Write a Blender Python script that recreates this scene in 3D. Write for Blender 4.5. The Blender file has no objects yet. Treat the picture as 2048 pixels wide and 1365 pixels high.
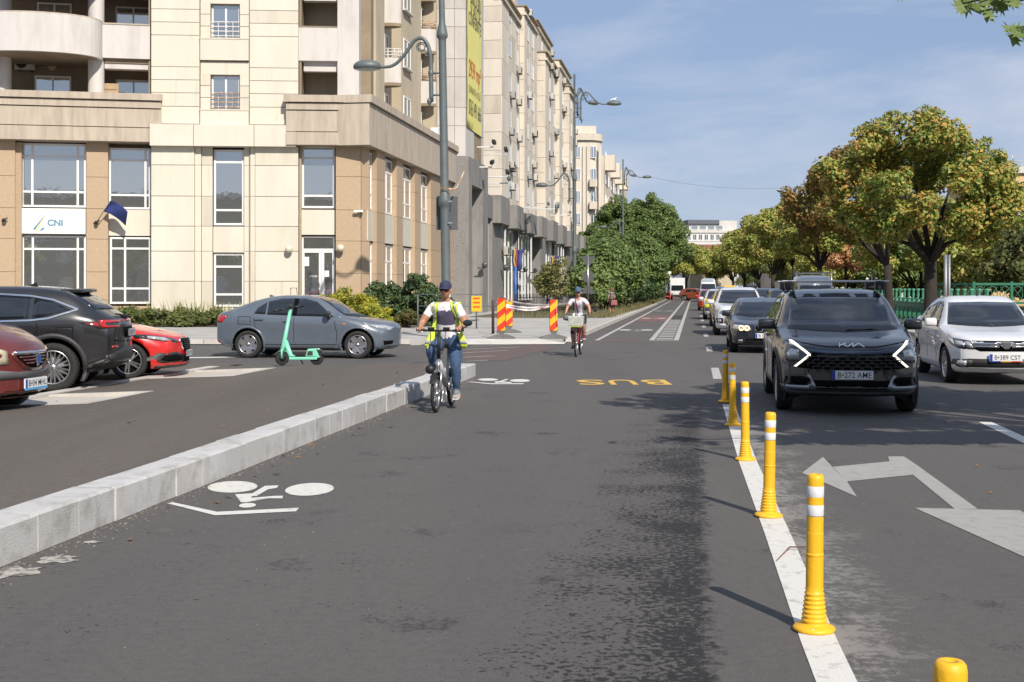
import bpy, bmesh, math, random
import numpy as np
from mathutils import Vector as V, Matrix as MX
from mathutils.bvhtree import BVHTree
R = math.radians
S = bpy.context.scene
COL = S.collection
random.seed(11)
# ---------------------------------------------------------------- camera
F, HX, HY, EYE = 2500.0, 1024.0, 577.0, 1.65      # focal length (px of a 2048 px wide picture), horizon, eye height
cd = bpy.data.cameras.new('camera')
cam = bpy.data.objects.new('camera', cd); COL.objects.link(cam)
cam.location = (0, 0, EYE); cam.rotation_euler = (R(90), 0, 0)
cd.sensor_width = 36; cd.lens = 36 * F / 2048
cd.shift_y = -(682.5 - HY) / 2048
cd.clip_start = .1; cd.clip_end = 4000
S.camera = cam
# ---------------------------------------------------------------- world and sun
SUN_EL, SUN_AZ = R(39), math.atan2(.37, -.93)      # azimuth measured from +Y towards +X
w = bpy.data.worlds.new('World'); S.world = w; w.use_nodes = True
nt = w.node_tree; nt.nodes.clear()
def wn(t, **k):
    n = nt.nodes.new(t)
    for a, b in k.items(): setattr(n, a, b)
    return n
sky = wn('ShaderNodeTexSky', sky_type='NISHITA', sun_disc=False, sun_elevation=SUN_EL, sun_rotation=SUN_AZ, air_density=1.0, dust_density=.7, ozone_density=2.2)
bg = wn('ShaderNodeBackground'); bg.inputs['Strength'].default_value = .085
tc = wn('ShaderNodeTexCoord'); mp = wn('ShaderNodeMapping'); mp.inputs['Scale'].default_value = (1.6, 1.6, 6.5)
n1 = wn('ShaderNodeTexNoise'); n1.inputs['Scale'].default_value = 2.3; n1.inputs['Detail'].default_value = 7; n1.inputs['Roughness'].default_value = .58
n1.inputs['Distortion'].default_value = .35
cr = wn('ShaderNodeValToRGB'); cr.color_ramp.elements[0].position = .40; cr.color_ramp.elements[1].position = .63
cr.color_ramp.elements[0].color = (0, 0, 0, 1); cr.color_ramp.elements[1].color = (.8, .8, .8, 1)
veil = wn('ShaderNodeMix', data_type='RGBA'); veil.inputs[0].default_value = .70; veil.inputs[7].default_value = (3.0, 3.95, 6.0, 1)      # thin even haze
mixc = wn('ShaderNodeMix', data_type='RGBA'); mixc.inputs[7].default_value = (5.3, 5.85, 7.1, 1)
out = wn('ShaderNodeOutputWorld')
L = nt.links.new
L(tc.outputs['Generated'], mp.inputs[0]); L(mp.outputs[0], n1.inputs['Vector']); L(n1.outputs['Fac'], cr.inputs[0])
L(cr.outputs[0], mixc.inputs[0]); L(sky.outputs[0], veil.inputs[6]); L(veil.outputs[2], mixc.inputs[6]); L(mixc.outputs[2], bg.inputs['Color']); L(bg.outputs[0], out.inputs[0])
sl = bpy.data.lights.new('sun', 'SUN'); sl.energy = 4.3; sl.angle = R(.5); sl.color = (1, .93, .83)
so = bpy.data.objects.new('sun', sl); COL.objects.link(so)
sd = V((math.sin(SUN_AZ) * math.cos(SUN_EL), math.cos(SUN_AZ) * math.cos(SUN_EL), math.sin(SUN_EL)))
so.rotation_euler = sd.to_track_quat('Z', 'Y').to_euler(); so.location = (20, -30, 40)
S.view_settings.view_transform = 'Standard'; S.view_settings.look = 'None'
S.view_settings.gamma = 1; S.view_settings.use_curve_mapping = False
S.view_settings.exposure = .36
# ---------------------------------------------------------------- places
SL = .146                                           # the street drifts this much to the right per metre ahead
SANG = -math.atan(SL)
def at(px, py, Y): return V(((px - HX) / F * Y, Y, EYE - (py - HY) / F * Y))
def gnd(px, py, z=0):
    Y = (EYE - z) * F / (py - HY); return V(((px - HX) / F * Y, Y, z))
def st(x0, Y, z=0): return V((x0 + SL * Y, Y, z))
class Fr:                                           # a vertical wall plane: local x along it, local y into it, z up
    def __init__(s, o, ang):
        s.o = V((o[0], o[1], 0)); s.a = ang
        s.u = V((math.cos(ang), math.sin(ang), 0)); s.n = V((-math.sin(ang), math.cos(ang), 0))
    def t(s, px, d=0):
        D = V(((px - HX) / F, 1, 0)); return (d + s.o.dot(s.n)) / D.dot(s.n)
    def x(s, px, d=0):
        t = s.t(px, d); return (V(((px - HX) / F * t, t, 0)) - s.o).dot(s.u)
    def z(s, px, py, d=0): return EYE + (HY - py) / F * s.t(px, d)
    def w(s, x, y, z): 
        p = s.o + s.u * x + s.n * y; return V((p.x, p.y, z))
# ---------------------------------------------------------------- mesh builder
class MB:
    def __init__(s): s.v = []; s.f = []; s.m = []; s.sm = []
    def add(s, vs, fs, mi=0, smooth=False):
        b = len(s.v); s.v += [tuple(p) for p in vs]
        for f in fs: s.f.append([b + i for i in f]); s.m.append(mi); s.sm.append(smooth)
        return s
    def box(s, c, d, rot=None, mi=0, taper=1.0):
        hx, hy, hz = d[0] / 2, d[1] / 2, d[2] / 2
        vs = [V((x * hx * (taper if z > 0 else 1), y * hy * (taper if z > 0 else 1), z * hz)) for z in (-1, 1) for x, y in ((-1, -1), (1, -1), (1, 1), (-1, 1))]
        if rot is not None: vs = [rot @ p for p in vs]
        return s.add([p + V(c) for p in vs], [(0, 3, 2, 1), (4, 5, 6, 7), (0, 1, 5, 4), (1, 2, 6, 5), (2, 3, 7, 6), (3, 0, 4, 7)], mi)
    def bx(s, x0, x1, y0, y1, z0, z1, mi=0):
        return s.box(((x0 + x1) / 2, (y0 + y1) / 2, (z0 + z1) / 2), (abs(x1 - x0), abs(y1 - y0), abs(z1 - z0)), None, mi)
    def prism(s, poly, h0, h1, axis='z', mi=0, smooth=False):
        n = len(poly)
        def P(a, b, h): return (a, b, h) if axis == 'z' else ((h, a, b) if axis == 'x' else (a, h, b))
        vs = [P(a, b, h0) for a, b in poly] + [P(a, b, h1) for a, b in poly]
        s.add(vs, [list(range(n))[::-1], list(range(n, 2 * n))], mi)
        b = len(s.v) - 2 * n
        for i in range(n):
            j = (i + 1) % n; s.f.append([b + i, b + j, b + n + j, b + n + i]); s.m.append(mi); s.sm.append(smooth)
        return s
    def tube(s, pts, r, seg=8, mi=0, cap=True, smooth=True):
        pts = [V(p) for p in pts]; n = len(pts)
        rs = list(r) if isinstance(r, (list, tuple)) else [r] * n
        vs = []; prev = None
        for i, p in enumerate(pts):
            t = (pts[min(i + 1, n - 1)] - pts[max(i - 1, 0)])
            if t.length < 1e-9: t = V((0, 0, 1))
            t.normalize()
            if prev is None:
                a = V((0, 0, 1)) if abs(t.z) < .9 else V((1, 0, 0)); x = t.cross(a).normalized()
            else:
                x = (prev - t * prev.dot(t)); x = x.normalized() if x.length > 1e-6 else t.orthogonal().normalized()
            prev = x; y = t.cross(x)
            for k in range(seg):
                a = 2 * math.pi * k / seg; vs.append(p + (x * math.cos(a) + y * math.sin(a)) * rs[i])
        fs = [(i * seg + k, i * seg + (k + 1) % seg, (i + 1) * seg + (k + 1) % seg, (i + 1) * seg + k) for i in range(n - 1) for k in range(seg)]
        if cap: fs += [list(range(seg))[::-1], [(n - 1) * seg + k for k in range(seg)]]
        return s.add(vs, fs, mi, smooth)
    def lathe(s, prof, seg=16, c=(0, 0, 0), axis='z', mi=0, smooth=True, a0=0, a1=None):
        full = a1 is None; a1 = 2 * math.pi if full else a1
        ns = seg if full else seg + 1; vs = []
        for r, h in prof:
            for k in range(ns):
                a = a0 + (a1 - a0) * k / seg; x, y = r * math.cos(a), r * math.sin(a)
                p = (x, y, h) if axis == 'z' else ((h, x, y) if axis == 'x' else (x, h, y))
                vs.append((p[0] + c[0], p[1] + c[1], p[2] + c[2]))
        fs = []
        for i in range(len(prof) - 1):
            for k in range(seg):
                k2 = (k + 1) % ns if full else k + 1
                fs.append((i * ns + k, i * ns + k2, (i + 1) * ns + k2, (i + 1) * ns + k))
        return s.add(vs, fs, mi, smooth)
    def ball(s, c, r, seg=12, rings=8, mi=0):
        r = (r, r, r) if not isinstance(r, (tuple, list)) else r
        vs = []; fs = []
        for i in range(rings + 1):
            th = math.pi * i / rings
            for k in range(seg):
                a = 2 * math.pi * k / seg
                vs.append((c[0] + r[0] * math.sin(th) * math.cos(a), c[1] + r[1] * math.sin(th) * math.sin(a), c[2] + r[2] * math.cos(th)))
        for i in range(rings):
            for k in range(seg): fs.append((i * seg + k, (i + 1) * seg + k, (i + 1) * seg + (k + 1) % seg, i * seg + (k + 1) % seg))
        return s.add(vs, fs, mi, True)
    def mesh(s, name, mats):
        me = bpy.data.meshes.new(name); me.from_pydata(s.v, [], s.f)
        for m in (mats if isinstance(mats, (list, tuple)) else [mats]): me.materials.append(m)
        me.polygons.foreach_set('material_index', s.m); me.polygons.foreach_set('use_smooth', s.sm)
        me.update(); return me
    def build(s, name, mats, parent=None, loc=None, rot=None, bevel=0, fix=False):
        me = s.mesh(name, mats)
        if bevel or fix:
            bm = bmesh.new(); bm.from_mesh(me)
            bmesh.ops.remove_doubles(bm, verts=bm.verts, dist=1e-5); bmesh.ops.recalc_face_normals(bm, faces=bm.faces)
            if bevel:
                es = [e for e in bm.edges if len(e.link_faces) == 2 and e.calc_face_angle(0) > .6]
                bmesh.ops.bevel(bm, geom=es, offset=bevel, segments=2, affect='EDGES', profile=.6, clamp_overlap=True)
            bm.to_mesh(me); bm.free()
        return link(name, me, parent, loc, rot)
def link(name, data, parent=None, loc=None, rot=None):
    o = bpy.data.objects.new(name, data); COL.objects.link(o)
    if parent is not None: o.parent = parent
    if loc is not None: o.location = loc
    if rot is not None: o.rotation_euler = rot if isinstance(rot, (tuple, list)) else (0, 0, rot)
    return o
def tag(o, label=None, cat=None, group=None, kind=None):
    if label: o['label'] = label
    if cat: o['category'] = cat
    if group: o['group'] = group
    if kind: o['kind'] = kind
    return o
def thing(name, label, cat, loc=(0, 0, 0), rz=0, group=None):
    return tag(link(name, None, None, loc, (0, 0, rz)), label, cat, group)
def copy_tree(o, parent=None):
    c = o.copy(); COL.objects.link(c)
    if parent is not None: c.parent = parent
    for ch in o.children: copy_tree(ch, c)
    return c
# ---------------------------------------------------------------- materials
MATS = {}
def mat(name, col, rough=.6, metal=0, var=0.0, vscale=3, bump=0, bscale=40, bdist=.02, spec=.5, coat=0, emit=0, col2=None, c2pos=(.45, .7), trans=0, streak=None, world=False):
    if name in MATS: return MATS[name]
    m = bpy.data.materials.new(name); m.use_nodes = True; t = m.node_tree; b = t.nodes['Principled BSDF']
    b.inputs['Base Color'].default_value = (*col, 1); b.inputs['Roughness'].default_value = rough; b.inputs['Metallic'].default_value = metal
    b.inputs['Specular IOR Level'].default_value = spec; b.inputs['Coat Weight'].default_value = coat; b.inputs['Coat Roughness'].default_value = .03
    if trans: b.inputs['Transmission Weight'].default_value = trans
    if emit: b.inputs['Emission Color'].default_value = (*col, 1); b.inputs['Emission Strength'].default_value = emit
    tcn = t.nodes.new('ShaderNodeTexCoord'); 
    src = tcn.outputs['Object']
    if world:
        g = t.nodes.new('ShaderNodeNewGeometry'); src = g.outputs['Position']
    if var or col2 or streak:
        n = t.nodes.new('ShaderNodeTexNoise'); n.inputs['Scale'].default_value = vscale; n.inputs['Detail'].default_value = 8; n.inputs['Roughness'].default_value = .65
        v = src
        if streak:
            mpn = t.nodes.new('ShaderNodeMapping'); mpn.inputs['Scale'].default_value = streak; t.links.new(src, mpn.inputs[0]); v = mpn.outputs[0]
        t.links.new(v, n.inputs['Vector'])
        ramp = t.nodes.new('ShaderNodeValToRGB'); ramp.color_ramp.elements[0].position, ramp.color_ramp.elements[1].position = c2pos
        c2 = col2 or tuple(min(1, c * (1 - var)) for c in col)
        c1 = col if col2 else tuple(min(1, c * (1 + var * .5)) for c in col)
        ramp.color_ramp.elements[0].color = (*c1, 1); ramp.color_ramp.elements[1].color = (*c2, 1)
        if not col2: ramp.color_ramp.elements[0].position, ramp.color_ramp.elements[1].position = .3, .72
        t.links.new(n.outputs['Fac'], ramp.inputs[0]); t.links.new(ramp.outputs[0], b.inputs['Base Color'])
    if bump:
        n2 = t.nodes.new('ShaderNodeTexNoise'); n2.inputs['Scale'].default_value = bscale; n2.inputs['Detail'].default_value = 4
        t.links.new(src, n2.inputs['Vector'])
        bp = t.nodes.new('ShaderNodeBump'); bp.inputs['Strength'].default_value = bump; bp.inputs['Distance'].default_value = bdist
        t.links.new(n2.outputs['Fac'], bp.inputs['Height']); t.links.new(bp.outputs[0], b.inputs['Normal'])
    MATS[name] = m; return m
def paint(name, col, metal=0.0, rough=.32, dirt=.12):
    m = mat(name, col, rough, metal, var=dirt, vscale=1.7, spec=.5, coat=1.0); return m
def asphalt(name, base, warm, band=False):
    m = bpy.data.materials.new(name); m.use_nodes = True; t = m.node_tree; b = t.nodes['Principled BSDF']; K = t.nodes.new; Lk = t.links.new
    b.inputs['Specular IOR Level'].default_value = .35
    g = K('ShaderNodeNewGeometry'); pos = g.outputs['Position']
    def noise(sc, det=6, ro=.6, vec=pos):
        n = K('ShaderNodeTexNoise'); n.inputs['Scale'].default_value = sc; n.inputs['Detail'].default_value = det; n.inputs['Roughness'].default_value = ro
        Lk(vec, n.inputs['Vector']); return n.outputs['Fac']
    def ramp(fac, p0, p1, c0, c1):
        r = K('ShaderNodeValToRGB'); r.color_ramp.elements[0].position = p0; r.color_ramp.elements[1].position = p1
        r.color_ramp.elements[0].color = (*c0, 1); r.color_ramp.elements[1].color = (*c1, 1); Lk(fac, r.inputs[0]); return r.outputs[0]
    def mul(a, bb, op='MULTIPLY'):
        n = K('ShaderNodeMath'); n.operation = op
        for i, q in enumerate((a, bb)):
            if isinstance(q, (int, float)): n.inputs[i].default_value = q
            else: Lk(q, n.inputs[i])
        return n.outputs[0]
    def mixc(f, a, bb):
        n = K('ShaderNodeMix'); n.data_type = 'RGBA'
        if isinstance(f, (int, float)): n.inputs[0].default_value = f
        else: Lk(f, n.inputs[0])
        for i, q in ((6, a), (7, bb)):
            if isinstance(q, tuple): n.inputs[i].default_value = (*q, 1)
            else: Lk(q, n.inputs[i])
        return n.outputs[2]
    W3 = lambda x: (x, x, x)
    mpn = K('ShaderNodeMapping'); mpn.inputs['Rotation'].default_value = (0, 0, math.atan(SL)); mpn.inputs['Scale'].default_value = (1.6, .12, 1); Lk(pos, mpn.inputs[0])
    c = ramp(noise(.45, 5, .6, mpn.outputs[0]), .3, .72, base, warm)             # long lane-wise tone drift
    c = mixc(ramp(noise(1.7, 8, .7), .35, .75, W3(0), W3(.30)), c, tuple(x * 1.32 for x in base))
    c = mixc(ramp(noise(160, 3, .7), .5, .8, W3(0), W3(.5)), c, tuple(x * 2.6 for x in base))   # light stones
    c = mixc(ramp(noise(120, 3, .7), .52, .7, W3(0), W3(.6)), c, tuple(x * .45 for x in base))    # gaps between stones
    c = mixc(ramp(noise(14, 6, .72), .42, .66, W3(0), W3(.32)), c, tuple(x * .62 for x in base))
    c = mixc(ramp(noise(34, 4, .75), .52, .72, W3(0), W3(.4)), c, tuple(x * 1.7 for x in base))
    sp = mul(ramp(noise(3.1, 9, .78), .58, .66, W3(0), W3(1)), ramp(noise(.8, 3), .5, .66, W3(0), W3(.55)))
    c = mixc(sp, c, (.19, .17, .16))                                             # scuffed pale specks
    rough = None
    if band:
        sx = K('ShaderNodeSeparateXYZ'); Lk(pos, sx.inputs[0])
        lat = mul(sx.outputs[0], mul(sx.outputs[1], -SL), 'ADD')                  # lateral street coordinate
        far = sx.outputs[1]
        mr = K('ShaderNodeMapRange'); mr.inputs[1].default_value = -1.05; mr.inputs[2].default_value = -.02; mr.inputs[3].default_value = 0; mr.inputs[4].default_value = .275; Lk(lat, mr.inputs[0])
        wob = mul(noise(9, 5, .7), .5); edge = mul(lat, wob, 'ADD')
        mr2 = K('ShaderNodeMapRange'); mr2.inputs[1].default_value = .28; mr2.inputs[2].default_value = .36; mr2.inputs[3].default_value = 1; mr2.inputs[4].default_value = 0; Lk(edge, mr2.inputs[0])
        mr3 = K('ShaderNodeMapRange'); mr3.inputs[1].default_value = 19; mr3.inputs[2].default_value = 13; mr3.inputs[3].default_value = 0; mr3.inputs[4].default_value = 1; Lk(far, mr3.inputs[0])
        mp2 = K('ShaderNodeMapping'); mp2.inputs['Rotation'].default_value = (0, 0, math.atan(SL)); mp2.inputs['Scale'].default_value = (1.0, 1.0, 1); Lk(pos, mp2.inputs[0])
        nz = mul(mul(noise(27, 5, .64, mp2.outputs[0]), .72), mul(noise(1.8, 4, .6, mp2.outputs[0]), .34), 'ADD')
        thr = mul(nz, mul(mr.outputs[0], .62), 'ADD')
        st_ = mul(mul(ramp(thr, .635, .675, W3(0), W3(1)), mr2.outputs[0]), mr3.outputs[0])
        mr4 = K('ShaderNodeMapRange'); mr4.inputs[1].default_value = -.95; mr4.inputs[2].default_value = .0; mr4.inputs[3].default_value = 0; mr4.inputs[4].default_value = .20; Lk(lat, mr4.inputs[0])
        c = mixc(mul(mul(mul(mr4.outputs[0], mr2.outputs[0]), mr3.outputs[0]), ramp(noise(3.5, 5, .7), .35, .65, W3(.3), W3(1))), c, (.03, .029, .03))
        c = mixc(mul(st_, .9), c, (.014, .013, .014))
        # dust thrown up to the right of the white line
        d0 = K('ShaderNodeMapRange'); d0.inputs[1].default_value = 1.25; d0.inputs[2].default_value = .66; d0.inputs[3].default_value = 0; d0.inputs[4].default_value = 1; Lk(lat, d0.inputs[0])
        d1 = K('ShaderNodeMapRange'); d1.inputs[1].default_value = .5; d1.inputs[2].default_value = .62; d1.inputs[3].default_value = 0; d1.inputs[4].default_value = 1; Lk(lat, d1.inputs[0])
        du = mul(mul(ramp(mul(mul(noise(16, 8, .75), .6), mul(mul(noise(2.2, 3), .4), mul(d0.outputs[0], .10), 'ADD'), 'ADD'), .545, .62, W3(0), W3(.75)), d1.outputs[0]), d0.outputs[0])
        c = mixc(mul(du, mr3.outputs[0]), c, (.30, .28, .26))
        sp2 = ramp(mul(noise(1.1, 3), mul(noise(26, 4, .7), .5), 'ADD'), .89, .95, W3(0), W3(.8))
        c = mixc(mul(sp2, .75), c, (.026, .025, .026))
    Lk(c, b.inputs['Base Color']); b.inputs['Roughness'].default_value = .86
    bp = K('ShaderNodeBump'); bp.inputs['Strength'].default_value = .55; bp.inputs['Distance'].default_value = .012
    Lk(noise(95, 4, .7), bp.inputs['Height']); Lk(bp.outputs[0], b.inputs['Normal'])
    MATS[name] = m; return m
def glass(name, col, rough=.02, ior=1.52, spec=.5, var=0):
    m = mat(name, col, rough, 0, spec=spec, var=var); m.node_tree.nodes['Principled BSDF'].inputs['IOR'].default_value = ior; return m
M_asph = asphalt('asphalt road', (.090, .084, .080), (.112, .103, .096), True)
M_asph2 = asphalt('asphalt platform', (.092, .080, .069), (.140, .119, .101))
M_conc = mat('pale concrete', (.50, .47, .43), .85, var=.3, vscale=1.4, bump=.25, bscale=60, world=True)
M_slab = mat('paving concrete', (.40, .385, .36), .88, var=.25, vscale=.6, bump=.2, bscale=30, world=True)
M_kerb = mat('kerb granite', (.49, .48, .465), .8, var=.35, vscale=4, bump=.35, bscale=90, world=True, col2=(.27, .255, .235), c2pos=(.48, .74))
M_kerb2 = mat('kerb granite stained', (.43, .42, .41), .8, vscale=6, bump=.35, bscale=90, world=True, col2=(.25, .19, .135), c2pos=(.54, .76))
M_kerb3 = mat('kerb granite pale', (.52, .51, .50), .8, vscale=5, bump=.35, bscale=90, world=True, col2=(.36, .35, .335), c2pos=(.45, .75))
M_joint = mat('mortar joint', (.62, .57, .49), .9, var=.2)
M_mark = mat('white road paint', (.62, .60, .555), .75, vscale=11, bump=.25, bscale=90, world=True, col2=(.30, .285, .27), c2pos=(.54, .72))
M_markold = mat('worn road paint', (.46, .44, .41), .8, vscale=16, bump=.25, bscale=90, world=True, col2=(.13, .125, .12), c2pos=(.48, .66))
M_arrow = mat('grey white arrow paint', (.33, .32, .30), .8, vscale=9, bump=.25, bscale=90, world=True, col2=(.24, .23, .22), c2pos=(.5, .75))
M_yel = mat('yellow road paint', (.62, .385, .07), .75, vscale=20, world=True, col2=(.30, .19, .06), c2pos=(.55, .8))
M_red = mat('red bike lane paint', (.20, .085, .075), .85, vscale=3, world=True, col2=(.10, .075, .07), c2pos=(.45, .7))
M_black = mat('black plastic', (.012, .012, .013), .5, var=.3)
M_gap = mat('dark gap', (.004, .004, .004), .9, spec=.1, var=.1)
M_tyre = mat('tyre rubber', (.022, .021, .020), .85, var=.4, vscale=20, bump=.3)
M_chrome = mat('bright metal', (.75, .75, .76), .16, 1, var=.08)
M_alloy = mat('wheel alloy', (.55, .55, .56), .3, .9, var=.15)
M_grey = mat('lamp post paint', (.115, .135, .135), .5, .1, var=.18, vscale=3)
M_skin = mat('skin', (.50, .26, .17), .5, var=.15, vscale=12)
M_white = mat('white plastic', (.78, .78, .76), .45, var=.06)
# ---------------------------------------------------------------- ground, road, pavements
def sheet(name, pts, m, parent=None, kind='structure'):
    mb = MB(); mb.add(pts, [list(range(len(pts)))]); o = mb.build(name, m, parent)
    if o.data.polygons[0].normal.z < 0: o.data.flip_normals()
    if kind and parent is None: o['kind'] = kind
    return o
def strip(x0a, x0b, ya, yb, z): return [st(x0a, ya, z), st(x0b, ya, z), st(x0b, yb, z), st(x0a, yb, z)]
M_dirt = mat('dry earth', (.20, .165, .115), .95, var=.5, vscale=2, bump=.5, bscale=25, world=True)
M_grass = mat('dry grass ground', (.085, .085, .035), .95, vscale=1.5, col2=(.17, .135, .08), world=True, bump=.6, bscale=20)
g = sheet('ground', [(-900, -300, -.06), (900, -300, -.06), (900, 1500, -.06), (-900, 1500, -.06)], mat('far ground', (.16, .15, .12), .95, var=.3, vscale=.1, world=True))
road = sheet('road', [st(-60, -40), st(10.4, -40), st(10.4, 245), st(-8, 245), st(-8, 36.3), st(-60, 36.3)], M_asph)
Z1, Z2, Z3 = .004, .008, .012
def mark(name, pts, m=M_mark, z=Z1): return sheet(name, [V((p[0], p[1], z)) for p in pts], m, road, None)
# white line under the bollards (the line drifts a little to the right as it nears)
edge = [(1445, 810), (1478, 925), (1530, 1070), (1600, 1280), (1632, 1365)]
L_ = [gnd(*e) for e in edge]; L_.append(L_[-1] + (L_[-1] - L_[-2]) * 3)
W_ = .17
for i in range(len(L_) - 1):
    a, b = L_[i], L_[i + 1]; mark('lane_line', [a, a + V((W_, -.02, 0)), b + V((W_, -.02, 0)), b])
# lane dashes
for (xa, Ya, Yb) in ((.34, 22.7, 25.9), (.32, 32.6, 35.6), (.32, 42.5, 45.5), (.32, 52.5, 55.5), (.32, 62.5, 65.5), (.32, 72.5, 75.5)):
    mark('lane_dash', strip(xa, xa + .16, Ya, Yb, Z1), M_markold)
for Ya in (10.2, 20, 30, 40, 50, 60, 72, 86): mark('lane_dash', strip(3.50, 3.66, Ya + 2.2, Ya + 5.2, Z1), M_mark)
# far cycle lane lines, hatch and red patches
def line_strip(name, xa, xb, Ya, Yb, m, z=Z1): mark(name, strip(xa, xb, Ya, Yb, z), m)
line_strip('lane_line', -3.16, -3.02, 39.5, 160, M_markold)
line_strip('lane_line', -1.44, -1.28, 39.5, 165, M_markold)
line_strip('lane_line', -.66, -.50, 39.5, 165, M_markold)
for k in range(12): line_strip('hatch_bar', -1.24, -.70, 40.2 + k * 2.15, 40.2 + k * 2.15 + 1.25, M_arrow, Z2)
line_strip('hatch_border', -1.28, -.66, 39.3, 39.56, M_markold, Z3)
line_strip('red_lane_patch', -3.0, -1.46, 38.9, 39.4, M_red, Z1)
line_strip('red_lane_patch', -3.0, -1.46, 63, 74, M_red, Z1)
line_strip('patch_repair', -1.26, -.68, 66.1, 76, mat('dark asphalt patch', (.035, .034, .034), .9, var=.3), Z1)
P = [(930, 700), (1085, 690), (1110, 696), (1010, 722), (930, 722)]
mark('red_lane_patch', [gnd(*p) for p in P], mat('faded red paint', (.13, .075, .068), .88, vscale=4, world=True, col2=(.085, .075, .07), c2pos=(.4, .62)), Z1)
for (a, b) in (((940, 694), (1060, 689)), ((930, 700), (1040, 695)), ((925, 707), (1015, 702)), ((925, 716), (990, 713)), ((930, 724), (975, 722))):
    p, q = gnd(*a), gnd(*b); mark('faded_dash', [p, q, q + V((0, .14, 0)), p + V((0, .14, 0))], M_markold, Z2)
# bicycle symbols: seen upside down, painted for riders coming towards the camera
def poly_mark(name, polys, m, org, ux, uy, z=Z1):
    mb = MB()
    for pl in polys: mb.add([org + ux * a + uy * b + V((0, 0, z)) for a, b in pl], [list(range(len(pl)))])
    o = mb.build(name, m, road); 
    bm = bmesh.new(); bm.from_mesh(o.data)
    for f in bm.faces:
        f.normal_update()
        if f.normal.z < 0: f.normal_flip()
    bm.to_mesh(o.data); bm.free(); return o
def disc(cx, cy, rx, ry, n=28): return [(cx + rx * math.cos(2 * math.pi * k / n), cy + ry * math.sin(2 * math.pi * k / n)) for k in range(n)]
def bike_symbol(pts_px, z=0):
    polys = []
    for pl in pts_px: polys.append([tuple(gnd(*p, z).xy) for p in pl])
    return poly_mark('bicycle_marking', polys, M_mark, V((0, 0, 0)), V((1, 0, 0)), V((0, 1, 0)))
def ell(cx, cy, rx, ry, rot=0):
    c, s_ = math.cos(rot), math.sin(rot)
    return [(cx + rx * math.cos(a) * c - ry * math.sin(a) * s_, cy + rx * math.cos(a) * s_ + ry * math.sin(a) * c) for a in [2 * math.pi * k / 30 for k in range(30)]]
bike_symbol([ell(465, 975, 50, 11.5, -.03), ell(619, 980, 49, 12.5, -.06), ell(495, 1012, 17, 4.6, -.05),
             [(470, 990), (505, 988), (530, 973), (557, 972), (554, 977), (536, 980), (514, 993), (503, 994), (503, 997), (552, 993), (566, 993), (565, 998), (535, 998), (492, 1006), (482, 1006)],
             [(334, 1008), (346, 1006), (434, 1025), (430, 1032)], [(434, 1025), (598, 1017), (592, 1024), (430, 1032)]])
bike_symbol([ell(976, 760, 20, 2.4), ell(1040, 762, 20, 2.8), [(988, 764), (1000, 763), (1012, 759), (1018, 759), (1006, 764), (1024, 765), (1022, 767), (1000, 766), (992, 767)],
             [(935, 764.5), (940, 764), (982, 767.5), (980, 769.2)], [(982, 767.5), (1049, 767.5), (1045, 769.2), (980, 769.2)]])
for Yc, xc in ((49, -2.3), (68, -2.2), (90, -2.2)):
    o0 = st(xc, Yc); ux, uy = V((.99, -.144, 0)), V((.144, .99, 0))
    poly_mark('bicycle_marking', [disc(-.42, .1, .25, .9), disc(.42, .1, .25, .9), [(-.3, -1.2), (.3, -1.3), (.3, -1.05), (-.3, -.95)], [(-.1, .2), (.1, -.6), (.2, -.6), (.05, .3)]], M_markold, o0, ux, uy, Z3)
# BUS in yellow, turned to face oncoming traffic
def text_mesh(txt, size, extrude=.0, space=1.0, bold=0.0):
    c = bpy.data.curves.new('txt', 'FONT'); c.body = txt; c.size = size; c.extrude = extrude; c.space_character = space; c.offset = bold; c.resolution_u = 3
    c.align_x = 'CENTER'; c.align_y = 'CENTER'
    o = bpy.data.objects.new('txt', c); COL.objects.link(o)
    me = bpy.data.meshes.new_from_object(o.evaluated_get(bpy.context.evaluated_depsgraph_get()))
    bpy.data.objects.remove(o); bpy.data.curves.remove(c); return me
def fit(me, w=None, h=None, d=None):
    co = np.empty(len(me.vertices) * 3, np.float32); me.vertices.foreach_get('co', co); co = co.reshape(-1, 3)
    mn, mx = co.min(0), co.max(0); c = (mn + mx) / 2; co -= c
    if w: co[:, 0] *= w / max(1e-6, mx[0] - mn[0])
    if h: co[:, 1] *= h / max(1e-6, mx[1] - mn[1])
    me.vertices.foreach_set('co', co.ravel()); me.update(); return me
def lettering(name, txt, w, h, m, parent, loc, rot, ext=.002, bold=0.0, space=1.0):
    me = fit(text_mesh(txt, 1, 0, space, bold), w, h)
    if ext:
        co = np.empty(len(me.vertices) * 3, np.float32); me.vertices.foreach_get('co', co)
    me.materials.clear(); me.materials.append(m); return link(name, me, parent, loc, rot)
for ch, xa, xb in (('S', 1157, 1212), ('U', 1222, 1277), ('B', 1290, 1344)):
    a, b = gnd(xa, 769.5), gnd(xb, 769.5); n_, f_ = gnd(xa, 770.3), gnd(xa, 760.3)
    lettering('bus_letter', ch, abs(b.x - a.x), f_.y - n_.y, M_yel, road, ((a.x + b.x) / 2, (n_.y + f_.y) / 2, Z1), (0, 0, math.pi), 0, .015)
# double arrow in the right hand lane
poly_mark('arrow_marking', [[tuple(gnd(*p).xy) for p in pl] for pl in (
    [(1604, 947), (1646, 915), (1665, 935), (1694, 964)], [(1604, 947), (1694, 964), (1714, 995)], 
    [(1664, 935), (1779, 924), (1776, 914), (1808, 914), (1832, 930), (1825, 951), (1694, 964)],
    [(1832, 930), (1955, 1019), (1909, 1019), (1825, 950)], [(1829, 1017), (2040, 1022), (2110, 1068), (2075, 1127)])], M_arrow, V((0, 0, 0)), V((1, 0, 0)), V((0, 1, 0)))
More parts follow.
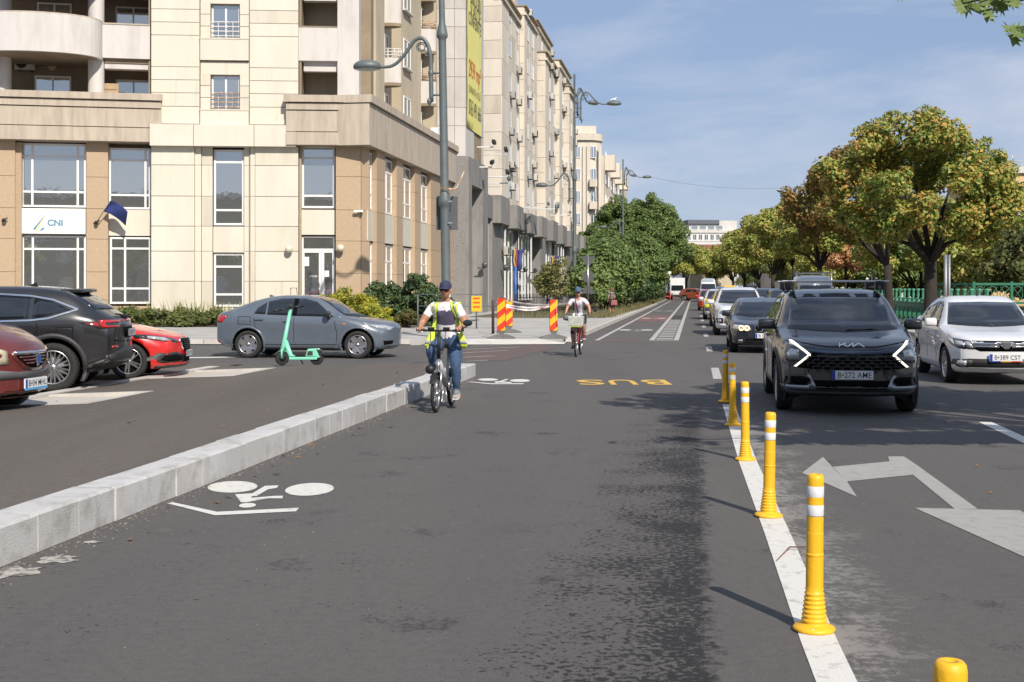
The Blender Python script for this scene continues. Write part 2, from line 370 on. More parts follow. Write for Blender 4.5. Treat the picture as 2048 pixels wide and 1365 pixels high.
# scuffed cement splash by the near kerb
# ---------------------------------------------------------------- bus platform with its kerb stones
def pz(x0): return .08 + .165 * (x0 + 9.5) / 5.12
mb = MB(); xs = [-9.5, -8.0, -6.4, -4.385]; ys = [-6, 16.5, 18.5, 21.7, 23.9, 0]; pend = lambda x0: 23.46 + (-4.385 - x0) / 5.115 * 1.86
plat = MB()
for i in range(3):
    for j in range(5):
        if i == 0 and j in (1, 3): continue
        a, b, c, d = xs[i], xs[i + 1], ys[j], ys[j + 1]
        if i and j == 4: continue
        da, db = (pend(a), pend(b)) if (j == 4 or (i and j == 3)) else (d, d)
        plat.add([st(a, c, pz(a)), st(b, c, pz(b)), st(b, db, pz(b)), st(a, da, pz(a))], [(0, 1, 2, 3)])
plat.add([st(-9.5, pend(-9.5), .08), st(-4.385, pend(-4.385), .245), st(-4.385, pend(-4.385) + .02, 0), st(-9.5, pend(-9.5) + .2, 0)], [(0, 1, 2, 3)])
platform = plat.build('bus_platform', M_asph2); platform['kind'] = 'structure'
M_pit = mat('sandy pit fill', (.46, .43, .39), .95, vscale=5, col2=(.50, .40, .28), c2pos=(.5, .62), bump=.8, bscale=14, world=True)
for ya, yb in ((16.5, 18.5), (21.7, 23.9)):
    f = MB(); zc = lambda x0: pz(x0)
    f.add([st(-9.5, ya, .06), st(-8, ya, .06), st(-8, yb, .06), st(-9.5, yb, .06)], [(0, 1, 2, 3)])
    f.build('pit_floor', M_pit, platform)
    for (a, b, c, d) in ((-9.5, -8.0, ya, ya + .12), (-9.5, -8.0, yb - .12, yb), (-8.12, -8.0, ya + .12, yb - .12)):
        q = MB(); z0, z1 = pz(a) + .006, pz(b) + .006
        q.add([st(a, c, .0), st(b, c, .0), st(b, d, .0), st(a, d, .0), st(a, c, z0), st(b, c, z1), st(b, d, z1), st(a, d, z0)], [(4, 5, 6, 7), (0, 1, 5, 4), (1, 2, 6, 5), (2, 3, 7, 6), (3, 0, 4, 7)])
        q.build('pit_edging', M_conc, platform)
q = MB()
for y in np.arange(-6, 24.2, 1.0):
    a, b = y + .006, y + .994
    k = MB(); k.add([st(-9.72, a, 0), st(-9.505, a, 0), st(-9.505, b, 0), st(-9.72, b, 0), st(-9.72, a, .095), st(-9.505, a, .095), st(-9.505, b, .095), st(-9.72, b, .095)],
                    [(4, 5, 6, 7), (0, 1, 5, 4), (1, 2, 6, 5), (2, 3, 7, 6), (3, 0, 4, 7)])
    k.build('edge_stone', M_conc, platform)
mark('stop_line', [gnd(300, 718), gnd(430, 716.5), gnd(640, 711.5), gnd(640, 709.5), gnd(430, 714.5), gnd(300, 716)], M_mark, Z1)
kerb = link('kerb', None); kerb['kind'] = 'structure'
mj = MB(); mj.add([st(-4.37, 1, 0), st(-4.112, 1, 0), st(-4.112, 23.4, 0), st(-4.37, 23.4, 0), st(-4.37, 1, .235), st(-4.112, 1, .235), st(-4.112, 23.4, .235), st(-4.37, 23.4, .235)], [(4, 5, 6, 7), (0, 1, 5, 4), (1, 2, 6, 5), (2, 3, 7, 6), (3, 0, 4, 7)])
mj.build('mortar_bed', M_joint, kerb)
y = 1.05
while y < 23.3:
    ln = .52; a, b = y + .006, min(y + ln - .006, 23.44); dz = random.uniform(-.006, .006); dx = random.uniform(-.005, .005)
    k = MB(); xl, xr = -4.385 + dx, -4.10 + dx; zt = .247 + dz
    k.add([st(xl, a, .002), st(xr, a, .002), st(xr, b, .002), st(xl, b, .002), st(xl, a, zt), st(xr - .018, a, zt), st(xr - .018, b, zt), st(xl, b, zt), st(xr, a, zt - .018), st(xr, b, zt - .018)],
          [(4, 5, 6, 7), (5, 8, 9, 6), (8, 1, 2, 9), (0, 1, 8, 5, 4), (2, 3, 7, 6, 9), (3, 0, 4, 7)])
    k.build('kerb_stone', random.choice((M_kerb, M_kerb, M_kerb2, M_kerb3)), kerb); y += ln
# cement crumbs by the kerb foot
cr_ = MB()
for _ in range(900):
    y = random.uniform(5.5, 23); d = abs(random.gauss(0, .12)); x0 = -4.09 + d; r = random.uniform(.002, .006) * (1 if random.random() < .95 else 1.8); p = st(x0, y, r * .4)
    cr_.box(p, (r * 2, r * 1.7, r), MX.Rotation(random.uniform(0, 3), 3, 'Z'))
for _ in range(260):
    p = st(random.uniform(-3.7, 3.2), random.uniform(5, 20), .002); r = random.uniform(.0015, .004)
    cr_.box(p, (r * 2, r * 2, r * 1.2), MX.Rotation(random.uniform(0, 3), 3, 'Z'))
cr_.build('gravel_crumbs', mat('stone crumbs', (.26, .235, .20), .9, var=.4, vscale=30))['kind'] = 'stuff'
# cement slurry dried on the asphalt by the kerb foot
rs_ = random.Random(8); M_splash = mat('dried cement', (.40, .375, .335), .95, vscale=14, world=True, col2=(.13, .12, .11), c2pos=(.46, .58))
for px, py, rx, ry in ((112, 1120, .16, .05), (30, 1146, .22, .06), (190, 1085, .07, .02)):
    o_ = gnd(px, py); mark('cement_splash', [o_ + V((rx * math.cos(a) * rs_.uniform(.45, 1.1), ry * 3 * math.sin(a) * rs_.uniform(.45, 1.1), 0)) for a in [2 * math.pi * k / 22 for k in range(22)]], M_splash, Z1)
# fallen leaves in the gutter and on the platform
fl_ = MB()
for _ in range(55):
    if rs_.random() < .5: p = st(-4.05 + abs(rs_.gauss(0, .25)), rs_.uniform(6, 23), .006)
    elif rs_.random() < .5: p = st(rs_.uniform(.6, 3.4), rs_.uniform(6, 22), .006)
    else: x0 = rs_.uniform(-9.3, -4.5); p = st(x0, rs_.uniform(9, 22), pz(x0) + .006)
    a = rs_.uniform(0, 6.28); l = rs_.uniform(.02, .045); u = V((math.cos(a), math.sin(a), 0)); w_ = V((-u.y, u.x, 0)); fl_.add([p - u * l, p + w_ * l * .6 + V((0, 0, .012)), p + u * l + V((0, 0, .006)), p - w_ * l * .6], [(0, 3, 2, 1)])
fl_.build('fallen_leaves', mat('dry leaf', (.22, .12, .04), .8, var=.5, vscale=3, world=True))['kind'] = 'stuff'
# parking strip
sheet('parking_area', strip(-17, -9.72, 6, 27, .035), M_asph2)
# ---------------------------------------------------------------- pavements
def slab(name, pts, z, m, kerbm=None):
    n = len(pts); mb = MB(); mb.add([V((p[0], p[1], z)) for p in pts] + [V((p[0], p[1], -.05)) for p in pts], [list(range(n))] + [(i, n + i, n + (i + 1) % n, (i + 1) % n) for i in range(n)])
    o = mb.build(name, m, fix=True); o['kind'] = 'structure'; return o
PZ = .13
pv = [V((-45, 37.4, 0)), V((-2.7, 36.6, 0)), gnd(880, 681, PZ), V((-1.35, 38.2, 0)), V((.55, 37.6, 0)), V((1.05, 37.2, 0)), st(-3.95, 37.5), st(-3.95, 330), st(-13.5, 330), st(-13.5, 60), V((-6, 50, 0)), V((-45, 50, 0))]
pavement = slab('pavement', [(-45, 37.6), (-2.9, 37.0), (-2.2, 37.8), (.9, 37.5), st(-3.95, 37.2).xy, st(-3.95, 330).xy, st(-18, 330).xy, st(-18, 51).xy, (-45, 51)], PZ, M_slab)
for i in range(16):
    a = -3.0 - i * 1.02; k = MB(); k.bx(a - 1.0, a, 36.86 + .015 * i + .6 * 0, 37.02 + .015 * i, 0, PZ + .01); k.build('kerb_stone', M_conc, pavement)
for i in range(60):
    a = 38.5 + i * 1.5; k = MB(); k.add([st(-3.95, a, 0), st(-3.78, a, 0), st(-3.78, a + 1.48, 0), st(-3.95, a + 1.48, 0), st(-3.95, a, PZ + .01), st(-3.78, a, PZ + .01), st(-3.78, a + 1.48, PZ + .01), st(-3.95, a + 1.48, PZ + .01)], [(4, 5, 6, 7), (0, 1, 5, 4), (1, 2, 6, 5), (2, 3, 7, 6), (3, 0, 4, 7)])
    k.build('kerb_stone', M_conc, pavement)
# the flush white apron at the corner
ap = sheet('pavement_ramp', [V((p.x, p.y, .02)) for p in (gnd(850, 690), gnd(900, 691), gnd(1128, 690), gnd(1135, 684))] + [V((.9, 37.49, PZ - .004)), V((-2.2, 37.79, PZ - .004))], mat('new concrete', (.58, .555, .51), .85, var=.2, vscale=2, world=True))
# paving joints
jt = MB()
for k in range(7): jt.bx(-30, 1.2 + k * .3, 38.6 + k * 1.7, 38.62 + k * 1.7, PZ + .001, PZ + .003)
jt.build('paving_joint', mat('joint dirt', (.20, .19, .18), .95, var=.3), pavement)
# planted bed before the office building and dry verge along the far pavement
sheet('planting_bed', [V((-26, 49.2, .16)), V((-5.2, 48.6, .16)), V((-2.6, 50, .16)), V((-1.5, 60, .16)), V((-5.5, 56, .16)), V((-26, 54, .16))], M_dirt)
sheet('verge', [st(-9.2, 64, PZ + .01), st(-4.6, 64, PZ + .01), st(-4.3, 80, PZ + .01), st(-3.98, 92, PZ + .01), st(-3.98, 220, PZ + .01), st(-12, 220, PZ + .01), st(-12, 66, PZ + .01)], M_grass)
slab('embankment_pavement', [st(7.6, 40).xy, st(7.2, 300).xy, st(12, 300).xy, st(12, -20).xy, st(8.6, -20).xy], .12, M_slab)
slab('park_ground', [st(12.1, -20).xy, st(12.1, 320).xy, st(120, 300).xy, st(90, -20).xy], .10, M_grass)
# ---------------------------------------------------------------- buildings
M_cream = mat('cream panel', (.63, .585, .49), .8, var=.12, vscale=.8, bump=.08, bscale=30, streak=(1, 1, .25))
M_cream2 = mat('cream panel aged', (.605, .555, .455), .82, var=.2, vscale=.7, bump=.08, bscale=30, streak=(1, 1, .2))
M_cream3 = mat('cream panel rain streaked', (.62, .57, .47), .82, vscale=1.6, col2=(.47, .40, .30), c2pos=(.56, .82), bump=.08, bscale=30, streak=(2.5, 2.5, .22))
M_seam = mat('panel seam', (.30, .235, .15), .9, var=.3)
M_tan = mat('tan granite', (.47, .345, .225), .75, var=.45, vscale=45, bump=.12, bscale=60)
M_tan2 = mat('tan granite worn', (.44, .325, .215), .78, var=.5, vscale=38, bump=.12, bscale=60)
M_beton = mat('weathered concrete cornice', (.47, .40, .32), .9, col2=(.31, .255, .20), vscale=1.8, c2pos=(.4, .78), bump=.25, bscale=25, streak=(2.2, 2.2, .3))
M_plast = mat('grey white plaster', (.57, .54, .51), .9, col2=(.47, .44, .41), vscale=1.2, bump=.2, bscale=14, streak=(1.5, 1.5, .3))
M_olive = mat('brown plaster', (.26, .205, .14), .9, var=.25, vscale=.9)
M_beige = mat('beige plaster', (.47, .40, .29), .9, var=.25, vscale=.6, streak=(1, 1, .25))
M_granite = mat('grey granite', (.215, .205, .195), .7, var=.5, vscale=22, bump=.1, bscale=80)
M_granite2 = mat('grey granite streaked', (.235, .225, .21), .75, col2=(.13, .125, .12), vscale=2.2, streak=(1.2, 1.2, .25), c2pos=(.45, .8), bump=.1, bscale=50)
M_pale = mat('pale apartment panel', (.63, .565, .475), .85, var=.22, vscale=.35, streak=(1, 1, .3))
M_pale2 = mat('pale apartment panel worn', (.59, .525, .435), .85, var=.28, vscale=.5, streak=(1, 1, .3))
M_pvc = mat('white window frame', (.76, .75, .73), .4, var=.05)
M_glass = mat('window glass', (.50, .52, .52), .014, .85, bump=.10, bscale=.9, bdist=.03)
M_glass2 = mat('dim window glass', (.17, .18, .185), .03, .7)
M_blind = mat('white blind', (.60, .60, .58), .7, var=.1)
M_rail = mat('white railing', (.70, .68, .65), .5, var=.15)
M_rust = mat('rusty railing', (.60, .50, .40), .7, col2=(.36, .17, .06), vscale=6, c2pos=(.4, .6))
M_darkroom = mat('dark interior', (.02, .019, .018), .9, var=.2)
def window(parent, x0, x1, z0, z1, y, cols=(), rows=(), fw=.07, th=.06, g=None, fm=None, name='window'):
    """frame with bars as one part, each pane a sub-part. rows are fractions from the top"""
    mb = MB(); xs = [x0 + (x1 - x0) * c for c in cols]; zs = [z1 - (z1 - z0) * r for r in rows]
    mb.bx(x0, x0 + fw, y - th, y, z0, z1); mb.bx(x1 - fw, x1, y - th, y, z0, z1)
    mb.bx(x0 + fw, x1 - fw, y - th, y, z0, z0 + fw); mb.bx(x0 + fw, x1 - fw, y - th, y, z1 - fw, z1)
    for x in xs: mb.bx(x - fw / 2, x + fw / 2, y - th, y, z0 + fw, z1 - fw)
    ex = [x0 + fw] + [v for x in xs for v in (x - fw / 2, x + fw / 2)] + [x1 - fw]
    for i in range(0, len(ex), 2):
        for z in zs: mb.bx(ex[i], ex[i + 1], y - th + .004, y - .004, z - fw / 2, z + fw / 2)
    o = mb.build(name, fm or M_pvc, parent)
    ez = [z1 - fw] + [v for z in zs for v in (z + fw / 2, z - fw / 2)] + [z0 + fw]
    for i in range(0, len(ex), 2):
        for j in range(0, len(ez), 2):
            p = MB(); tl = random.uniform(-.006, .006); p.bx(ex[i], ex[i + 1], y - .03 + tl, y - .02 + tl, ez[j + 1], ez[j]); 
            p.build('pane', g or M_glass, o)
    return o
def panel(parent, x0, x1, z0, z1, y, m=None, th=.05, gap=.012, name='wall_panel'):
    k = MB(); k.bx(x0 + gap, x1 - gap, y, y + th, z0 + gap, z1 - gap); return k.build(name, m or random.choice((M_cream, M_cream, M_cream2, M_cream3)), parent)
def part(name, m, parent, x0, x1, y0, y1, z0, z1, bevel=0): k = MB(); k.bx(x0, x1, y0, y1, z0, z1); return k.build(name, m, parent, bevel=bevel, fix=bevel > 0)
# ---- the corner office building -------------------------------------------------
FR = Fr(at(595, 577, 54), R(4)); FL = Fr(at(300, 577, 53.75), R(11))
off = thing('office_building', 'cream and tan corner office block with balconies above a concrete cornice', 'building', (FR.o.x, FR.o.y, 0), FR.a)
def sub(fr):                                        # a frame's pieces stay children of the building: local matrix of that frame in FR
    return MX.Translation(V(((fr.o - FR.o).dot(FR.u), (fr.o - FR.o).dot(FR.n), 0))) @ MX.Rotation(fr.a - FR.a, 4, 'Z')
class Wing:                                         # builds in one frame but parents to the building
    def __init__(s, root, base, fr): s.root = root; s.fr = fr; s.m = MX.Translation(V(((fr.o - base.o).dot(base.u), (fr.o - base.o).dot(base.n), 0))) @ MX.Rotation(fr.a - base.a, 4, 'Z')
    def fixup(s, o): 
        o.matrix_basis = s.m @ o.matrix_basis
        return o
    def win(s, px0, py0, px1, py1, d, **k):
        f = s.fr; c = (px0 + px1) / 2; return s.fixup(window(s.root, f.x(px0, d), f.x(px1, d), f.z(c, py1, d), f.z(c, py0, d), d, **k))
    def box(s, name, m, px0, py0, px1, py1, d0, d1, z0=None, z1=None, bevel=0):
        f = s.fr; c = (px0 + px1) / 2
        return s.fixup(part(name, m, s.root, f.x(px0, d0), f.x(px1, d0), d0, d1, f.z(c, py1, d0) if z0 is None else z0, f.z(c, py0, d0) if z1 is None else z1, bevel))
    def pan(s, px0, py0, px1, py1, d, m=None, **k):
        f = s.fr; c = (px0 + px1) / 2; return s.fixup(panel(s.root, f.x(px0, d), f.x(px1, d), f.z(c, py1, d), f.z(c, py0, d), d, m, **k))
    def add(s, mb, name, m, **k): return s.fixup(mb.build(name, m, s.root, **k))
wr, wl = Wing(off, FR, FR), Wing(off, FR, FL)
TOP = 22
# tower core
xa, xb = FR.x(302), FR.x(597)
wr.add(MB().bx(xa + .02, FR.x(400), .05, 9, 0, TOP).bx(FR.x(498), xb - .02, .05, 9, 0, TOP).bx(FR.x(400), FR.x(498), .62, 9, 0, TOP), 'tower_wall', M_seam)
def jz(ys, px=450): return [FR.z(px, y) for y in ys]
for (p0, p1) in ((302, 399), (499, 597)):
    ys = [-88, -62, -6, 20, 46, 72, 135, 161, 187, 214, 249]
    zs = [TOP] + jz([-144, -114] ) + jz(ys)
    for a, b in zip(zs[:-1], zs[1:]): panel(off, FR.x(p0), FR.x(p1), b, a, 0)
# recessed centre strip
c0, c1 = FR.x(400), FR.x(498); k0, k1 = FR.x(423, .3), FR.x(481, .3)
for f0 in (-142, 0, 142):                          # storeys
    zt, zb = FR.z(450, 8 + f0, .3), FR.z(450, 79 + f0, .3)
    window(off, k0 + .01, k1 - .01, zb, zt, .36, cols=(.5,), fw=.075)
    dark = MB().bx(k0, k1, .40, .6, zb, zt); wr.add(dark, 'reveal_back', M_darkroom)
    wr.add(MB().bx(c0, k0, .1, .6, zb, zt), 'strip_wall', M_seam); wr.add(MB().bx(k1, c1, .1, .6, zb, zt), 'strip_wall', M_seam)
    for q in range(3):
        a, b = zb + (zt - zb) * q / 3, zb + (zt - zb) * (q + 1) / 3
        panel(off, c0, k0, a, b, .06); panel(off, k1, c1, a, b, .06)
    zs0 = FR.z(450, 79 + f0 + 43, .06)
    wr.add(MB().bx(c0, c1, .02, .6, zs0, zb), 'strip_wall', M_seam)
    panel(off, c0, c1, zs0, zb - .0, -.03, th=.06)
    part('window_sill', M_cream2, off, c0, c1, -.05, .30, zb - .06, zb)
    zn = FR.z(450, 150 + f0, .06)
    wr.add(MB().bx(c0, c1, .15, .6, zn, zs0), 'strip_wall', M_seam); panel(off, c0, c1, zn, zs0 - .02, .10, th=.06)
    rl = MB()
    for i in range(4): rl.bx(k0, k1, .20, .23, zb + .12 + i * .2, zb + .15 + i * .2)
    for i in range(5): x = k0 + (k1 - k0) * i / 4; rl.bx(x - .012, x + .012, .205, .225, zb, zb + .74)
    rl.build('window_railing', M_rail if f0 != 142 else M_rust, off)
# ledge
zl0, zl1 = FR.z(450, 293, -.35), FR.z(450, 249, -.35)
for p0, p1 in ((299, 387), (387, 508), (508, 592)): panel(off, FR.x(p0, -.35), FR.x(p1, -.35), zl0, zl1, -.35, th=.6, name='ledge_block', m=M_cream)
# lower tower
JL = [293, 331, 393, 453, 503, 563, 640, 690]
for p0, p1, d in ((302, 389, -.04), (510, 597, -.04)):
    for a, b in zip(JL[:-1], JL[1:]): panel(off, FR.x(p0, d), FR.x(p1, d), max(0, FR.z(450, b, d)), FR.z(450, a, d), d, th=.09)
for p0, p1, d in ((389, 402, .03), (402, 424, .12), (487, 500, .12), (500, 510, .03)):
    for a, b in zip(JL[:-1], JL[1:]): panel(off, FR.x(p0, -.04), FR.x(p1, -.04), max(0, FR.z(450, b, d)), FR.z(450, a, d), d, th=.1, gap=.008)
w0, w1 = FR.x(424, -.04), FR.x(487, -.04)
window(off, w0 + .02, w1 - .02, FR.z(450, 451, .3), FR.z(450, 300, .3), .36, rows=(.165, .80), fw=.09)
window(off, w0 + .02, w1 - .02, FR.z(450, 614, .3), FR.z(450, 507, .3), .36, rows=(.25, .77), fw=.09)
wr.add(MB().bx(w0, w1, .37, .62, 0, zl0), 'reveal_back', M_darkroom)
panel(off, w0, w1, FR.z(450, 506, .2), FR.z(450, 453, .2), .2, th=.15)
panel(off, w0, w1, .02, FR.z(450, 615, .2), .2, th=.15)
# right front section
zc0, zc1 = FR.z(655, 290, -.45), FR.z(655, 191, -.45)
XC = FR.x(738, 0)
part('front_wall', M_tan2, off, xb + .02, XC - .3, .95, 9, 0, zc0 + .3)
for a, b in ((0, 1.1), (1.1, 2.3), (2.3, 3.7), (3.7, 5.05), (5.05, 6.5), (6.5, zc0 + .05)):
    panel(off, FR.x(671), FR.x(722), a, b, .08, M_tan, th=.9, gap=.008, name='granite_panel')
    k = MB(); x0, x1 = FR.x(722) , XC
    k.prism([(x0 + .008, .082), (x1 - .008, .082 + .45), (x1 - .008, .98), (x0 + .008, .98)], a + .008, b - .008); k.build('granite_panel', M_tan, off)
part('pilaster', M_tan2, off, xb + .01, FR.x(603, .3), .2, .95, 0, zc0)
wr.win(604, 293, 670, 417, .55, rows=(.19, .80), fw=.09)
wr.box('spandrel_panel', M_cream, 603, 420, 671, 470, .35, .9)
wr.win(604, 473, 670, 501, .55, fw=.07)
dz0 = .16; dz1 = FR.z(637, 501, .55)
def glazed_door(x0, x1, name='door'):
    o = window(off, x0, x1, dz0, dz1, .56, fw=.11, name=name); return o
d1 = glazed_door(FR.x(604, .55), FR.x(643, .55)); d2 = glazed_door(FR.x(643, .55) + .01, FR.x(670, .55))
for dd, x in ((d1, FR.x(639, .55)), (d2, FR.x(650, .55))): MB().tube([(x, .46, 1.0), (x, .46, 1.9)], .018).build('handle', M_chrome, dd)
MB().bx(FR.x(609, .5), FR.x(618, .5), .525, .531, 2.62, 3.02).build('paper_notice', M_white, d1)
MB().bx(FR.x(649, .5), FR.x(658, .5), .525, .531, 2.15, 2.42).build('paper_notice', M_white, d2)
lettering('lettering', 'INTRARE +', .42, .09, M_white, d1, (FR.x(628, .5), .52, FR.z(628, 553, .5)), (R(90), 0, 0))
for px, py, d in ((578, 499, -.2), (681, 497, -.12)):
    k = MB(); k.ball((FR.x(px, d), d - .05, FR.z(px, py, d)), .165, 20, 14); gl = k.build('globe_lamp', mat('opal globe', (.62, .58, .46), .3, var=.08), off)
    MB().tube([(FR.x(px, d), .1, FR.z(px, py, d)), (FR.x(px, d), d + .1, FR.z(px, py, d))], .06).build('lamp_mount', M_grey, gl)
k = MB(); cx, cz = FR.x(719, 0), FR.z(719, 423, 0); k.box((cx - .1, -.12, cz), (.28, .09, .09)); k.box((cx + .12, -.1, cz), (.09, .28, .09)); k.bx(cx - .05, cx + .05, -.1, .1, cz - .05, cz + .05)
k.build('security_camera', M_white, off)
# upper right: two loggias
u0, u1, u2 = FR.x(597, .25), FR.x(675, .25), FR.x(718, .25)
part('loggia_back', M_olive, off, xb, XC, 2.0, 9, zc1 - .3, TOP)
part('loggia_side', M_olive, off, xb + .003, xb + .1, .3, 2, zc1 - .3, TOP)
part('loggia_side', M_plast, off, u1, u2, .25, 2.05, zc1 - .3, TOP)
for f0 in (-284, -142, 0, 142):
    zt, zb = FR.z(640, 55 + f0, .25), FR.z(640, 122 + f0, .25)
    if zb < zc1 - .2: continue
    part('parapet', M_plast, off, u0, u1 - .004, .25, .42, zb, zt); part('coping', M_olive, off, u0, u1 - .004, .23, .45, zt, zt + .05)
    part('loggia_slab', M_plast, off, u0 + .1, u1 - .004, .42, 2.0, zb - .02, zb + .25)
    part('soffit_beam', M_plast, off, u0 + .2, u1 - .004, .5, .9, zb - .42, zb - .02)
for f0 in (-142, 0, 142):
    z0_, z1_ = FR.z(655, 52 + f0, 1.9), FR.z(655, 36 + f0, 1.9) 
    if z0_ < zc1 - 1: continue
    window(off, FR.x(640, 1.9), FR.x(674, 1.9), z0_ - .3, z1_, 1.98, cols=(.5,), g=M_glass2)
# side wing along the boulevard
FS = Fr(FR.w(XC, 0, 0), math.pi / 2 + SANG); ws = Wing(off, FR, FS)
LS = FS.x(906, 0)
ws.add(MB().bx(.35, LS, .75, 9, 0, zc0 + .3), 'side_wall', M_tan2)
wins = [(737.5, 743), (769, 784), (806, 820.5), (841.5, 853)]
D_ = .24                                           # the windows sit this deep between the granite piers
xw = [(max(.35, FS.x(737, 0)), FS.x(743, D_)), (FS.x(770, 0), FS.x(783.5, D_)), (FS.x(806, 0), FS.x(820.5, D_)), (FS.x(841.5, 0), FS.x(853, D_))]
edges = [0.46] + [e for p in xw for e in p] + [LS]
for i in range(0, len(edges), 2):
    a, b = edges[i], edges[i + 1]
    if b - a < .1: continue
    for z0_, z1_ in ((0, 1.1), (1.1, 2.3), (2.3, 3.7), (3.7, 5.05), (5.05, 6.5), (6.5, zc0 + .05)):
        ws.fixup(panel(off, a, b, z0_, z1_, .0, random.choice((M_tan, M_tan2)), th=.76, gap=.006, name='granite_panel'))
for a, b in xw:
    ws.fixup(window(off, a + .004, b - .004, 5.12, zc0 - .15, D_ + .05, cols=(.55,), rows=(.24, .72), fw=.08))
    ws.fixup(panel(off, a, b, 3.72, 5.08, .14, mat('pale spandrel', (.56, .53, .44), .8, var=.1), th=.3, name='spandrel_panel'))
    ws.fixup(window(off, a + .004, b - .004, .5, 3.66, D_ + .05, cols=(.55,), rows=(.24, .6), fw=.08))
# cornice: front right, side
def cornice(w, x0, x1, y0, yb):
    for za, zb, dy, nm in ((zc1 - .30, zc1, -.10, 'cornice_lip'), (zc1 - .62, zc1 - .34, 0, 'cornice_band'), (zc0 + .58, zc1 - .66, .06, 'cornice_fascia'), (zc0, zc0 + .54, .02, 'cornice_base')):
        w.add(MB().bx(x0 + (dy if dy < 0 else 0), x1, y0 + dy, yb, za, zb), nm, M_beton)
    w.add(MB().bx(x0 + .12, x1 - .12, y0 + .16, yb, zc0 + .02, zc1 - .02), 'cornice_core', M_seam)
cornice(wr, FR.x(572, -.45), FR.x(722.5, -.45), -.45, .6)
ws.add(MB().bx(-.62, LS + .3, -.02, .8, zc0, zc1), 'roof_deck', M_beton)
for za, zb, dy, nm in ((zc1 - .32, zc1 + .012, -.14, 'cornice_lip'), (zc0 - .012, zc1 - .36, -.02, 'cornice_fascia')):
    ws.add(MB().bx(-.75 + (.06 if dy > -.1 else 0), LS + .35, -.18 + dy, 1.2, za, zb), nm, M_beton)
# side wing upper wall with curved balconies
ws.add(MB().bx(1.2, LS, 1.7, 9, zc1 - .5, TOP), 'side_wall', M_beige)
b0 = FS.x(752, 1.2)
for pa, pb, d in ((752, 769, .9), (803, 842, 1.2), (871, 905, .9)):
    ws.add(MB().bx(FS.x(pa, d), FS.x(pb, d), d, 1.72, zc1 - .5, TOP), 'wall_pier', M_beige)
def arc_wall(x0, x1, y, bulge, z0, z1, th=.12, n=14):
    mb = MB(); o_, i_ = [], []
    for k in range(n + 1):
        t = k / n; x = x0 + (x1 - x0) * t; yy = y - bulge * math.sqrt(max(0, 1 - (2 * t - 1) ** 2)); o_.append((x, yy)); i_.append((x0 + th + (x1 - x0 - 2 * th) * t, y - (bulge - th) * math.sqrt(max(0, 1 - (2 * t - 1) ** 2))))
    return mb.prism(o_ + i_[::-1], z0, z1), o_
for pa, pb, zoff in ((769, 786, 0), (843, 857, .0)):
    x0, x1 = FS.x(pa, 1.55) , FS.x(pb, 1.3)
    zt = FS.z(pa, 105, 1.2) if pa == 769 else FS.z(pa, 46, 1.2)
    ph = 3.02; zt = zt - ph * (2 if pa == 769 else 2)
    for q in range(6):
        z1_ = zt + q * ph; z0_ = z1_ - 1.25
        if z1_ < zc1 + .3: continue
        if z0_ > zc1 + .1:
            mb, o_ = arc_wall(x0, x1, 1.72, .95, z0_, z1_); bal = ws.add(mb, 'balcony', M_plast)
            sl_ = MB().prism(o_, z0_ - .16, z0_); ws.fixup(sl_.build('balcony_floor', M_olive, off))
            rl = MB()
            for h in (.14, .30, .46): rl.tube([(a, b, z1_ + h) for a, b in o_], .022, 5)
            for a, b in o_[::2]: rl.tube([(a, b, z1_), (a, b, z1_ + .46)], .018, 5)
            ws.add(rl, 'balcony_railing', M_rail if (pa == 769) else M_rust)
        xm = (x0 + x1) / 2
        ws.fixup(window(off, xm - .75, xm + .75, max(zc1 + .02, z1_ + .02), z1_ + 1.3, 1.68, cols=(.5,), g=M_glass2))
for pa, pb in ((806, 820), (726, 735), (884, 894)):
    for q in range(5):
        z0_ = zc1 + .35 + q * 3.02; d = 1.18 if pa == 806 else (1.68 if pa < 800 else .88)
        ws.fixup(window(off, FS.x(pa, d), FS.x(pb, d), z0_, z0_ + 1.5, d, cols=(.5,), g=M_glass2)); ws.fixup(part('window_sill', M_plast, off, FS.x(pa, d) - .1, FS.x(pb, d) + .1, d - .2, d, z0_ - .08, z0_))
k = MB(); x = FS.x(868, .6); k.bx(x - .4, x + .5, .3, .7, zc1 + .02, zc1 + .75); k.build('air_conditioner', M_white, off).matrix_basis = ws.m
# left section
lz0, lz1 = FL.z(250, 283, -.5), FL.z(250, 187, -.5); XL = FL.x(-160, 0)
wl.add(MB().bx(XL, FL.x(301, .8), .8, 8, 0, lz0 + .4), 'front_wall', M_tan2)
for p0, p1 in ((-60, 30), (172, 216), (-200, -150)):
    zz = [0, 1.15, 2.35, 3.75, 5.05, 6.4, lz0 + .05]
    for a, b in zip(zz[:-1], zz[1:]): wl.fixup(panel(off, FL.x(p0), FL.x(p1), a, b, .05, M_tan, th=.8, gap=.008, name='granite_panel'))
wl.win(43, 288, 172.5, 415, .5, cols=(.17, .87), rows=(.20, .76), fw=.085); wl.win(218, 297, 302, 419, .5, cols=(.87,), rows=(.20, .77), fw=.085)
wl.win(44, 472, 172.5, 612, .5, cols=(.17, .87), rows=(.19, .80), fw=.085); wl.win(220, 475, 302, 608, .5, cols=(.37,), rows=(.17, .77), fw=.085)
wl.win(-140, 288, -62, 415, .5, cols=(.5,), rows=(.20, .76), fw=.085); wl.win(-140, 472, -62, 612, .5, cols=(.5,), rows=(.20, .76), fw=.085)
wl.box('reveal_side', M_tan2, 30, 285, 43, 640, .15, .8); wl.box('spandrel_panel', M_cream, 217, 420, 302, 472, .4, .8); wl.box('spandrel_panel', M_cream2, 32, 417, 172, 470, .42, .8)
wl.box('plinth', M_tan, 30, 613, 302, 690, .3, .85, z0=0)
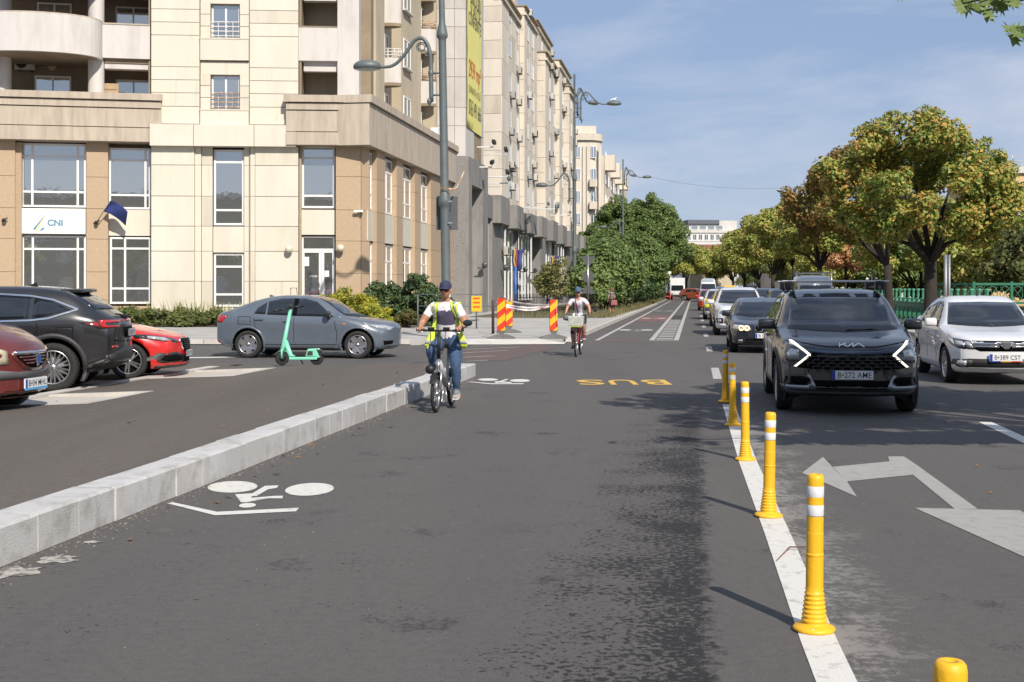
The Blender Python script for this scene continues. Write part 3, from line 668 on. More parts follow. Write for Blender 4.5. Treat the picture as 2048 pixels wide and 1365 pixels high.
for za, zb, dy, nm in ((lz1 - .28, lz1, -.10, 'cornice_lip'), (lz1 - .60, lz1 - .32, 0, 'cornice_band'), (lz0 + .62, lz1 - .64, .06, 'cornice_fascia'), (lz0, lz0 + .58, .03, 'cornice_base')):
    x1 = FL.x(322, -.5) if dy < .03 or nm == 'cornice_fascia' else FL.x(301, -.5)
    wl.add(MB().bx(XL, x1 + (.04 if dy < 0 else 0), -.5 + dy, 1.0, za, zb), nm, M_beton)
wl.add(MB().bx(XL + .1, FL.x(299, -.3), -.34, 1.0, lz0 + .02, lz1 - .02), 'cornice_core', M_seam)
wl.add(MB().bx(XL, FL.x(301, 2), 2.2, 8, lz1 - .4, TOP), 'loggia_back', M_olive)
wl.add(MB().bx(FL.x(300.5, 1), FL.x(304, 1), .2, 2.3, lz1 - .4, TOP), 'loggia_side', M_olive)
x205 = FL.x(205, .1); x300 = FL.x(300, .1)
for q, (pt, pb) in enumerate(((-92, -20), (50, 125))):
    zt, zb = FL.z(250, pt, .1), FL.z(250, pb - 8, .1)
    wl.add(MB().bx(x205, x300, .1, .26, zb, zt), 'parapet', M_plast); wl.add(MB().bx(x205, x300, .07, .29, zt, zt + .06), 'coping', M_beton)
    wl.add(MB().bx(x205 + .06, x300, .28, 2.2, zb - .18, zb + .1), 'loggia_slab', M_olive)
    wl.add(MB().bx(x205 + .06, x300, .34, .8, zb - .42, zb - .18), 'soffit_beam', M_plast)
    n = 24; xm = FL.x(60, -1.6); hw = x205 - xm; o_, i_ = [], []
    for k in range(n + 1):
        a = math.pi * k / n; cx = xm - hw * math.cos(a); 
        o_.append((cx, .12 - 1.75 * math.sin(a) ** .8)); i_.append((xm - (hw - .16) * math.cos(a), .12 - 1.59 * math.sin(a) ** .8))
    wl.add(MB().prism(o_ + i_[::-1], zb - .12, zt + .02), 'balcony', M_plast)
    wl.add(MB().prism([(a, b + .01) for a, b in o_] + [(x205, 2.2), (xm - hw, 2.2)], zb - .1, zb + .08), 'balcony_floor', M_olive)
    cp = MB(); 
    for k in range(n): cp.prism([o_[k], o_[k + 1], i_[k + 1], i_[k]], zt + .02, zt + .075)
    wl.add(cp, 'coping', M_beton)
for px in (191, 4, -150):
    k = MB(); x = FL.x(px, .2); k.lathe([(.34, lz1 - .1), (.34, TOP)], 22, (x, .42, 0)); wl.add(k, 'column', M_plast)
for (a, b, c, d) in ((74, 6, 143, 32), (231, 14, 302, 52), (69, 152, 142, 184), (232, 160, 302, 188), (74, -136, 143, -100), (231, -130, 302, -92)):
    zt = FL.z((a + c) / 2, b, 2.1); wl.fixup(window(off, FL.x(a, 2.1), FL.x(c, 2.1), zt - 1.5, zt, 2.18, cols=(.5,), g=M_glass))
M_ACS = [mat('air unit white', (.52, .51, .48), .5, var=.2), mat('air unit yellowed', (.45, .42, .35), .5, var=.25), mat('air unit grey', (.34, .34, .33), .5, var=.2)]
def ac_unit(mb_parent, loc, rz=0, sc=1.0):
    k = MB(); k.box((0, 0, 0), (.82 * sc, .3 * sc, .58 * sc)); o = k.build('air_conditioner', random.choice(M_ACS), mb_parent, loc, rz, bevel=.02)
    f = MB(); f.lathe([(0, -.156 * sc), (.23 * sc, -.156 * sc), (.24 * sc, -.15 * sc)], 18, (-.13 * sc, 0, 0), axis='y'); f.build('fan_grille', M_black, o)
    b = MB(); b.box((-.25 * sc, .1, -.33 * sc), (.05, .5, .05)); b.box((.25 * sc, .1, -.33 * sc), (.05, .5, .05)); b.box((0, .33, -.33 * sc), (.55 * sc, .05, .05)); b.build('bracket', M_grey, o); return o
wl.fixup(ac_unit(off, (FL.x(50, 1.9), 1.95, FL.z(50, 127, 1.9))))
k = MB(); k.lathe([(0, 0), (.17, 0), (.2, .05), (.17, .1), (0, .1)], 16, (0, 0, 0), axis='y'); wl.fixup(k.build('round_vent', M_beige, off, (FL.x(104, 2.1), 2.08, FL.z(104, 133, 2.1))))
k = MB(); x = FL.x(222, 1.2); z = lz1 + .0; k.bx(x - .25, x + .35, .9, .95, z + .2, z + .62); k.bx(x - .3, x + .3, .9, 1.5, z + .32, z + .38); k.build('balcony_chair', mat('brown seat', (.42, .30, .17), .7, var=.2), off).matrix_basis = wl.m
# small lamp on the left pier
for px, py in ((9, 441), (193, 446)):
    k = MB(); x, z = FL.x(px, 0), FL.z(px, py, 0); k.ball((x, -.12, z), (.09, .1, .08)); k.tube([(x - .12, .05, z - .02), (x, -.14, z), (x + .14, -.1, z + .1)], .025); wl.add(k, 'flag_bracket', M_black)
# sign board and flag are things of their own
ps = FL.w(FL.x(102, .28), .28, FL.z(102, 443, .28)); sg = thing('sign_board', 'white office sign board with blue CNI letters between two granite piers', 'sign', ps, FL.a)
sw, sh = FL.x(172, .28) - FL.x(33, .28), FL.z(102, 418, .28) - FL.z(102, 468, .28)
MB().bx(-sw / 2, sw / 2, -.04, .06, -sh / 2, sh / 2).build('board', mat('white sign face', (.80, .80, .80), .4, var=.03), sg, bevel=.01)
M_teal = mat('blue grey letter', (.13, .27, .36), .5, var=.1); M_blue2 = mat('logo blue', (.09, .22, .40), .5, var=.1); M_lime = mat('logo yellow', (.75, .70, .25), .5, var=.05); M_sub = mat('pale sub lettering', (.58, .46, .47), .5, var=.05)
ux = lambda px: (px - 102) * sw / 139
uz = lambda py: (443 - py) * sh / 50
lettering('lettering', 'CNI', ux(126) - ux(95), uz(439) - uz(452.5), M_teal, sg, (ux(110.5), -.047, uz(446)), (R(90), 0, 0), 0, .045)
lettering('lettering', 'Compania Națională', ux(147) - ux(95), .10, M_sub, sg, (ux(121), -.047, uz(457.5)), (R(90), 0, 0), 0)
lettering('lettering', 'de Investiții', ux(125) - ux(95), .10, M_sub, sg, (ux(110), -.047, uz(462.5)), (R(90), 0, 0), 0)
def sgpoly(pts, m, y, nm='logo'): 
    k = MB(); k.prism([(ux(a), uz(b)) for a, b in pts], y, y - .004, axis='y'); k.build(nm, m, sg, fix=True)
sgpoly([(96, 424), (66, 459), (70, 461)], M_blue2, -.041); sgpoly([(96, 424), (70.5, 461), (75, 463)], M_lime, -.041); sgpoly([(87, 455), (90, 458), (86, 461), (79.5, 464), (82, 459)], M_blue2, -.041)
fl = thing('flag', 'dark blue flag drooping from a slanted staff on the granite pier', 'flag', FL.w(FL.x(193, 0), -.14, FL.z(193, 447, 0)), FL.a)
MB().tube([(0, 0, 0), (.62, -.35, .92)], .016).build('staff', M_grey, fl)
k = MB(); n, m = 12, 8; vs = []
for i in range(n + 1):
    for j in range(m + 1):
        s_, t_ = i / n, j / m; p = V((.32, -.18, .48)).lerp(V((.62, -.35, .94)), 1 - s_ * .8)
        q = V((.25 + .72 * t_ + .12 * s_ * t_, .08 * math.sin(5 * t_ + 3 * s_), -.05 * t_ - .42 * t_ * t_ - .12 * t_ * s_)); vs.append(V((.62, -.35, .94)) + V((-.30 * s_ * (1 - .2 * t_), .17 * s_, -.46 * s_)) + V((q.x - .25, q.y, q.z)))
k.add(vs, [(i * (m + 1) + j, i * (m + 1) + j + 1, (i + 1) * (m + 1) + j + 1, (i + 1) * (m + 1) + j) for i in range(n) for j in range(m)], 0, True)
fo = k.build('cloth', mat('blue flag cloth', (.018, .03, .14), .8, var=.3, vscale=4), fl); md = fo.modifiers.new('thick', 'SOLIDIFY'); md.thickness = .006
# ---- pale grey tower with a granite base and the yellow banner -----------------
FG = Fr(at(931, 577, 73.2), R(4)); FGs = Fr(FG.o, math.pi / 2 + SANG)
bt = thing('office_tower', 'pale grey panel tower on a dark granite base carrying a yellow banner', 'building', (FG.o.x, FG.o.y, 0), FG.a)
wg, wgs = Wing(bt, FG, FG), Wing(bt, FG, FGs)
LG = FGs.x(967, 0); xg0 = FG.x(868); zg = FG.z(915, 313)
M_pg = mat('pale grey panel', (.50, .475, .45), .8, var=.2, vscale=.5, streak=(1, 1, .3)); M_pg2 = mat('pale grey panel stained', (.47, .445, .415), .8, var=.28, vscale=.6, streak=(1, 1, .3))
wg.add(MB().bx(xg0 - 3, -.04, .04, 12, zg, 30), 'tower_wall', M_seam); wgs.add(MB().bx(.04, LG - .05, .04, 8, zg, 30), 'tower_wall', M_seam)
zs = [zg] + [FG.z(915, y) for y in (252, 215, 154, 118, 54, 18, -44, -80, -140)] + [30]
for a, b in zip(zs[:-1], zs[1:]):
    panel(bt, xg0 - 3, FG.x(909), a, b, 0, random.choice((M_pg, M_pg2)), th=.08); panel(bt, FG.x(909), 0, a, b, 0, random.choice((M_pg, M_pg2)), th=.08)
    if a > zg + .1: wgs.fixup(panel(bt, .0, LG, a, b, 0, random.choice((M_pg, M_pg2)), th=.08))
wa, wb = FGs.x(938.5, .3), FGs.x(955, .3)
wgs.fixup(panel(bt, .0, wa, zs[0], zs[1], 0, M_pg, th=.08)); wgs.fixup(panel(bt, wb, LG, zs[0], zs[1], 0, M_pg, th=.08)); wgs.fixup(window(bt, wa, wb, zg + .3, zs[1] - .1, .3, cols=(.4, .75), g=M_glass))
# granite base
part('granite_base', M_granite, bt, xg0 - 3, 0, -.25, 10, 0, zg)
xt0, xt1 = FGs.x(936, 0), FGs.x(958, 0); ztw = FGs.z(947, 375, 0)
for a, b, c, d in ((-.24, xt0, 0, zg - .02), (xt1, LG + .3, 0, zg - .02), (xt0, xt1, ztw, zg - .02)): wgs.add(MB().bx(a, b, -.24, 2, c, d), 'granite_base', M_granite2)
wgs.fixup(window(bt, xt0, xt1, .6, ztw, .5, cols=(.25, .5, .75), rows=(.42, .62), fw=.06, fm=M_grey, g=M_glass))
# banner
xb0, xb1 = FGs.x(934.5, -.06), FGs.x(962.5, -.06); zb1 = 22.5; zb0 = FGs.z(934.5, 254, -.06)
bn = thing('banner', 'tall yellow rental banner with red and black lettering on the tower side', 'banner', FGs.w(xb0, -.06, zb0), FGs.a)
bw = xb1 - xb0
k = MB(); n = 20
vs = []
for i in range(n + 1):
    for j in range(5): vs.append((bw * j / 4, .012 * math.sin(i * 1.3 + j), (zb1 - zb0) * i / n))
for i in range(n + 1):
    for j in range(5): vs.append((bw * j / 4, .03 + .012 * math.sin(i * 1.3 + j), (zb1 - zb0) * i / n))
o2 = (n + 1) * 5
k.add(vs, [(i * 5 + j, i * 5 + j + 1, i * 5 + j + 6, i * 5 + j + 5) for i in range(n) for j in range(4)] + [(0, o2, o2 + 1, 1)], 0, True)
k.build('sheet', mat('yellow vinyl', (.76, .69, .19), .55, var=.08, vscale=.5), bn)
M_bl = mat('banner black', (.12, .115, .06), .6, var=.1); M_rd = mat('banner red', (.62, .09, .02), .6, var=.1)
def bl(txt, py, h, m, fx0=.1, fx1=.93):
    z = FGs.z(934.5 + (fx0 + fx1) / 2 * 27, py, -.06) - zb0; w_ = (fx1 - fx0) * bw
    lettering('lettering', txt, w_, h, m, bn, (bw * (fx0 + fx1) / 2, -.025, z), (R(90), 0, 0), 0, 0)
bl('BIROURI', 3, .85, M_bl, .26, .93); bl('SI SALI DE', 25, .85, M_bl, .2, .93); bl('CONFERINȚE', 51, 1.0, M_bl, .08, .97)
bl('2939 mp²', 150, 1.35, M_rd, .1, .95); bl('SUPRAFAȚA UTILĂ', 186, .72, M_bl, .1, .93); bl('0763 491 666', 221, .95, M_bl, .1, .95)
# ---- long granite arcade and the cream apartment block above ---------------------
FA = Fr(st(-13.3, 79), math.pi / 2 + SANG)
ap_ = thing('apartment_block', 'long cream apartment block of stepped bays above a grey granite arcade', 'building', (FA.o.x, FA.o.y, 0), FA.a)
LA = FA.x(1143, 0); za1 = FA.z(968, 385, 0)
M_joint2 = mat('facade seam', (.22, .17, .12), .9, var=.3)
rec = [(966, 974), (1007, 1024), (1033, 1043), (1047, 1063), (1070, 1073), (1091, 1102), (1106, 1111), (1117, 1127)]
part('arcade_back', M_granite2, ap_, 0, LA + 12, 1.2, 9, 0, za1 - .4)
xs_ = [(max(.05, FA.x(a, 0)), FA.x(b, .35)) for a, b in rec]; last = .0
zlin = za1 - 1.5
for i, (a, b) in enumerate(xs_ + [(LA + 12, LA + 12.1)]):
    if a - last > .2:
        part('pier', random.choice((M_granite2, M_granite)), ap_, last, a, .0, 1.25, 0, zlin)
    last = b
x = 0; i = 0
while x < LA + 11:
    ln = random.uniform(3.2, 4.6); proud = -.55 if i % 2 else -.02
    part('lintel_block', random.choice((M_granite, M_granite2)), ap_, x + .01, x + ln - .01, proud, 1.3, zlin - (.0 if proud > -.1 else .25), za1 + random.uniform(-.25, .1)); x += ln; i += 1
for j, (a, b) in enumerate(xs_):
    if b - a < .4 or j in (2, 4, 6): part('recess_back', M_granite, ap_, a, b, .7, 1.25, 0, zlin); continue
    part('recess_back', M_granite, ap_, a, b, .5, 1.25, 0, zlin)
    wn_ = window(ap_, a + .01, b - .01, .7, zlin - .05, .42, cols=(.33, .66), rows=(.6,), fw=.06, g=M_glass)
    bl_ = MB(); nn = 4
    for q in range(nn): xx = a + (b - a) * (q + .5) / nn; bl_.bx(xx - .13, xx + .13, .20, .30, .7, zlin - .3)
    bl_.build('pipe_screen', M_blind, wn_)
for px in (968, 1010, 1049.5, 1069.5, 1094, 1108): 
    xx = FA.x(px, -.3); zz = FA.z(px, 530 if px < 1000 else 535 + (px - 1010) * .1, -.3); k = MB(); k.ball((xx, -.35, zz), .2, 12, 8); k.tube([(xx, .1, zz - .2), (xx, -.35, zz - .2)], .04); k.build('globe_lamp', mat('smoked globe', (.10, .095, .09), .15, var=.1), ap_)
for px in (1013, 1027): ac_unit(ap_, (FA.x(px, -.3), -.32, FA.z(px, 502, -.3)))
part('roof_deck', M_granite, ap_, .1, LA + 11, .3, 9, za1 - .6, za1 - .25)
# stepped bays: (pixel start, pixel end, plane offset x0, top height)
def bay(px0, px1, X0, ztop, cols, depth=10, front=True, grp=0, acs=3, attic=False):
    d = (-13.3 - X0) * math.cos(math.atan(SL)); x0 = FA.x(px0, d); x1 = FA.x(px1, d)
    part('bay_wall', M_pale, ap_, x0 + .04, x1, d + .25, d + depth, za1 - .5, ztop); H = 2.95
    nrow = int((ztop - za1) / H); 
    zz = [za1 - .5] + [za1 + .6 + q * H for q in range(nrow + 1) if za1 + .6 + q * H < ztop - .4] + [ztop]
    wx = [(x0 + (x1 - x0) * c, .75 if c < .8 else .6) for c in cols]
    cuts = [x0] + [v for c, h in wx for v in (c - h, c + h)] + [x1]
    for a, b in zip(zz[:-1], zz[1:]):
        for i in range(0, len(cuts), 2):                                # cladding between the window strips
            if cuts[i + 1] - cuts[i] > .1: panel(ap_, cuts[i], cuts[i + 1], a, b, d - (.04 if i % 4 == 0 else 0), random.choice((M_pale, M_pale2)), th=.4, gap=.015)
        for c, h in wx:
            if b - a > 2:
                panel(ap_, c - h, c + h, a, a + .95, d + .02, random.choice((M_pale, M_pale2)), th=.25); panel(ap_, c - h, c + h, b - .4, b, d - .01, M_pale2, th=.25)
                window(ap_, c - h, c + h, a + .97, b - .42, d + .045, cols=(.5,), fw=.07, g=M_glass2)
            else: panel(ap_, c - h, c + h, a, b, d + .08, M_pale2, th=.2)
        if front:
            hh = [a, (a + b) / 2, b] if b - a > 2 else [a, b]
            for p, q in zip(hh[:-1], hh[1:]):
                k = MB(); k.bx(x0 - .05, x0 + .05, d + .02, d + depth, p + .015, q - .015); k.build('wall_panel', random.choice((M_pale, M_pale2)), ap_)
    part('parapet', M_pale2, ap_, x0 - .12, x1 + .05, d - .22, d + .6, ztop - .75, ztop - .55); part('parapet_cap', M_seam, ap_, x0 - .14, x1 + .05, d - .25, d + depth, ztop, ztop + .12)
    for _ in range(acs):
        c, h = random.choice(wx); a = random.choice(zz[1:-1]); ac_unit(ap_, (c + random.uniform(-.5, .5), d - .28, a + random.choice((.55, .75, 1.9))), 0, 1.0)
bay(1003, 1048, -15.5, 25.6, (.35, .68), acs=8); bay(1003, 1034, -17.2, 31, (.4, .7), front=True, acs=0)
bay(1048, 1073, -15.1, 26.6, (.3, .68), acs=7)
bay(1072, 1103, -16.3, 29.2, (.35, .75), acs=1)
bay(1090, 1118, -14.35, 24.3, (.3, .66), acs=9)
bay(1118, 1140, -14.0, 25.2, (.3, .7), acs=8)
bay(1138, 1151, -13.4, 23.2, (.3, .7), acs=5)
for px, py in ((972, 285), (997, 300), (968, 325), (1000, 345), (1003, 358), (1085, 408), (1105, 412), (1130, 425)):   # cameras on white brackets above the arcade
    xx = FA.x(px, -.4); zz = FA.z(px, py, -.4); k = MB(); k.box((xx, -.9, zz), (.62, .2, .2), MX.Rotation(random.uniform(-.5, .5), 3, 'Y')); o = k.build('security_camera', M_black if px < 1001 else M_grey, ap_)
    MB().tube([(xx, 2.2, zz - .3), (xx, -.9, zz - .3), (xx, -.9, zz - .1)], .05, 6).build('bracket', M_white, o)
# Romanian and EU flags before the arcade
for px, py in ((1034, 520), (1109, 530)):
    d = -1.2; t = FA.t(px, d); f = thing('flag_pair', 'paired Romanian and European flags on the %s arcade pier' % ('nearer' if px < 1100 else 'farther'), 'flags', FA.w(FA.x(px, d), d, FA.z(px, py, d)), 0, 'flag pairs along the granite arcade'); f.scale = (.5, .5, .75)
    for sx, cols in ((-.35, ((.03, .04, .16), (.50, .38, .08), (.34, .05, .06))), (.4, ((.05, .06, .20),))):
        k = MB(); ms = [mat('flag %d%d%d' % tuple(int(c * 100) for c in q), q, .8, var=.15) for q in cols]
        nb = len(cols); h = 1.9; n = 9
        for q in range(nb):
            vs = []; xa, xb_ = sx - .38 + .76 * q / nb, sx - .38 + .76 * (q + 1) / nb
            for i in range(n + 1):
                for xx in (xa, xb_): vs.append((xx * (1 - .3 * i / n) + sx * .3 * i / n + .05 * math.sin(i), .12 * math.sin(i * .8 + xx * 8), h / 2 - h * i / n + .25 * (xx - sx)))
            k.add(vs, [(2 * i, 2 * i + 1, 2 * i + 3, 2 * i + 2) for i in range(n)], q, True)
        o = k.build('cloth', ms, f); md = o.modifiers.new('thick', 'SOLIDIFY'); md.thickness = .01
        MB().tube([(sx - .4, 0, 1.1), (0, .3, -1.6)], .03).build('staff', M_grey, f)
# ---- farther buildings --------------------------------------------------------------
def simple_block(name, label, fr, w, dpt, h, m, rows, cols, wz0=1.2, hs=3.0, wh=1.4, ww=1.3, both=True, roof=None, ledges=True, g=None, side='right'):
    b = thing(name, label, 'building', (fr.o.x, fr.o.y, 0), fr.a)
    part('wall', m, b, 0, w, 0, dpt, 0, h)
    for r in range(rows):
        z = wz0 + r * hs
        for c in range(cols):
            x = w * (c + .5) / cols; window(b, x - ww / 2, x + ww / 2, z, z + wh, -.01, cols=(.5,), fw=.09, g=g or M_glass2)
        if ledges: part('ledge', M_plast, b, -.1, w + .1, -.12, .0, z - .35, z - .2)
    part('cornice', M_plast, b, -.25, w + .25, -.3, dpt + .2, h - .5, h + .1)
    return b
FB = Fr(at(1150, 577, 168), R(2)); 
cb = thing('apartment_building', 'cream apartment building with rounded corner and stacked balconies beyond the cream block', 'building', (FB.o.x, FB.o.y, 0), FB.a)
wC = FB.x(1206, 0); FBs = Fr(FB.w(wC, 0, 0), math.pi / 2 + SANG); wcs = Wing(cb, FB, FBs); LB = FBs.x(1254, 0); hB = FB.z(1190, 278)
rr = 2.2
pl = [(-2, 0), (wC - rr, 0)] + [(wC - rr + rr * math.sin(a), rr - rr * math.cos(a)) for a in [R(q) for q in range(10, 90, 10)]] + [(wC + .1, rr), (wC + .1, 14), (-2, 14)]
MB().prism(pl, 0, hB).build('wall', M_pale, cb); 
MB().prism([(x * 1.02, y - .35 if y < 10 else y) for x, y in pl], hB - .2, hB + .7).build('cornice', M_pale2, cb)
part('attic', M_pale, cb, -2, wC - .8, 1.2, 10, hB + .7, FB.z(1175, 250))
wcs.add(MB().bx(rr, LB, .05, 12, 0, hB - 2), 'side_wall', M_pale2)
for r in range(9):
    z = hB - 2.6 - r * 3.0
    if z < 1: break
    for px0, px1 in ((1151, 1157), (1181, 1189)): window(cb, FB.x(px0), FB.x(px1) + .25, z, z + 1.6, -.02, cols=(.5,), fw=.07)
    if r: part('balcony', M_pale2, cb, FB.x(1178), FB.x(1193), -.9, .0, z - .9, z + .1)
    for px in (1165, 1173, 1197): part('pilaster', M_pale, cb, FB.x(px), FB.x(px) + .35, -.25, .0, z - 1.4, z + 1.6)
    for q in range(7): 
        x = rr + 3 + q * 5.6; wcs.fixup(window(cb, x, x + 1.4, z, z + 1.5, .03, cols=(.5,), fw=.07))
        if q % 2 == 0 and r % 2 == 0: wcs.fixup(part('bay_balcony', M_pale, cb, x - .6, x + 2.4, -1.3, .05, z - 1.2, z + .9))
FW = Fr(at(1372, 577, 310), R(6)); ww_ = FW.x(1476); hw_ = FW.z(1400, 462)
wbld = simple_block('hotel_building', 'distant white hotel block with dark glazed attic above the red roof', FW, ww_, 20, hw_, mat('white far wall', (.62, .61, .60), .8, var=.15, vscale=.2), 5, 9, 2, 2.9, 1.5, 1.0)
part('attic', M_plast, wbld, 1, ww_ * .62, 1, 18, hw_ + .1, FW.z(1400, 448)); part('attic_roof', mat('slate roof', (.10, .11, .13), .6, var=.2), wbld, .6, ww_ * .65, .4, 18.5, FW.z(1400, 448), FW.z(1400, 440))
for q in range(4): window(wbld, 1.5 + q * 2.1, 3.3 + q * 2.1, hw_ + .3, FW.z(1400, 450), .95, fw=.08, g=M_glass)
part('attic', M_plast, wbld, ww_ * .66, ww_, 1, 18, hw_ + .1, FW.z(1400, 441))
FQ = Fr(at(1380, 577, 255), R(3)); hq = FQ.z(1400, 520)
hs_ = thing('tiled_house', 'low house with a weathered red tiled roof below the white hotel', 'house', (FQ.o.x, FQ.o.y, 0), FQ.a)
part('wall', M_beige, hs_, 0, 9, 0, 8, 0, hq); M_tile = mat('red roof tile', (.22, .085, .055), .85, var=.4, vscale=1.5)
k = MB(); zr = FQ.z(1400, 488); k.add([(-.4, -.5, hq), (9.4, -.5, hq), (9.4, 8.5, hq), (-.4, 8.5, hq), (1.2, 4, zr), (8.2, 4, zr)], [(0, 1, 5, 4), (1, 2, 5), (2, 3, 4, 5), (3, 0, 4), (3, 2, 1, 0)]); rf = k.build('roof', M_tile, hs_)
for x in (2.2, 6): MB().bx(x, x + 1.0, 1.0, 2.0, (hq + zr) / 2 - .7, (hq + zr) / 2 + .1).build('roof_window', M_glass, rf)
for x in (1, 3.5, 6): window(hs_, x, x + 1.2, hq - 2.1, hq - .6, -.02, cols=(.5,))
FY = Fr(at(1980, 577, 112), R(-6)); 
yb = simple_block('ochre_building', 'flat roofed ochre building behind the plane trees at the right edge', FY, 22, 15, FY.z(2020, 336), mat('ochre plaster', (.62, .44, .22), .85, var=.15, vscale=.4), 2, 6, 3.6, 3.2, 1.7, 1.4, ledges=False)
rl = MB(); zt = FY.z(2020, 336) + .1
for h in (.5, 1.0): rl.tube([(0, .2, zt + h), (22, .2, zt + h)], .03, 5)
for q in range(12): rl.tube([(q * 2, .2, zt), (q * 2, .2, zt + 1)], .03, 5)
rl.build('roof_railing', M_rail, yb)
FZ = Fr(at(1560, 577, 190), R(4)); simple_block('pale_building', 'pale grey building hardly seen through the avenue trees', FZ, 26, 12, FZ.z(1690, 492), M_pg, 3, 8, 2, 3.2)
# buildings across the water behind the camera, seen in the window reflections
for i, (x, y, wd, h) in enumerate(((-62, -44, 30, 11.5), (-24, -52, 26, 13.5), (14, -48, 30, 11))):
    f_ = Fr((x + wd, y, 0), math.pi); simple_block('terrace_house', ('low brown block', 'taller brown block', 'low brown block near the trees')[i] + ' behind the viewer, reflected in the office windows', f_, wd, 12, h, M_olive, 3, 7, 1.5, 3.3)
# ---------------------------------------------------------------- vegetation
def leafmat(name, cols, rough=.5, trans=.28, patch=None):
    m = bpy.data.materials.new(name); m.use_nodes = True; t = m.node_tree; b = t.nodes['Principled BSDF']; K = t.nodes.new; Lk = t.links.new
    g = K('ShaderNodeNewGeometry'); r = K('ShaderNodeValToRGB'); e = r.color_ramp.elements
    for i, (p, c) in enumerate(cols):
        q = e[i] if i < 2 else e.new(p)
        q.position = p; q.color = (*c, 1)
    n = K('ShaderNodeTexNoise'); n.inputs['Scale'].default_value = .55; n.inputs['Detail'].default_value = 3; Lk(g.outputs['Position'], n.inputs['Vector'])
    a = K('ShaderNodeMath'); a.operation = 'MULTIPLY_ADD'; Lk(n.outputs['Fac'], a.inputs[0]); a.inputs[1].default_value = patch or 1.1; Lk(g.outputs['Random Per Island'], a.inputs[2])
    s_ = K('ShaderNodeMath'); s_.operation = 'MULTIPLY_ADD'; Lk(a.outputs[0], s_.inputs[0]); s_.inputs[1].default_value = .62; s_.inputs[2].default_value = -.17; Lk(s_.outputs[0], r.inputs[0])
    Lk(r.outputs[0], b.inputs['Base Color']); b.inputs['Roughness'].default_value = rough; b.inputs['Specular IOR Level'].default_value = .35
    tr = K('ShaderNodeBsdfTranslucent'); Lk(r.outputs[0], tr.inputs['Color']); mx = K('ShaderNodeMixShader'); mx.inputs[0].default_value = trans
    o = t.nodes['Material Output']; Lk(b.outputs[0], mx.inputs[1]); Lk(tr.outputs[0], mx.inputs[2]); Lk(mx.outputs[0], o.inputs['Surface'])
    MATS[name] = m; return m
L_AUT = leafmat('plane leaf', [(0, (0.090, 0.160, 0.033)), (.30, (0.180, 0.259, 0.050)), (.52, (0.319, 0.336, 0.066)), (.72, (0.510, 0.345, 0.086)), (.9, (0.588, 0.272, 0.098))])
L_AUT3 = leafmat('orange plane leaf', [(0, (.09, .12, .025)), (.25, (.15, .165, .035)), (.45, (.24, .185, .045)), (.65, (.33, .19, .055)), (.9, (.34, .15, .06))])
L_AUT2 = leafmat('far plane leaf', [(0, (0.146, 0.209, 0.047)), (.35, (0.256, 0.315, 0.063)), (.62, (0.402, 0.395, 0.091)), (.85, (0.535, 0.367, 0.121))])
L_GREEN = leafmat('green leaf', [(0, (0.077, 0.130, 0.039)), (.45, (0.139, 0.205, 0.060)), (.75, (0.218, 0.271, 0.087)), (.95, (0.317, 0.304, 0.097))])
L_DARK = leafmat('dark leaf', [(0, (0.031, 0.065, 0.027)), (.5, (0.065, 0.115, 0.043)), (.8, (0.125, 0.158, 0.058)), (1, (0.268, 0.250, 0.097))])
L_PINK = leafmat('pinkish autumn leaf', [(0, (0.307, 0.192, 0.067)), (.4, (0.537, 0.307, 0.135)), (.7, (0.690, 0.383, 0.212)), (1, (0.575, 0.383, 0.115))])
L_LIME = leafmat('golden juniper', [(0, (0.134, 0.182, 0.027)), (.4, (0.268, 0.291, 0.034)), (.75, (0.440, 0.408, 0.046)), (1, (0.535, 0.437, 0.062))], patch=1.3)
L_JUN = leafmat('green juniper', [(0, (0.046, 0.076, 0.024)), (.4, (0.100, 0.133, 0.038)), (.75, (0.184, 0.196, 0.057)), (1, (0.262, 0.203, 0.082))])
L_OLIVE = leafmat('oleander leaf', [(0, (0.115, 0.143, 0.048)), (.5, (0.212, 0.230, 0.077)), (.8, (0.365, 0.288, 0.125)), (1, (0.633, 0.365, 0.268))])
L_OLIVE2 = leafmat('olive park leaf', [(0, (.07, .09, .03)), (.4, (.12, .14, .04)), (.7, (.18, .17, .05)), (1, (.25, .18, .06))])
M_bark = mat('dark bark', (.036, .028, .022), .95, var=.5, vscale=9, bump=.8, bscale=16, streak=(2, 2, .5))
rng = np.random.default_rng(5)
def leaf_mesh(name, P, N, size, m, long=1.35):
    n = len(P); N = N / np.maximum(1e-6, np.linalg.norm(N, axis=1, keepdims=True))
    a = rng.normal(size=(n, 3)); U = np.cross(N, a); U /= np.maximum(1e-6, np.linalg.norm(U, axis=1, keepdims=True)); W = np.cross(N, U)
    s = size * rng.uniform(.55, 1.25, (n, 1))
    fold = N * s * .18
    v = np.stack([P - U * s * .5 * long, P + W * s * .42 - fold, P + U * s * .5 * long, P - W * s * .42 - fold], 1).reshape(-1, 3)
    i = (np.arange(n) * 4)[:, None]
    f = np.concatenate([i + np.array([[0, 3, 2]]), i + np.array([[0, 2, 1]])], 1).reshape(-1)
    me = bpy.data.meshes.new(name); me.vertices.add(n * 4); me.vertices.foreach_set('co', v.astype(np.float32).ravel())
    me.loops.add(n * 6); me.loops.foreach_set('vertex_index', f.astype(np.int32)); me.polygons.add(n * 2)
    me.polygons.foreach_set('loop_start', (np.arange(n * 2) * 3).astype(np.int32))
    try: me.polygons.foreach_set('loop_total', np.full(n * 2, 3, np.int32))
    except Exception: pass
    me.materials.append(m); me.update(calc_edges=True); return me
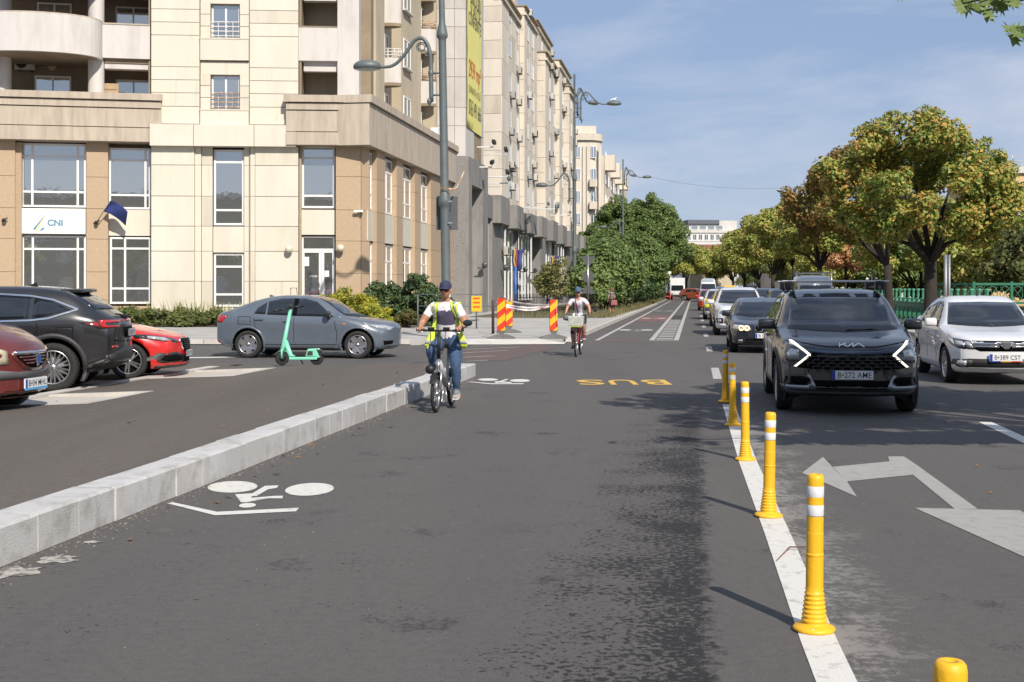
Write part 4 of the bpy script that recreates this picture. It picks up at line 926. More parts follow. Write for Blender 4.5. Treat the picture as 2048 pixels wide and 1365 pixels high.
def blob_leaves(centers, radii, per, flat=.75, up=.55):
    Ps, Ns = [], []
    for c, r in zip(centers, radii):
        k = max(6, int(per * r * r)); d = rng.normal(size=(k, 3)); d /= np.linalg.norm(d, axis=1, keepdims=True)
        rad = r * rng.uniform(.25, 1, (k, 1)) ** .45; p = d * rad * np.array([1, 1, flat])
        Ps.append(p + c); Ns.append(d * .8 + np.array([0, 0, up]) + rng.normal(size=(k, 3)) * .55)
    return np.concatenate(Ps), np.concatenate(Ns)
def crown_blobs(n, rx, ry, rz, rb=(.6, 1.15), hollow=.45, lower=-.75):
    C, Rr = [], []; lob = rng.normal(size=(7, 3)); lob[:, 2] = np.abs(lob[:, 2]) - .3; lob /= np.linalg.norm(lob, axis=1, keepdims=True)   # a few boughs reach out, the rest stays back
    while len(C) < n:
        d = rng.normal(size=3); d /= np.linalg.norm(d)
        if d[2] < lower: continue
        q = rng.uniform(hollow, 1) ** .6; r = rng.uniform(*rb); tp = 1 - .25 * max(0, d[2])
        C.append(d * q * np.array([rx * tp, ry * tp, rz]) * rng.uniform(.88, 1.06) * (.80 + .32 * max(0, (lob @ d).max()) ** 5)); Rr.append(r)
    return np.array(C), np.array(Rr)
def make_tree(name, label, cat, loc, h, base, rx, ry, trunk_r, m, nblob=46, per=420, leaf=.17, rb=(.6, 1.15), group=None, fork=None, limbs=9, seed=None, lean=(0, 0), coff=(0, 0), spikes=.3):
    t = thing(name, label, cat, loc, random.uniform(0, 6) if seed is None else seed, group)
    rz = (h - base) / 2; cz = base + rz
    C, Rr = crown_blobs(nblob, rx - .2, ry - .2, rz - .3, rb)
    ns = int(nblob * spikes)
    if ns:
        C2, R2 = crown_blobs(ns, rx - .08, ry - .08, rz - .12, (rb[0] * .6, rb[0] * 1.0), .85, -.5)
        for i in range(ns):                                          # keep every sprig touching the crown
            dd = np.linalg.norm(C - C2[i], axis=1); j = int(dd.argmin()); lim = .8 * Rr[j] + .35 * R2[i]
            if dd[j] > lim: C2[i] = C[j] + (C2[i] - C[j]) * lim / dd[j]
        C = np.concatenate([C, C2]); Rr = np.concatenate([Rr, R2])
    C[:, 2] += cz; C[:, 0] += coff[0]; C[:, 1] += coff[1]
    tb = MB(); fz = fork or base + .25
    tb.tube([(0, 0, -.05), (.02, 0, .35), (lean[0] * .5, lean[1] * .5, fz * .6), (lean[0], lean[1], fz)], [trunk_r * 1.35, trunk_r * 1.05, trunk_r * .92, trunk_r * .85], 12)
    for i in range(limbs):
        c = C[i * len(C) // limbs]; p0 = V((lean[0], lean[1], fz - .1)); p3 = V(c)
        p1 = p0.lerp(p3, .35) + V((0, 0, .35)); tb.tube([p0, p1, p0.lerp(p3, .7) + V((0, 0, .15)), p3], [trunk_r * .5, trunk_r * .36, trunk_r * .2, .02], 7)
    tb.build('trunk', M_bark, t)
    P, N = blob_leaves(C, Rr, per); link('crown', leaf_mesh('crown', P, N, leaf, m), t); return t
# plane trees along the embankment
AV = 'plane trees along the embankment'
make_tree('plane_tree', 'largest plane tree with thick straight trunk and orange tinted crown beside the white sedan', 'tree', st(9.35, 49.5, .1), 8.9, 1.75, 4.5, 3.8, .27, L_AUT, 96, 700, .15, (.5, .95), AV, seed=0, coff=(-.25, 0), spikes=.6, fork=2.6)
make_tree('plane_tree', 'plane tree with forked trunk behind the dark grey car, crown turning orange', 'tree', st(9.35, 60, .1), 8.9, 2.3, 4.3, 3.7, .21, L_AUT3, 66, 620, .155, (.45, .95), AV, spikes=.6, fork=2.7, seed=0, lean=(-.1, 0), coff=(-1.25, 0))
make_tree('plane_tree', 'plane tree standing behind the white van roof', 'tree', st(9.2, 92, .1), 9.0, 2.8, 4.0, 3.6, .22, L_AUT2, 56, 420, .21, (.6, 1.1), AV, seed=1.0)
make_tree('plane_tree', 'tall plane tree left of the white van, dark forked trunk', 'tree', st(9.4, 118, .1), 10.4, 3.2, 4.6, 4, .24, L_AUT2, 64, 380, .23, (.7, 1.3), AV, seed=3.0)
make_tree('plane_tree', 'plane tree above the line of dark cars in the second lane', 'tree', st(9.4, 150, .1), 10.8, 3.0, 4.8, 4, .24, L_AUT2, 56, 330, .26, (.8, 1.4), AV, seed=.2)
for i, Y in enumerate((178, 208, 240, 275, 315)):
    make_tree('plane_tree', ['plane tree behind the small white minibus, nearest of the far row', 'second plane tree of the far row behind the minibus', 'third plane tree of the far row, below the white hotel', 'fourth plane tree of the far row, below the red roof', 'farthest plane tree at the end of the avenue'][i], 'tree', st(9.2 - i * .9, Y, .1), 11 + i * .2, 2.6, 5.2, 4.6, .24, L_AUT2, 48, 240, .30, (.9, 1.6), AV)
# trees hanging over the far end of the road on the left
for i, (x0, Y) in enumerate(((-7, 215), (-5.5, 262), (-1.5, 232), (3.5, 248))):
    make_tree('street_tree', ['far green street tree just past the hedge mass', 'far yellowish street tree over the truck', 'street tree closing the view above the truck', 'street tree closing the view above the minibus'][i], 'tree', st(x0, Y, .1), 10.5, 2.5, 5, 4.6, .22, L_AUT2, 46, 230, .32, (.9, 1.6), 'street trees at the far end')
# park trees across the water
PK = 'park trees beyond the green railing'
proto = None
spots = [(16, 88, 9.0, 5.2, 'olive park tree behind the tallest plane tree'), (22, 74, 6.5, 4.2, 'low olive park tree at the right edge below the ochre building'), (28, 96, 8, 5.2, 'wide park tree right of the ochre building corner'), (13.6, 112, 7, 4.4, 'park tree behind the forked plane tree'), (15, 150, 8, 5.2, 'park tree behind the workers'), (22, 130, 8.5, 5.6, 'park tree in the middle of the far park'),
         (34, 112, 9, 6, 'park tree far right in the second row'), (17, 190, 10, 6, 'distant park tree behind the van'), (14.5, 230, 10, 6, 'distant park tree behind the dark cars'), (27, 170, 10, 6.5, 'distant park tree in the back row'), (18.5, 66, 4.6, 3.0, 'small bushy park tree by the bridge'), (24, 58, 5.2, 3.2, 'bushy park tree right of the bridge'),
    (19, 82, 6.0, 4.4, 'dense low tree left of the ochre building'), (25, 90, 7.2, 5, 'dense tree hiding the foot of the ochre building'), (31, 84, 7.4, 5, 'dense tree at the right edge before the ochre building'), (13.8, 132, 6.5, 4.6, 'low tree between the workers and the van'), (14.5, 172, 8, 5, 'low tree left of the pinkish tree'), (14, 205, 8.5, 5, 'low tree behind the grey car in the second lane'), (12.5, 262, 9, 5.5, 'far low tree behind the minibus'), (19, 108, 6.6, 5, 'low tree beyond the railing left of the largest trunk'), (16, 100, 5.2, 3.4, 'round low tree behind the railing'), (28, 120, 8, 6, 'broad tree in the back of the park')]
for i, (x0, Y, h, r, lb) in enumerate(spots):
    make_tree('park_tree', lb, 'tree', st(x0, Y, .1), h, .5, r, r * .9, .2, (L_AUT2, L_OLIVE2, L_GREEN)[i % 3], 44, 300, .24, (.8, 1.5), PK)
make_tree('autumn_tree', 'small slender tree with pinkish orange autumn leaves between van and workers', 'tree', st(12.1, 100, .1), 6.4, 2.0, 2.4, 2.2, .07, L_PINK, 54, 360, .19, (.45, .8), seed=1.2)
# big green mass on the left beyond the pavement
GM = 'green trees crowding the cycle lane'
for i, (x0, Y, h, r, b, lb) in enumerate(((-6.7, 95, 5.2, 2.3, .2, 'dense green bush tree nearest the cycle lane, beside the woman with the pink bag'), (-5.9, 124, 7.2, 3.1, .4, 'leafy bush tree in the middle of the thicket, lower than those behind'), (-9.5, 154, 12.4, 4.0, .8, 'green tree right behind the third lamp post'), (-6.1, 157, 13.7, 4.4, .8, 'tallest green tree of the roadside thicket'), (-4.3, 168, 12.6, 3.5, 2.4, 'green tree of the thicket leaning over the cycle lane'), (-11.2, 149, 8.6, 3.0, 1, 'green tree at the left of the roadside thicket'))):
    make_tree('roadside_tree', lb, 'tree', st(x0, Y, .1), h, b, r + .5, r + .5, .16, L_GREEN, 120, 330, .23, (.75, 1.35), GM, spikes=.5)
for i, (x0, Y, h, r, lb) in enumerate(((-7.3, 86, 3.4, 1.8, 'low dark bush behind the signposts'), (-6.6, 88, 3.0, 1.7, 'low dark bush at the foot of the thicket'), (-5.6, 103, 2.6, 1.5, 'ivy covered low bush beside the cycle lane'), (-5.2, 120, 2.6, 1.5, 'shaded low bush by the cycle lane kerb'), (-4.9, 138, 3.0, 1.5, 'farthest low bush by the cycle lane'), (-6.0, 93, 2.2, 1.5, 'dark low bush right behind the woman with the pink bag'), (-5.3, 111, 2.8, 1.7, 'dark bush at the kerb between the two tallest thicket trees'), (-5.0, 128, 3.0, 1.7, 'dark bush below the tree leaning over the cycle lane'), (-5.0, 148, 3.2, 1.7, 'dark bush at the far kerb of the thicket'))):
    make_tree('bush', lb, 'bush', st(x0, Y, .1), h, .0, r, r, .06, L_DARK if i > 1 else L_GREEN, 30, 330, .2, (.45, .8), 'low bushes along the verge', limbs=4)
make_tree('oleander_bush', 'tall pinkish oleander bush left of the second lamp post', 'bush', st(-9.3, 84, .1), 3.9, .1, 1.4, 1.2, .05, L_OLIVE, 26, 380, .15, (.25, .55), limbs=12, spikes=.9)
make_tree('oleander_bush', 'smaller oleander bush against the granite arcade', 'bush', st(-11.3, 96, .1), 3.6, .3, 1.4, 1.2, .05, L_OLIVE, 24, 360, .16, (.35, .7), limbs=7)
# planting in front of the office
def shrub(label, px, py, Y, rx, h, m, n, per, leaf, name='shrub', grp=None, ry=None, rb=(.16, .36)):
    p = at(px, py, Y); t = thing(name, label, 'shrub', (p.x, Y, .16), random.uniform(-.3, .3), grp)
    C, Rr = [], []
    for _ in range(n):
        a = random.uniform(-1, 1); b = random.uniform(-1, 1); q = random.random() ** .7
        C.append((a * rx, b * (ry or rx * .7), max(.08, h * q * (1 - .55 * a * a)))); Rr.append(random.uniform(*rb))
    P, N = blob_leaves(np.array(C), np.array(Rr), per, .6, .7); link('foliage', leaf_mesh('foliage', P, N, leaf, m, 1.9), t)
    s_ = MB()
    for c in C[::max(1, n // 6)]: s_.tube([(c[0] * .2, c[1] * .2, -.05), (c[0] * .6, c[1] * .6, c[2] * .5), c], [.035, .025, .01], 5)
    s_.build('stem', M_bark, t); return t
JG = 'junipers along the office wall'
shrub('low green juniper left of the cream tower base', 293, 645, 49.8, 1.0, .62, L_JUN, 40, 1500, .075, grp=JG)
shrub('low green juniper in front of the cream tower', 345, 645, 49.7, 1.05, .60, L_JUN, 42, 1500, .075, grp=JG)
shrub('low green juniper behind the grey sedan boot', 405, 645, 49.6, 1.1, .66, L_JUN, 42, 1500, .075, grp=JG)
shrub('low green juniper hidden behind the black parked car', 232, 645, 49.9, 1.1, .7, L_JUN, 40, 1500, .075, grp=JG)
shrub('low green juniper beside the entrance', 560, 645, 49.8, 1.2, .6, L_JUN, 30, 1300, .075, grp=JG)
shrub('golden juniper spreading in front of the entrance pier', 690, 640, 48.9, 1.45, 1.35, L_LIME, 66, 1400, .085, 'golden_juniper', ry=.9, rb=(.2, .42))
shrub('golden juniper lobe nearer the grey sedan bonnet', 735, 640, 48.4, 1.0, .8, L_LIME, 36, 1400, .085, 'golden_juniper', ry=.8, rb=(.2, .36))
shrub('dark green laurel shrub left of the lamp post base', 770, 640, 51, 1.05, 1.75, L_DARK, 50, 900, .11, 'laurel_shrub', rb=(.2, .42))
shrub('dark green laurel shrub behind the cyclist shoulder', 840, 640, 50.5, 1.0, 2.0, L_DARK, 60, 900, .11, 'laurel_shrub', rb=(.2, .42))
shrub('small laurel shrub at the office corner', 880, 640, 53, .7, 1.2, L_DARK, 26, 900, .11, 'laurel_shrub', rb=(.2, .36))
shrub('rounded reddish green shrub beside the laurel', 812, 640, 48.2, .5, .55, leafmat('spirea', [(0, (.06, .09, .02)), (.5, (.12, .12, .03)), (1, (.24, .12, .05))]), 18, 1300, .07, 'rounded_shrub')
def blades(label, px, Y, wdt, n, h, m, grp=None):
    p = at(px, 640, Y); t = thing('yucca_clump', label, 'plant', (p.x, Y, .16), 0, grp); mb = MB()
    for _ in range(n):
        x, y = random.uniform(-wdt, wdt), random.uniform(-.2, .2); a = random.uniform(0, 6.28); l = h * random.uniform(.6, 1.15); tl = random.uniform(.1, .5); w_ = .028
        dx, dy = math.cos(a), math.sin(a); q = V((x, y, 0)); s_ = V((-dy, dx, 0)) * w_
        m1 = q + V((dx * tl * .3, dy * tl * .3, l * .6)); e_ = q + V((dx * tl, dy * tl, l)); mb.add([q - s_, q + s_, m1 + s_ * .8, m1 - s_ * .8, e_], [(0, 1, 2, 3), (3, 2, 4)])
    mb.build('blades', m, t); return t
M_yuc = mat('yellow green blade', (.26, .27, .07), .6, col2=(.13, .17, .04), vscale=3)
for i, (px, wd, n, h) in enumerate(((395, 1.0, 150, .95), (330, .7, 60, 1.0), (520, .9, 90, .8), (455, .8, 110, .9), (240, .6, 60, .8))):
    blades(['yellow green yucca clump left of the grey sedan boot', 'thin yucca stems before the cream tower', 'yucca blades behind the grey sedan roof', 'yucca clump below the tower window', 'yucca blades above the black car tail'][i], px, 50.6, wd, n, h, M_yuc, 'yucca clumps under the office windows')
# grass tufts on the verge
tv = MB()
for _ in range(5200):
    Y = random.uniform(64, 190); x0 = random.choice((random.uniform(-9.2, -4.4), random.uniform(-5.2, -4.1))); p = st(x0, Y, .14); a = random.uniform(0, 6.28); l = random.uniform(.1, .35); s_ = V((math.cos(a), math.sin(a), 0)) * .02
    e_ = p + V((random.uniform(-.15, .15), random.uniform(-.15, .15), l)); tv.add([p - s_, p + s_, e_], [(0, 1, 2)])
tv.build('verge_grass', mat('verge blade', (.12, .12, .04), .8, col2=(.24, .185, .09), vscale=.7, world=True))['kind'] = 'stuff'
# the tree by the camera whose leaves hang into the top right corner and whose crown shades the lanes
def lobed_leaf(mb, c, n, r, rot):
    n = n.normalized(); u = n.orthogonal().normalized(); u = MX.Rotation(rot, 3, n) @ u; w_ = n.cross(u); pts = []
    prof = [(0, .55), (18, .34), (36, .92), (50, .45), (72, 1.0), (90, .5), (112, .82), (140, .42), (180, .30)]
    for a, q in prof: pts.append((a, q))
    for a, q in prof[1:-1][::-1]: pts.append((360 - a, q))
    vs = [c] + [c + (u * math.cos(R(a)) + w_ * math.sin(R(a))) * r * q + n * r * .12 * (q - .5) for a, q in pts]
    mb.add(vs, [(0, i + 1, (i + 1) % len(pts) + 1) for i in range(len(pts))])
nt_ = thing('near_plane_tree', 'plane tree beside the camera with lobed leaves hanging into the top right corner', 'tree', st(7.9, 9.0, .12), 0)
tb = MB(); tb.tube([(0, 0, -.1), (0, 0, .5), (.05, .1, 3), (0, 0, 4.4)], [.34, .26, .23, .2], 14)
C, Rr = crown_blobs(70, 4.2, 3.9, 2.6, (.55, 1.0), .4, -.6); C[:, 2] += 6.8
# keep the frame clear: nothing of the crown where the picture looks
base_ = V(nt_.location); keep = []
for c in C:
    wpt = base_ + V(c); px = HX + F * wpt.x / max(.5, wpt.y)
    keep.append(px > 2048 + F * 1.0 / max(.5, wpt.y) or wpt.y < 1)
keep = np.array(keep); C, Rr = C[keep], Rr[keep]
for c in C[::6]: tb.tube([(0, 0, 4.2), V((0, 0, 4.2)).lerp(V(c), .5) + V((0, 0, .3)), c], [.11, .06, .02], 6)
tips = [((1916, 10), 9.2), ((1990, 14), 9.4), ((2040, -5), 9.5), ((2030, 70), 9.3), ((2046, 60), 9.35), ((1950, -6), 9.3), ((1795, -4), 9.1)]
lm = MB()
for (px, py), Y in tips:
    e_ = at(px, py, Y) - base_; s_ = V((1.2 - .4, -.2, 4.6)) if py < 40 else V((.4, 0, 3.4)); tb.tube([s_, s_.lerp(e_, .6) + V((0, 0, .22)), e_], [.04, .02, .006], 5)
rl_ = random.Random(3)
for (px, py, Y, n, sp) in ((1945, 12, 9.3, 10, 26), (1985, 8, 9.4, 12, 24), (2010, 4, 9.3, 8, 24), (2034, 66, 9.3, 9, 15), (2028, 78, 9.3, 3, 6), (1975, 30, 9.35, 3, 5), (1922, 14, 9.2, 2, 4), (1795, -5, 9.1, 2, 3)):
    for _ in range(n):
        p = at(px + rl_.uniform(-sp, sp), py + rl_.uniform(-sp * .6, sp * .3), Y + rl_.uniform(-.15, .15)) - base_
        lm = MB(); lobed_leaf(lm, p, V((rl_.uniform(-.6, .6), -.7 + rl_.uniform(-.4, .4), rl_.uniform(-.2, .9))), rl_.uniform(.06, .10), rl_.uniform(0, 6.28)); lm.build('leaf', L_GREEN, nt_)
tb.build('trunk', M_bark, nt_)
for (px, py), Y in tips:                                         # foliage along the hanging boughs, outside the picture
    e_ = at(px, py, Y) - base_; s_ = V((.8, -.1, 4.2))
    for q in range(3, 9):
        c = s_.lerp(e_, q / 11); wpt = base_ + c
        if HX + F * wpt.x / wpt.y > 2048 + F * .42 / wpt.y: C = np.concatenate([C, [[c.x, c.y, c.z + .1]]]); Rr = np.append(Rr, .38)
P, N = blob_leaves(C, Rr, 330); link('crown', leaf_mesh('crown', P, N, .2, L_AUT), nt_)
for i, (x0, Y) in enumerate(((9.6, 19), (9.2, 32))):
    pass

for i, (x, y, h) in enumerate(((-33, -24, 8.5), (-22, -30, 7.5), (-9, -27, 9), (-42, -30, 9.5))):
    make_tree('street_tree', ['tree behind the viewer reflected in the left office window', 'smaller tree behind the viewer between two brown blocks', 'tree behind the viewer reflected by the entrance', 'tree behind the viewer at the far left'][i], 'tree', (x, y, 0), h, 2.2, 3.6, 3.4, .2, L_AUT2, 36, 200, .3, (.7, 1.2), 'trees behind the viewer', limbs=5)

make_tree('street_tree', 'tree behind the viewer whose crown shades the lower right corner', 'tree', (8.35, -3.7, 0), 9, 3.6, 2.6, 2.4, .2, L_AUT, 34, 260, .22, (.5, .9), limbs=6)
# ---------------------------------------------------------------- cars
M_carglass = mat('car glass', (.012, .016, .021), .02, spec=.8, coat=.4)
M_lampglass = mat('clear lamp', (.55, .56, .57), .1, .4, spec=1, coat=1.0, var=.35, vscale=14)
M_lampdark = mat('dark lamp', (.03, .032, .035), .08, .2, coat=1.0, var=.3, vscale=20)
M_redlamp = mat('red tail lamp', (.42, .012, .008), .12, coat=1.0, var=.25, vscale=10)
M_drl = mat('lit running lamp', (1, .93, .78), .3, emit=1.3)
M_halo = mat('lit ring lamp', (1, .72, .36), .3, emit=1.2)
M_clad = mat('grey black cladding', (.030, .030, .031), .55, var=.25, vscale=6)
M_plate = mat('plate white', (.66, .67, .67), .35, var=.05); M_pblue = mat('plate blue', (.01, .05, .32), .35, var=.05); M_ptxt = mat('plate lettering', (.012, .012, .014), .5, var=.05)
M_orange = mat('orange marker', (.75, .22, .02), .4, var=.1)
def pchip(pts):
    xs = [p[0] for p in pts]; ys = [p[1] for p in pts]; n = len(xs); d = [(ys[i + 1] - ys[i]) / (xs[i + 1] - xs[i]) for i in range(n - 1)]; m = [d[0]] + [0 if d[i - 1] * d[i] <= 0 else 2 * d[i - 1] * d[i] / (d[i - 1] + d[i]) for i in range(1, n - 1)] + [d[-1]]
    def f(x):
        if x <= xs[0]: return ys[0]
        if x >= xs[-1]: return ys[-1]
        i = max(k for k in range(n - 1) if xs[k] <= x); h = xs[i + 1] - xs[i]; t = (x - xs[i]) / h
        return (2 * t ** 3 - 3 * t * t + 1) * ys[i] + (t ** 3 - 2 * t * t + t) * h * m[i] + (-2 * t ** 3 + 3 * t * t) * ys[i + 1] + (t ** 3 - t * t) * h * m[i + 1]
    return f
class Car:
    """front at s=0, rear at s=L; local y = s - L/2 (front towards -y), x across, z up"""
    def __init__(c, name, label, cat, sp, pm, loc, rz, group=None, z0=0):
        c.sp = sp; c.L = sp['L']; c.W = sp['W']; c.t = thing(name, label, cat, (loc[0], loc[1], z0), rz, group); c.pm = pm
        top, plan, belt, bot = pchip(sp['top']), pchip(sp['plan']), pchip(sp['belt']), pchip(sp['bot']); bf, br, tum = sp.get('bowf', .28), sp.get('bowr', .18), sp.get('tumble', .34)
        L, W = c.L, c.W; wa = sp['fo']; wb = wa + sp['wb']; c.wa, c.wb, c.wr = wa, wb, sp['wr']
        ss = sorted(set([0, .025, .07] + [L * k / 46 for k in range(1, 46)] + [L - .07, L - .025, L]))
        rows = []; c.K = 15
        for s in ss:
            w = plan(s) * W / 2; zt, zb, z0_ = top(s), belt(s), bot(s); zb = min(zb, zt - .045); h = zt - zb; wrf = max(.3, w - .05 - h * tum) if h > .12 else w - .04 - .1 * (1 - min(1, h / .12)) * .6
            e = min(1.0, min(s, L - s) / .3); sk = .94 + .06 * e; rd = min(.10, h * .5)
            P = [(0, z0_), (.62 * w, z0_), (.90 * w, z0_ + .012), (.975 * w, z0_ + .075), (.992 * w, z0_ + (zb - z0_) * .35), (w, z0_ + (zb - z0_) * .62), (.994 * w, zb - .09 * min(1, (zb - z0_))), (.965 * w, zb),
                 (.965 * w + (wrf - .965 * w) * .33, zb + (h - rd) * .36), (.965 * w + (wrf - .965 * w) * .70, zb + (h - rd) * .72), (wrf, zt - rd), (wrf - .06, zt - rd * .42), (wrf * .72, zt - rd * .13), (wrf * .36, zt - .008), (0, zt)]
            k = bf * max(0, 1 - s / (L * .46)) ** 1.0 if s < L / 2 else -br * max(0, 1 - (L - s) / (L * .42))
            rows.append([(x, s + k * (x / (W / 2)) ** 2 - L / 2, z) for x, z in P])
        c.sprof = ss
        vs, fs = [], []; K = c.K; ring = 2 * K - 2
        for r in rows:
            vs += r + [(-x, y, z) for x, y, z in r[1:-1][::-1]]
        for i in range(len(rows) - 1):
            for k in range(ring): fs.append((i * ring + k, (i + 1) * ring + k, (i + 1) * ring + (k + 1) % ring, i * ring + (k + 1) % ring))
        NC = 8
        for end, i in ((0, 0), (1, len(rows) - 1)):
            b = i * ring; prev = None; r = rows[i]; s = ss[i]; kk = (bf if end == 0 else -br)
            for j in range(1, K - 1):
                row = [b + j]
                x0, y0, z0_ = r[j]
                for q in range(1, NC):
                    x = x0 * (1 - 2 * q / NC); vs.append((x, s + kk * (x / (W / 2)) ** 2 - L / 2, z0_)); row.append(len(vs) - 1)
                row.append(b + ring - j)
                if prev:
                    for q in range(NC): fs.append((prev[q], prev[q + 1], row[q + 1], row[q]) if end == 0 else (prev[q], row[q], row[q + 1], prev[q + 1]))
                else:
                    for q in range(NC): fs.append((b, row[q + 1], row[q]) if end else (b, row[q], row[q + 1]))
                prev = row
            for q in range(NC): fs.append((prev[q], prev[q + 1], b + K - 1) if end == 0 else (prev[q + 1], prev[q], b + K - 1))
        me = bpy.data.meshes.new('body'); me.from_pydata(vs, [], fs); bm = bmesh.new(); bm.from_mesh(me); bmesh.ops.recalc_face_normals(bm, faces=bm.faces)
        bmesh.ops.subdivide_edges(bm, edges=bm.edges, cuts=1, use_grid_fill=True, smooth=.6) if sp.get('hq', True) else None
        for f in bm.faces: f.smooth = True
        c.bvh = BVHTree.FromBMesh(bm); bm.to_mesh(me); bm.free()
        me.materials.append(pm); me.materials.append(M_gap)
        o = link('body', me, c.t); c.body = o
        # cut the wheel arches
        cm = bpy.data.meshes.new('cut'); cb_ = MB()
        ar = sp['wr'] + sp.get('archgap', .06)
        for s in (wa, wb):
            for sx in (-1, 1):
                a, b2 = sorted((sx * (W / 2 - .34), sx * (W / 2 + .25))); n = 32
                cb_.add([(a, s - L / 2 + ar * math.cos(2 * math.pi * k / n), c.wr + ar * math.sin(2 * math.pi * k / n)) for k in range(n)] + [(b2, s - L / 2 + ar * math.cos(2 * math.pi * k / n), c.wr + ar * math.sin(2 * math.pi * k / n)) for k in range(n)],
                        [list(range(n))[::-1], list(range(n, 2 * n))] + [(k, (k + 1) % n, n + (k + 1) % n, n + k) for k in range(n)])
        cm.from_pydata(cb_.v, [], cb_.f); b3 = bmesh.new(); b3.from_mesh(cm); bmesh.ops.recalc_face_normals(b3, faces=b3.faces); b3.to_mesh(cm); b3.free()
        co = bpy.data.objects.new('cut', cm); COL.objects.link(co); co.matrix_basis = o.matrix_basis
        save = c.t.matrix_basis.copy(); c.t.matrix_basis = MX.Identity(4)
        md = o.modifiers.new('b', 'BOOLEAN'); md.operation = 'DIFFERENCE'; md.object = co; md.solver = 'EXACT'
        bpy.context.view_layer.update()
        nm = bpy.data.meshes.new_from_object(o.evaluated_get(bpy.context.evaluated_depsgraph_get())); o.modifiers.clear(); bpy.data.objects.remove(co); c.t.matrix_basis = save
        for p in nm.polygons:
            cx, cy, cz = p.center
            if cz < c.wr + ar + .01:
                for s in (wa, wb):
                    dy, dz = cy - (s - L / 2), cz - c.wr; d = math.hypot(dy, dz)
                    if d < ar * 1.005 and abs(cx) < W / 2 + .05 and (abs(p.normal.x) > .9 and abs(abs(cx) - (W / 2 - .34)) < .01 or (p.normal.y * dy + p.normal.z * dz) < -.3 * d): p.material_index = 1; p.use_smooth = False
        nm.name = 'body'
        o.data = nm
    # --- projecting patches onto the shell
    def hit(c, a, z, side):
        L = c.L
        if side == 'front': r = c.bvh.ray_cast(V((a, -L, z)), V((0, 1, 0)))
        elif side == 'rear': r = c.bvh.ray_cast(V((a, L, z)), V((0, -1, 0)))
        elif side == 'top': r = c.bvh.ray_cast(V((a, z, 4)), V((0, 0, -1)))
        else:
            sx = 1 if side == 'L' else -1; r = c.bvh.ray_cast(V((sx * 3, a - L / 2, z)), V((-sx, 0, 0)))
        if r[0] is None:
            q = {'front': V((a, -L / 2, z)), 'rear': V((a, L / 2, z)), 'top': V((a, z, 1.4))}.get(side) or V(((1 if side == 'L' else -1) * c.W / 2, a - L / 2, z))
            r = c.bvh.find_nearest(q)
        n = r[1]
        ax = {'front': V((0, -1, 0)), 'rear': V((0, 1, 0)), 'top': V((0, 0, 1)), 'L': V((1, 0, 0)), 'R': V((-1, 0, 0))}[side]
        if n.dot(ax) < 0: n = -n
        return V(r[0]), (n * .6 + ax * .4).normalized()
    def patch(c, name, poly, side, m, off=.006, th=.02, step=.09, parent=None, mirror=False, smooth=True):
        bm = bmesh.new(); polys = [poly] + ([[(-a, z) for a, z in poly][::-1]] if mirror else [])
        for pl in polys:
            f = bm.faces.new([bm.verts.new((a, z, 0)) for a, z in pl])
        for ax in (0, 1):
            vals = [v.co[ax] for v in bm.verts]; lo, hi = min(vals), max(vals); k = int((hi - lo) / step)
            for i in range(1, k + 1):
                p = V((0, 0, 0)); p[ax] = lo + (hi - lo) * i / (k + 1); nn = V((0, 0, 0)); nn[ax] = 1
                bmesh.ops.bisect_plane(bm, geom=bm.verts[:] + bm.edges[:] + bm.faces[:], plane_co=p, plane_no=nn)
        bmesh.ops.triangulate(bm, faces=[f for f in bm.faces if len(f.verts) > 4])
        nr = {}
        for v in bm.verts:
            p, n = c.hit(v.co.x, v.co.y, side); v.co = p + n * off; nr[v] = n
        bm.normal_update()
        for f in bm.faces:
            if f.normal.dot(sum((nr[v] for v in f.verts), V())) < 0: f.normal_flip()
            f.smooth = smooth
        be = [e for e in bm.edges if e.is_boundary]
        ex = bmesh.ops.extrude_edge_only(bm, edges=be); 
        old = {v.co.to_tuple(5): nr[v] for v in nr}
        for v in [g for g in ex['geom'] if isinstance(g, bmesh.types.BMVert)]:
            n = old.get(v.co.to_tuple(5), V((0, 0, 0))); v.co -= n * (th + off)
        bmesh.ops.recalc_face_normals(bm, faces=[f for f in bm.faces if f not in ()]) if False else None
        me = bpy.data.meshes.new(name); bm.to_mesh(me); bm.free(); me.materials.append(m); return link(name, me, parent or c.t)
    def both(c, name, poly, m, **k): return [c.patch(name, poly, sd, m, **k) for sd in ('L', 'R')]
    def line(c, pts, side, w, m=None, name='seam', off=.003, parent=None):
        bm = []
        for i in range(len(pts) - 1):
            (a, z), (b, y) = pts[i], pts[i + 1]; dx, dz = b - a, y - z; l = math.hypot(dx, dz); nx, nz = -dz / l * w / 2, dx / l * w / 2
            bm.append([(a + nx, z + nz), (a - nx, z - nz), (b - nx, y - nz), (b + nx, y + nz)])
        mb = MB(); 
        for q in bm:
            (p0, p1, p2, p3) = q; n = max(1, int(math.hypot(p2[0] - p1[0], p2[1] - p1[1]) / .08))
            prev = None
            for i in range(n + 1):
                t = i / n; A = (p0[0] + (p3[0] - p0[0]) * t, p0[1] + (p3[1] - p0[1]) * t); B = (p1[0] + (p2[0] - p1[0]) * t, p1[1] + (p2[1] - p1[1]) * t)
                ha, hb = c.hit(*A, side), c.hit(*B, side); cur = [ha[0] + ha[1] * off, hb[0] + hb[1] * off, ha[0] - ha[1] * .01, hb[0] - hb[1] * .01]
                if prev: mb.add(prev + cur, [(0, 1, 5, 4), (0, 4, 6, 2), (1, 3, 7, 5)], 0, False)
                prev = cur
        return mb.build(name, m or M_gap, parent or c.t)
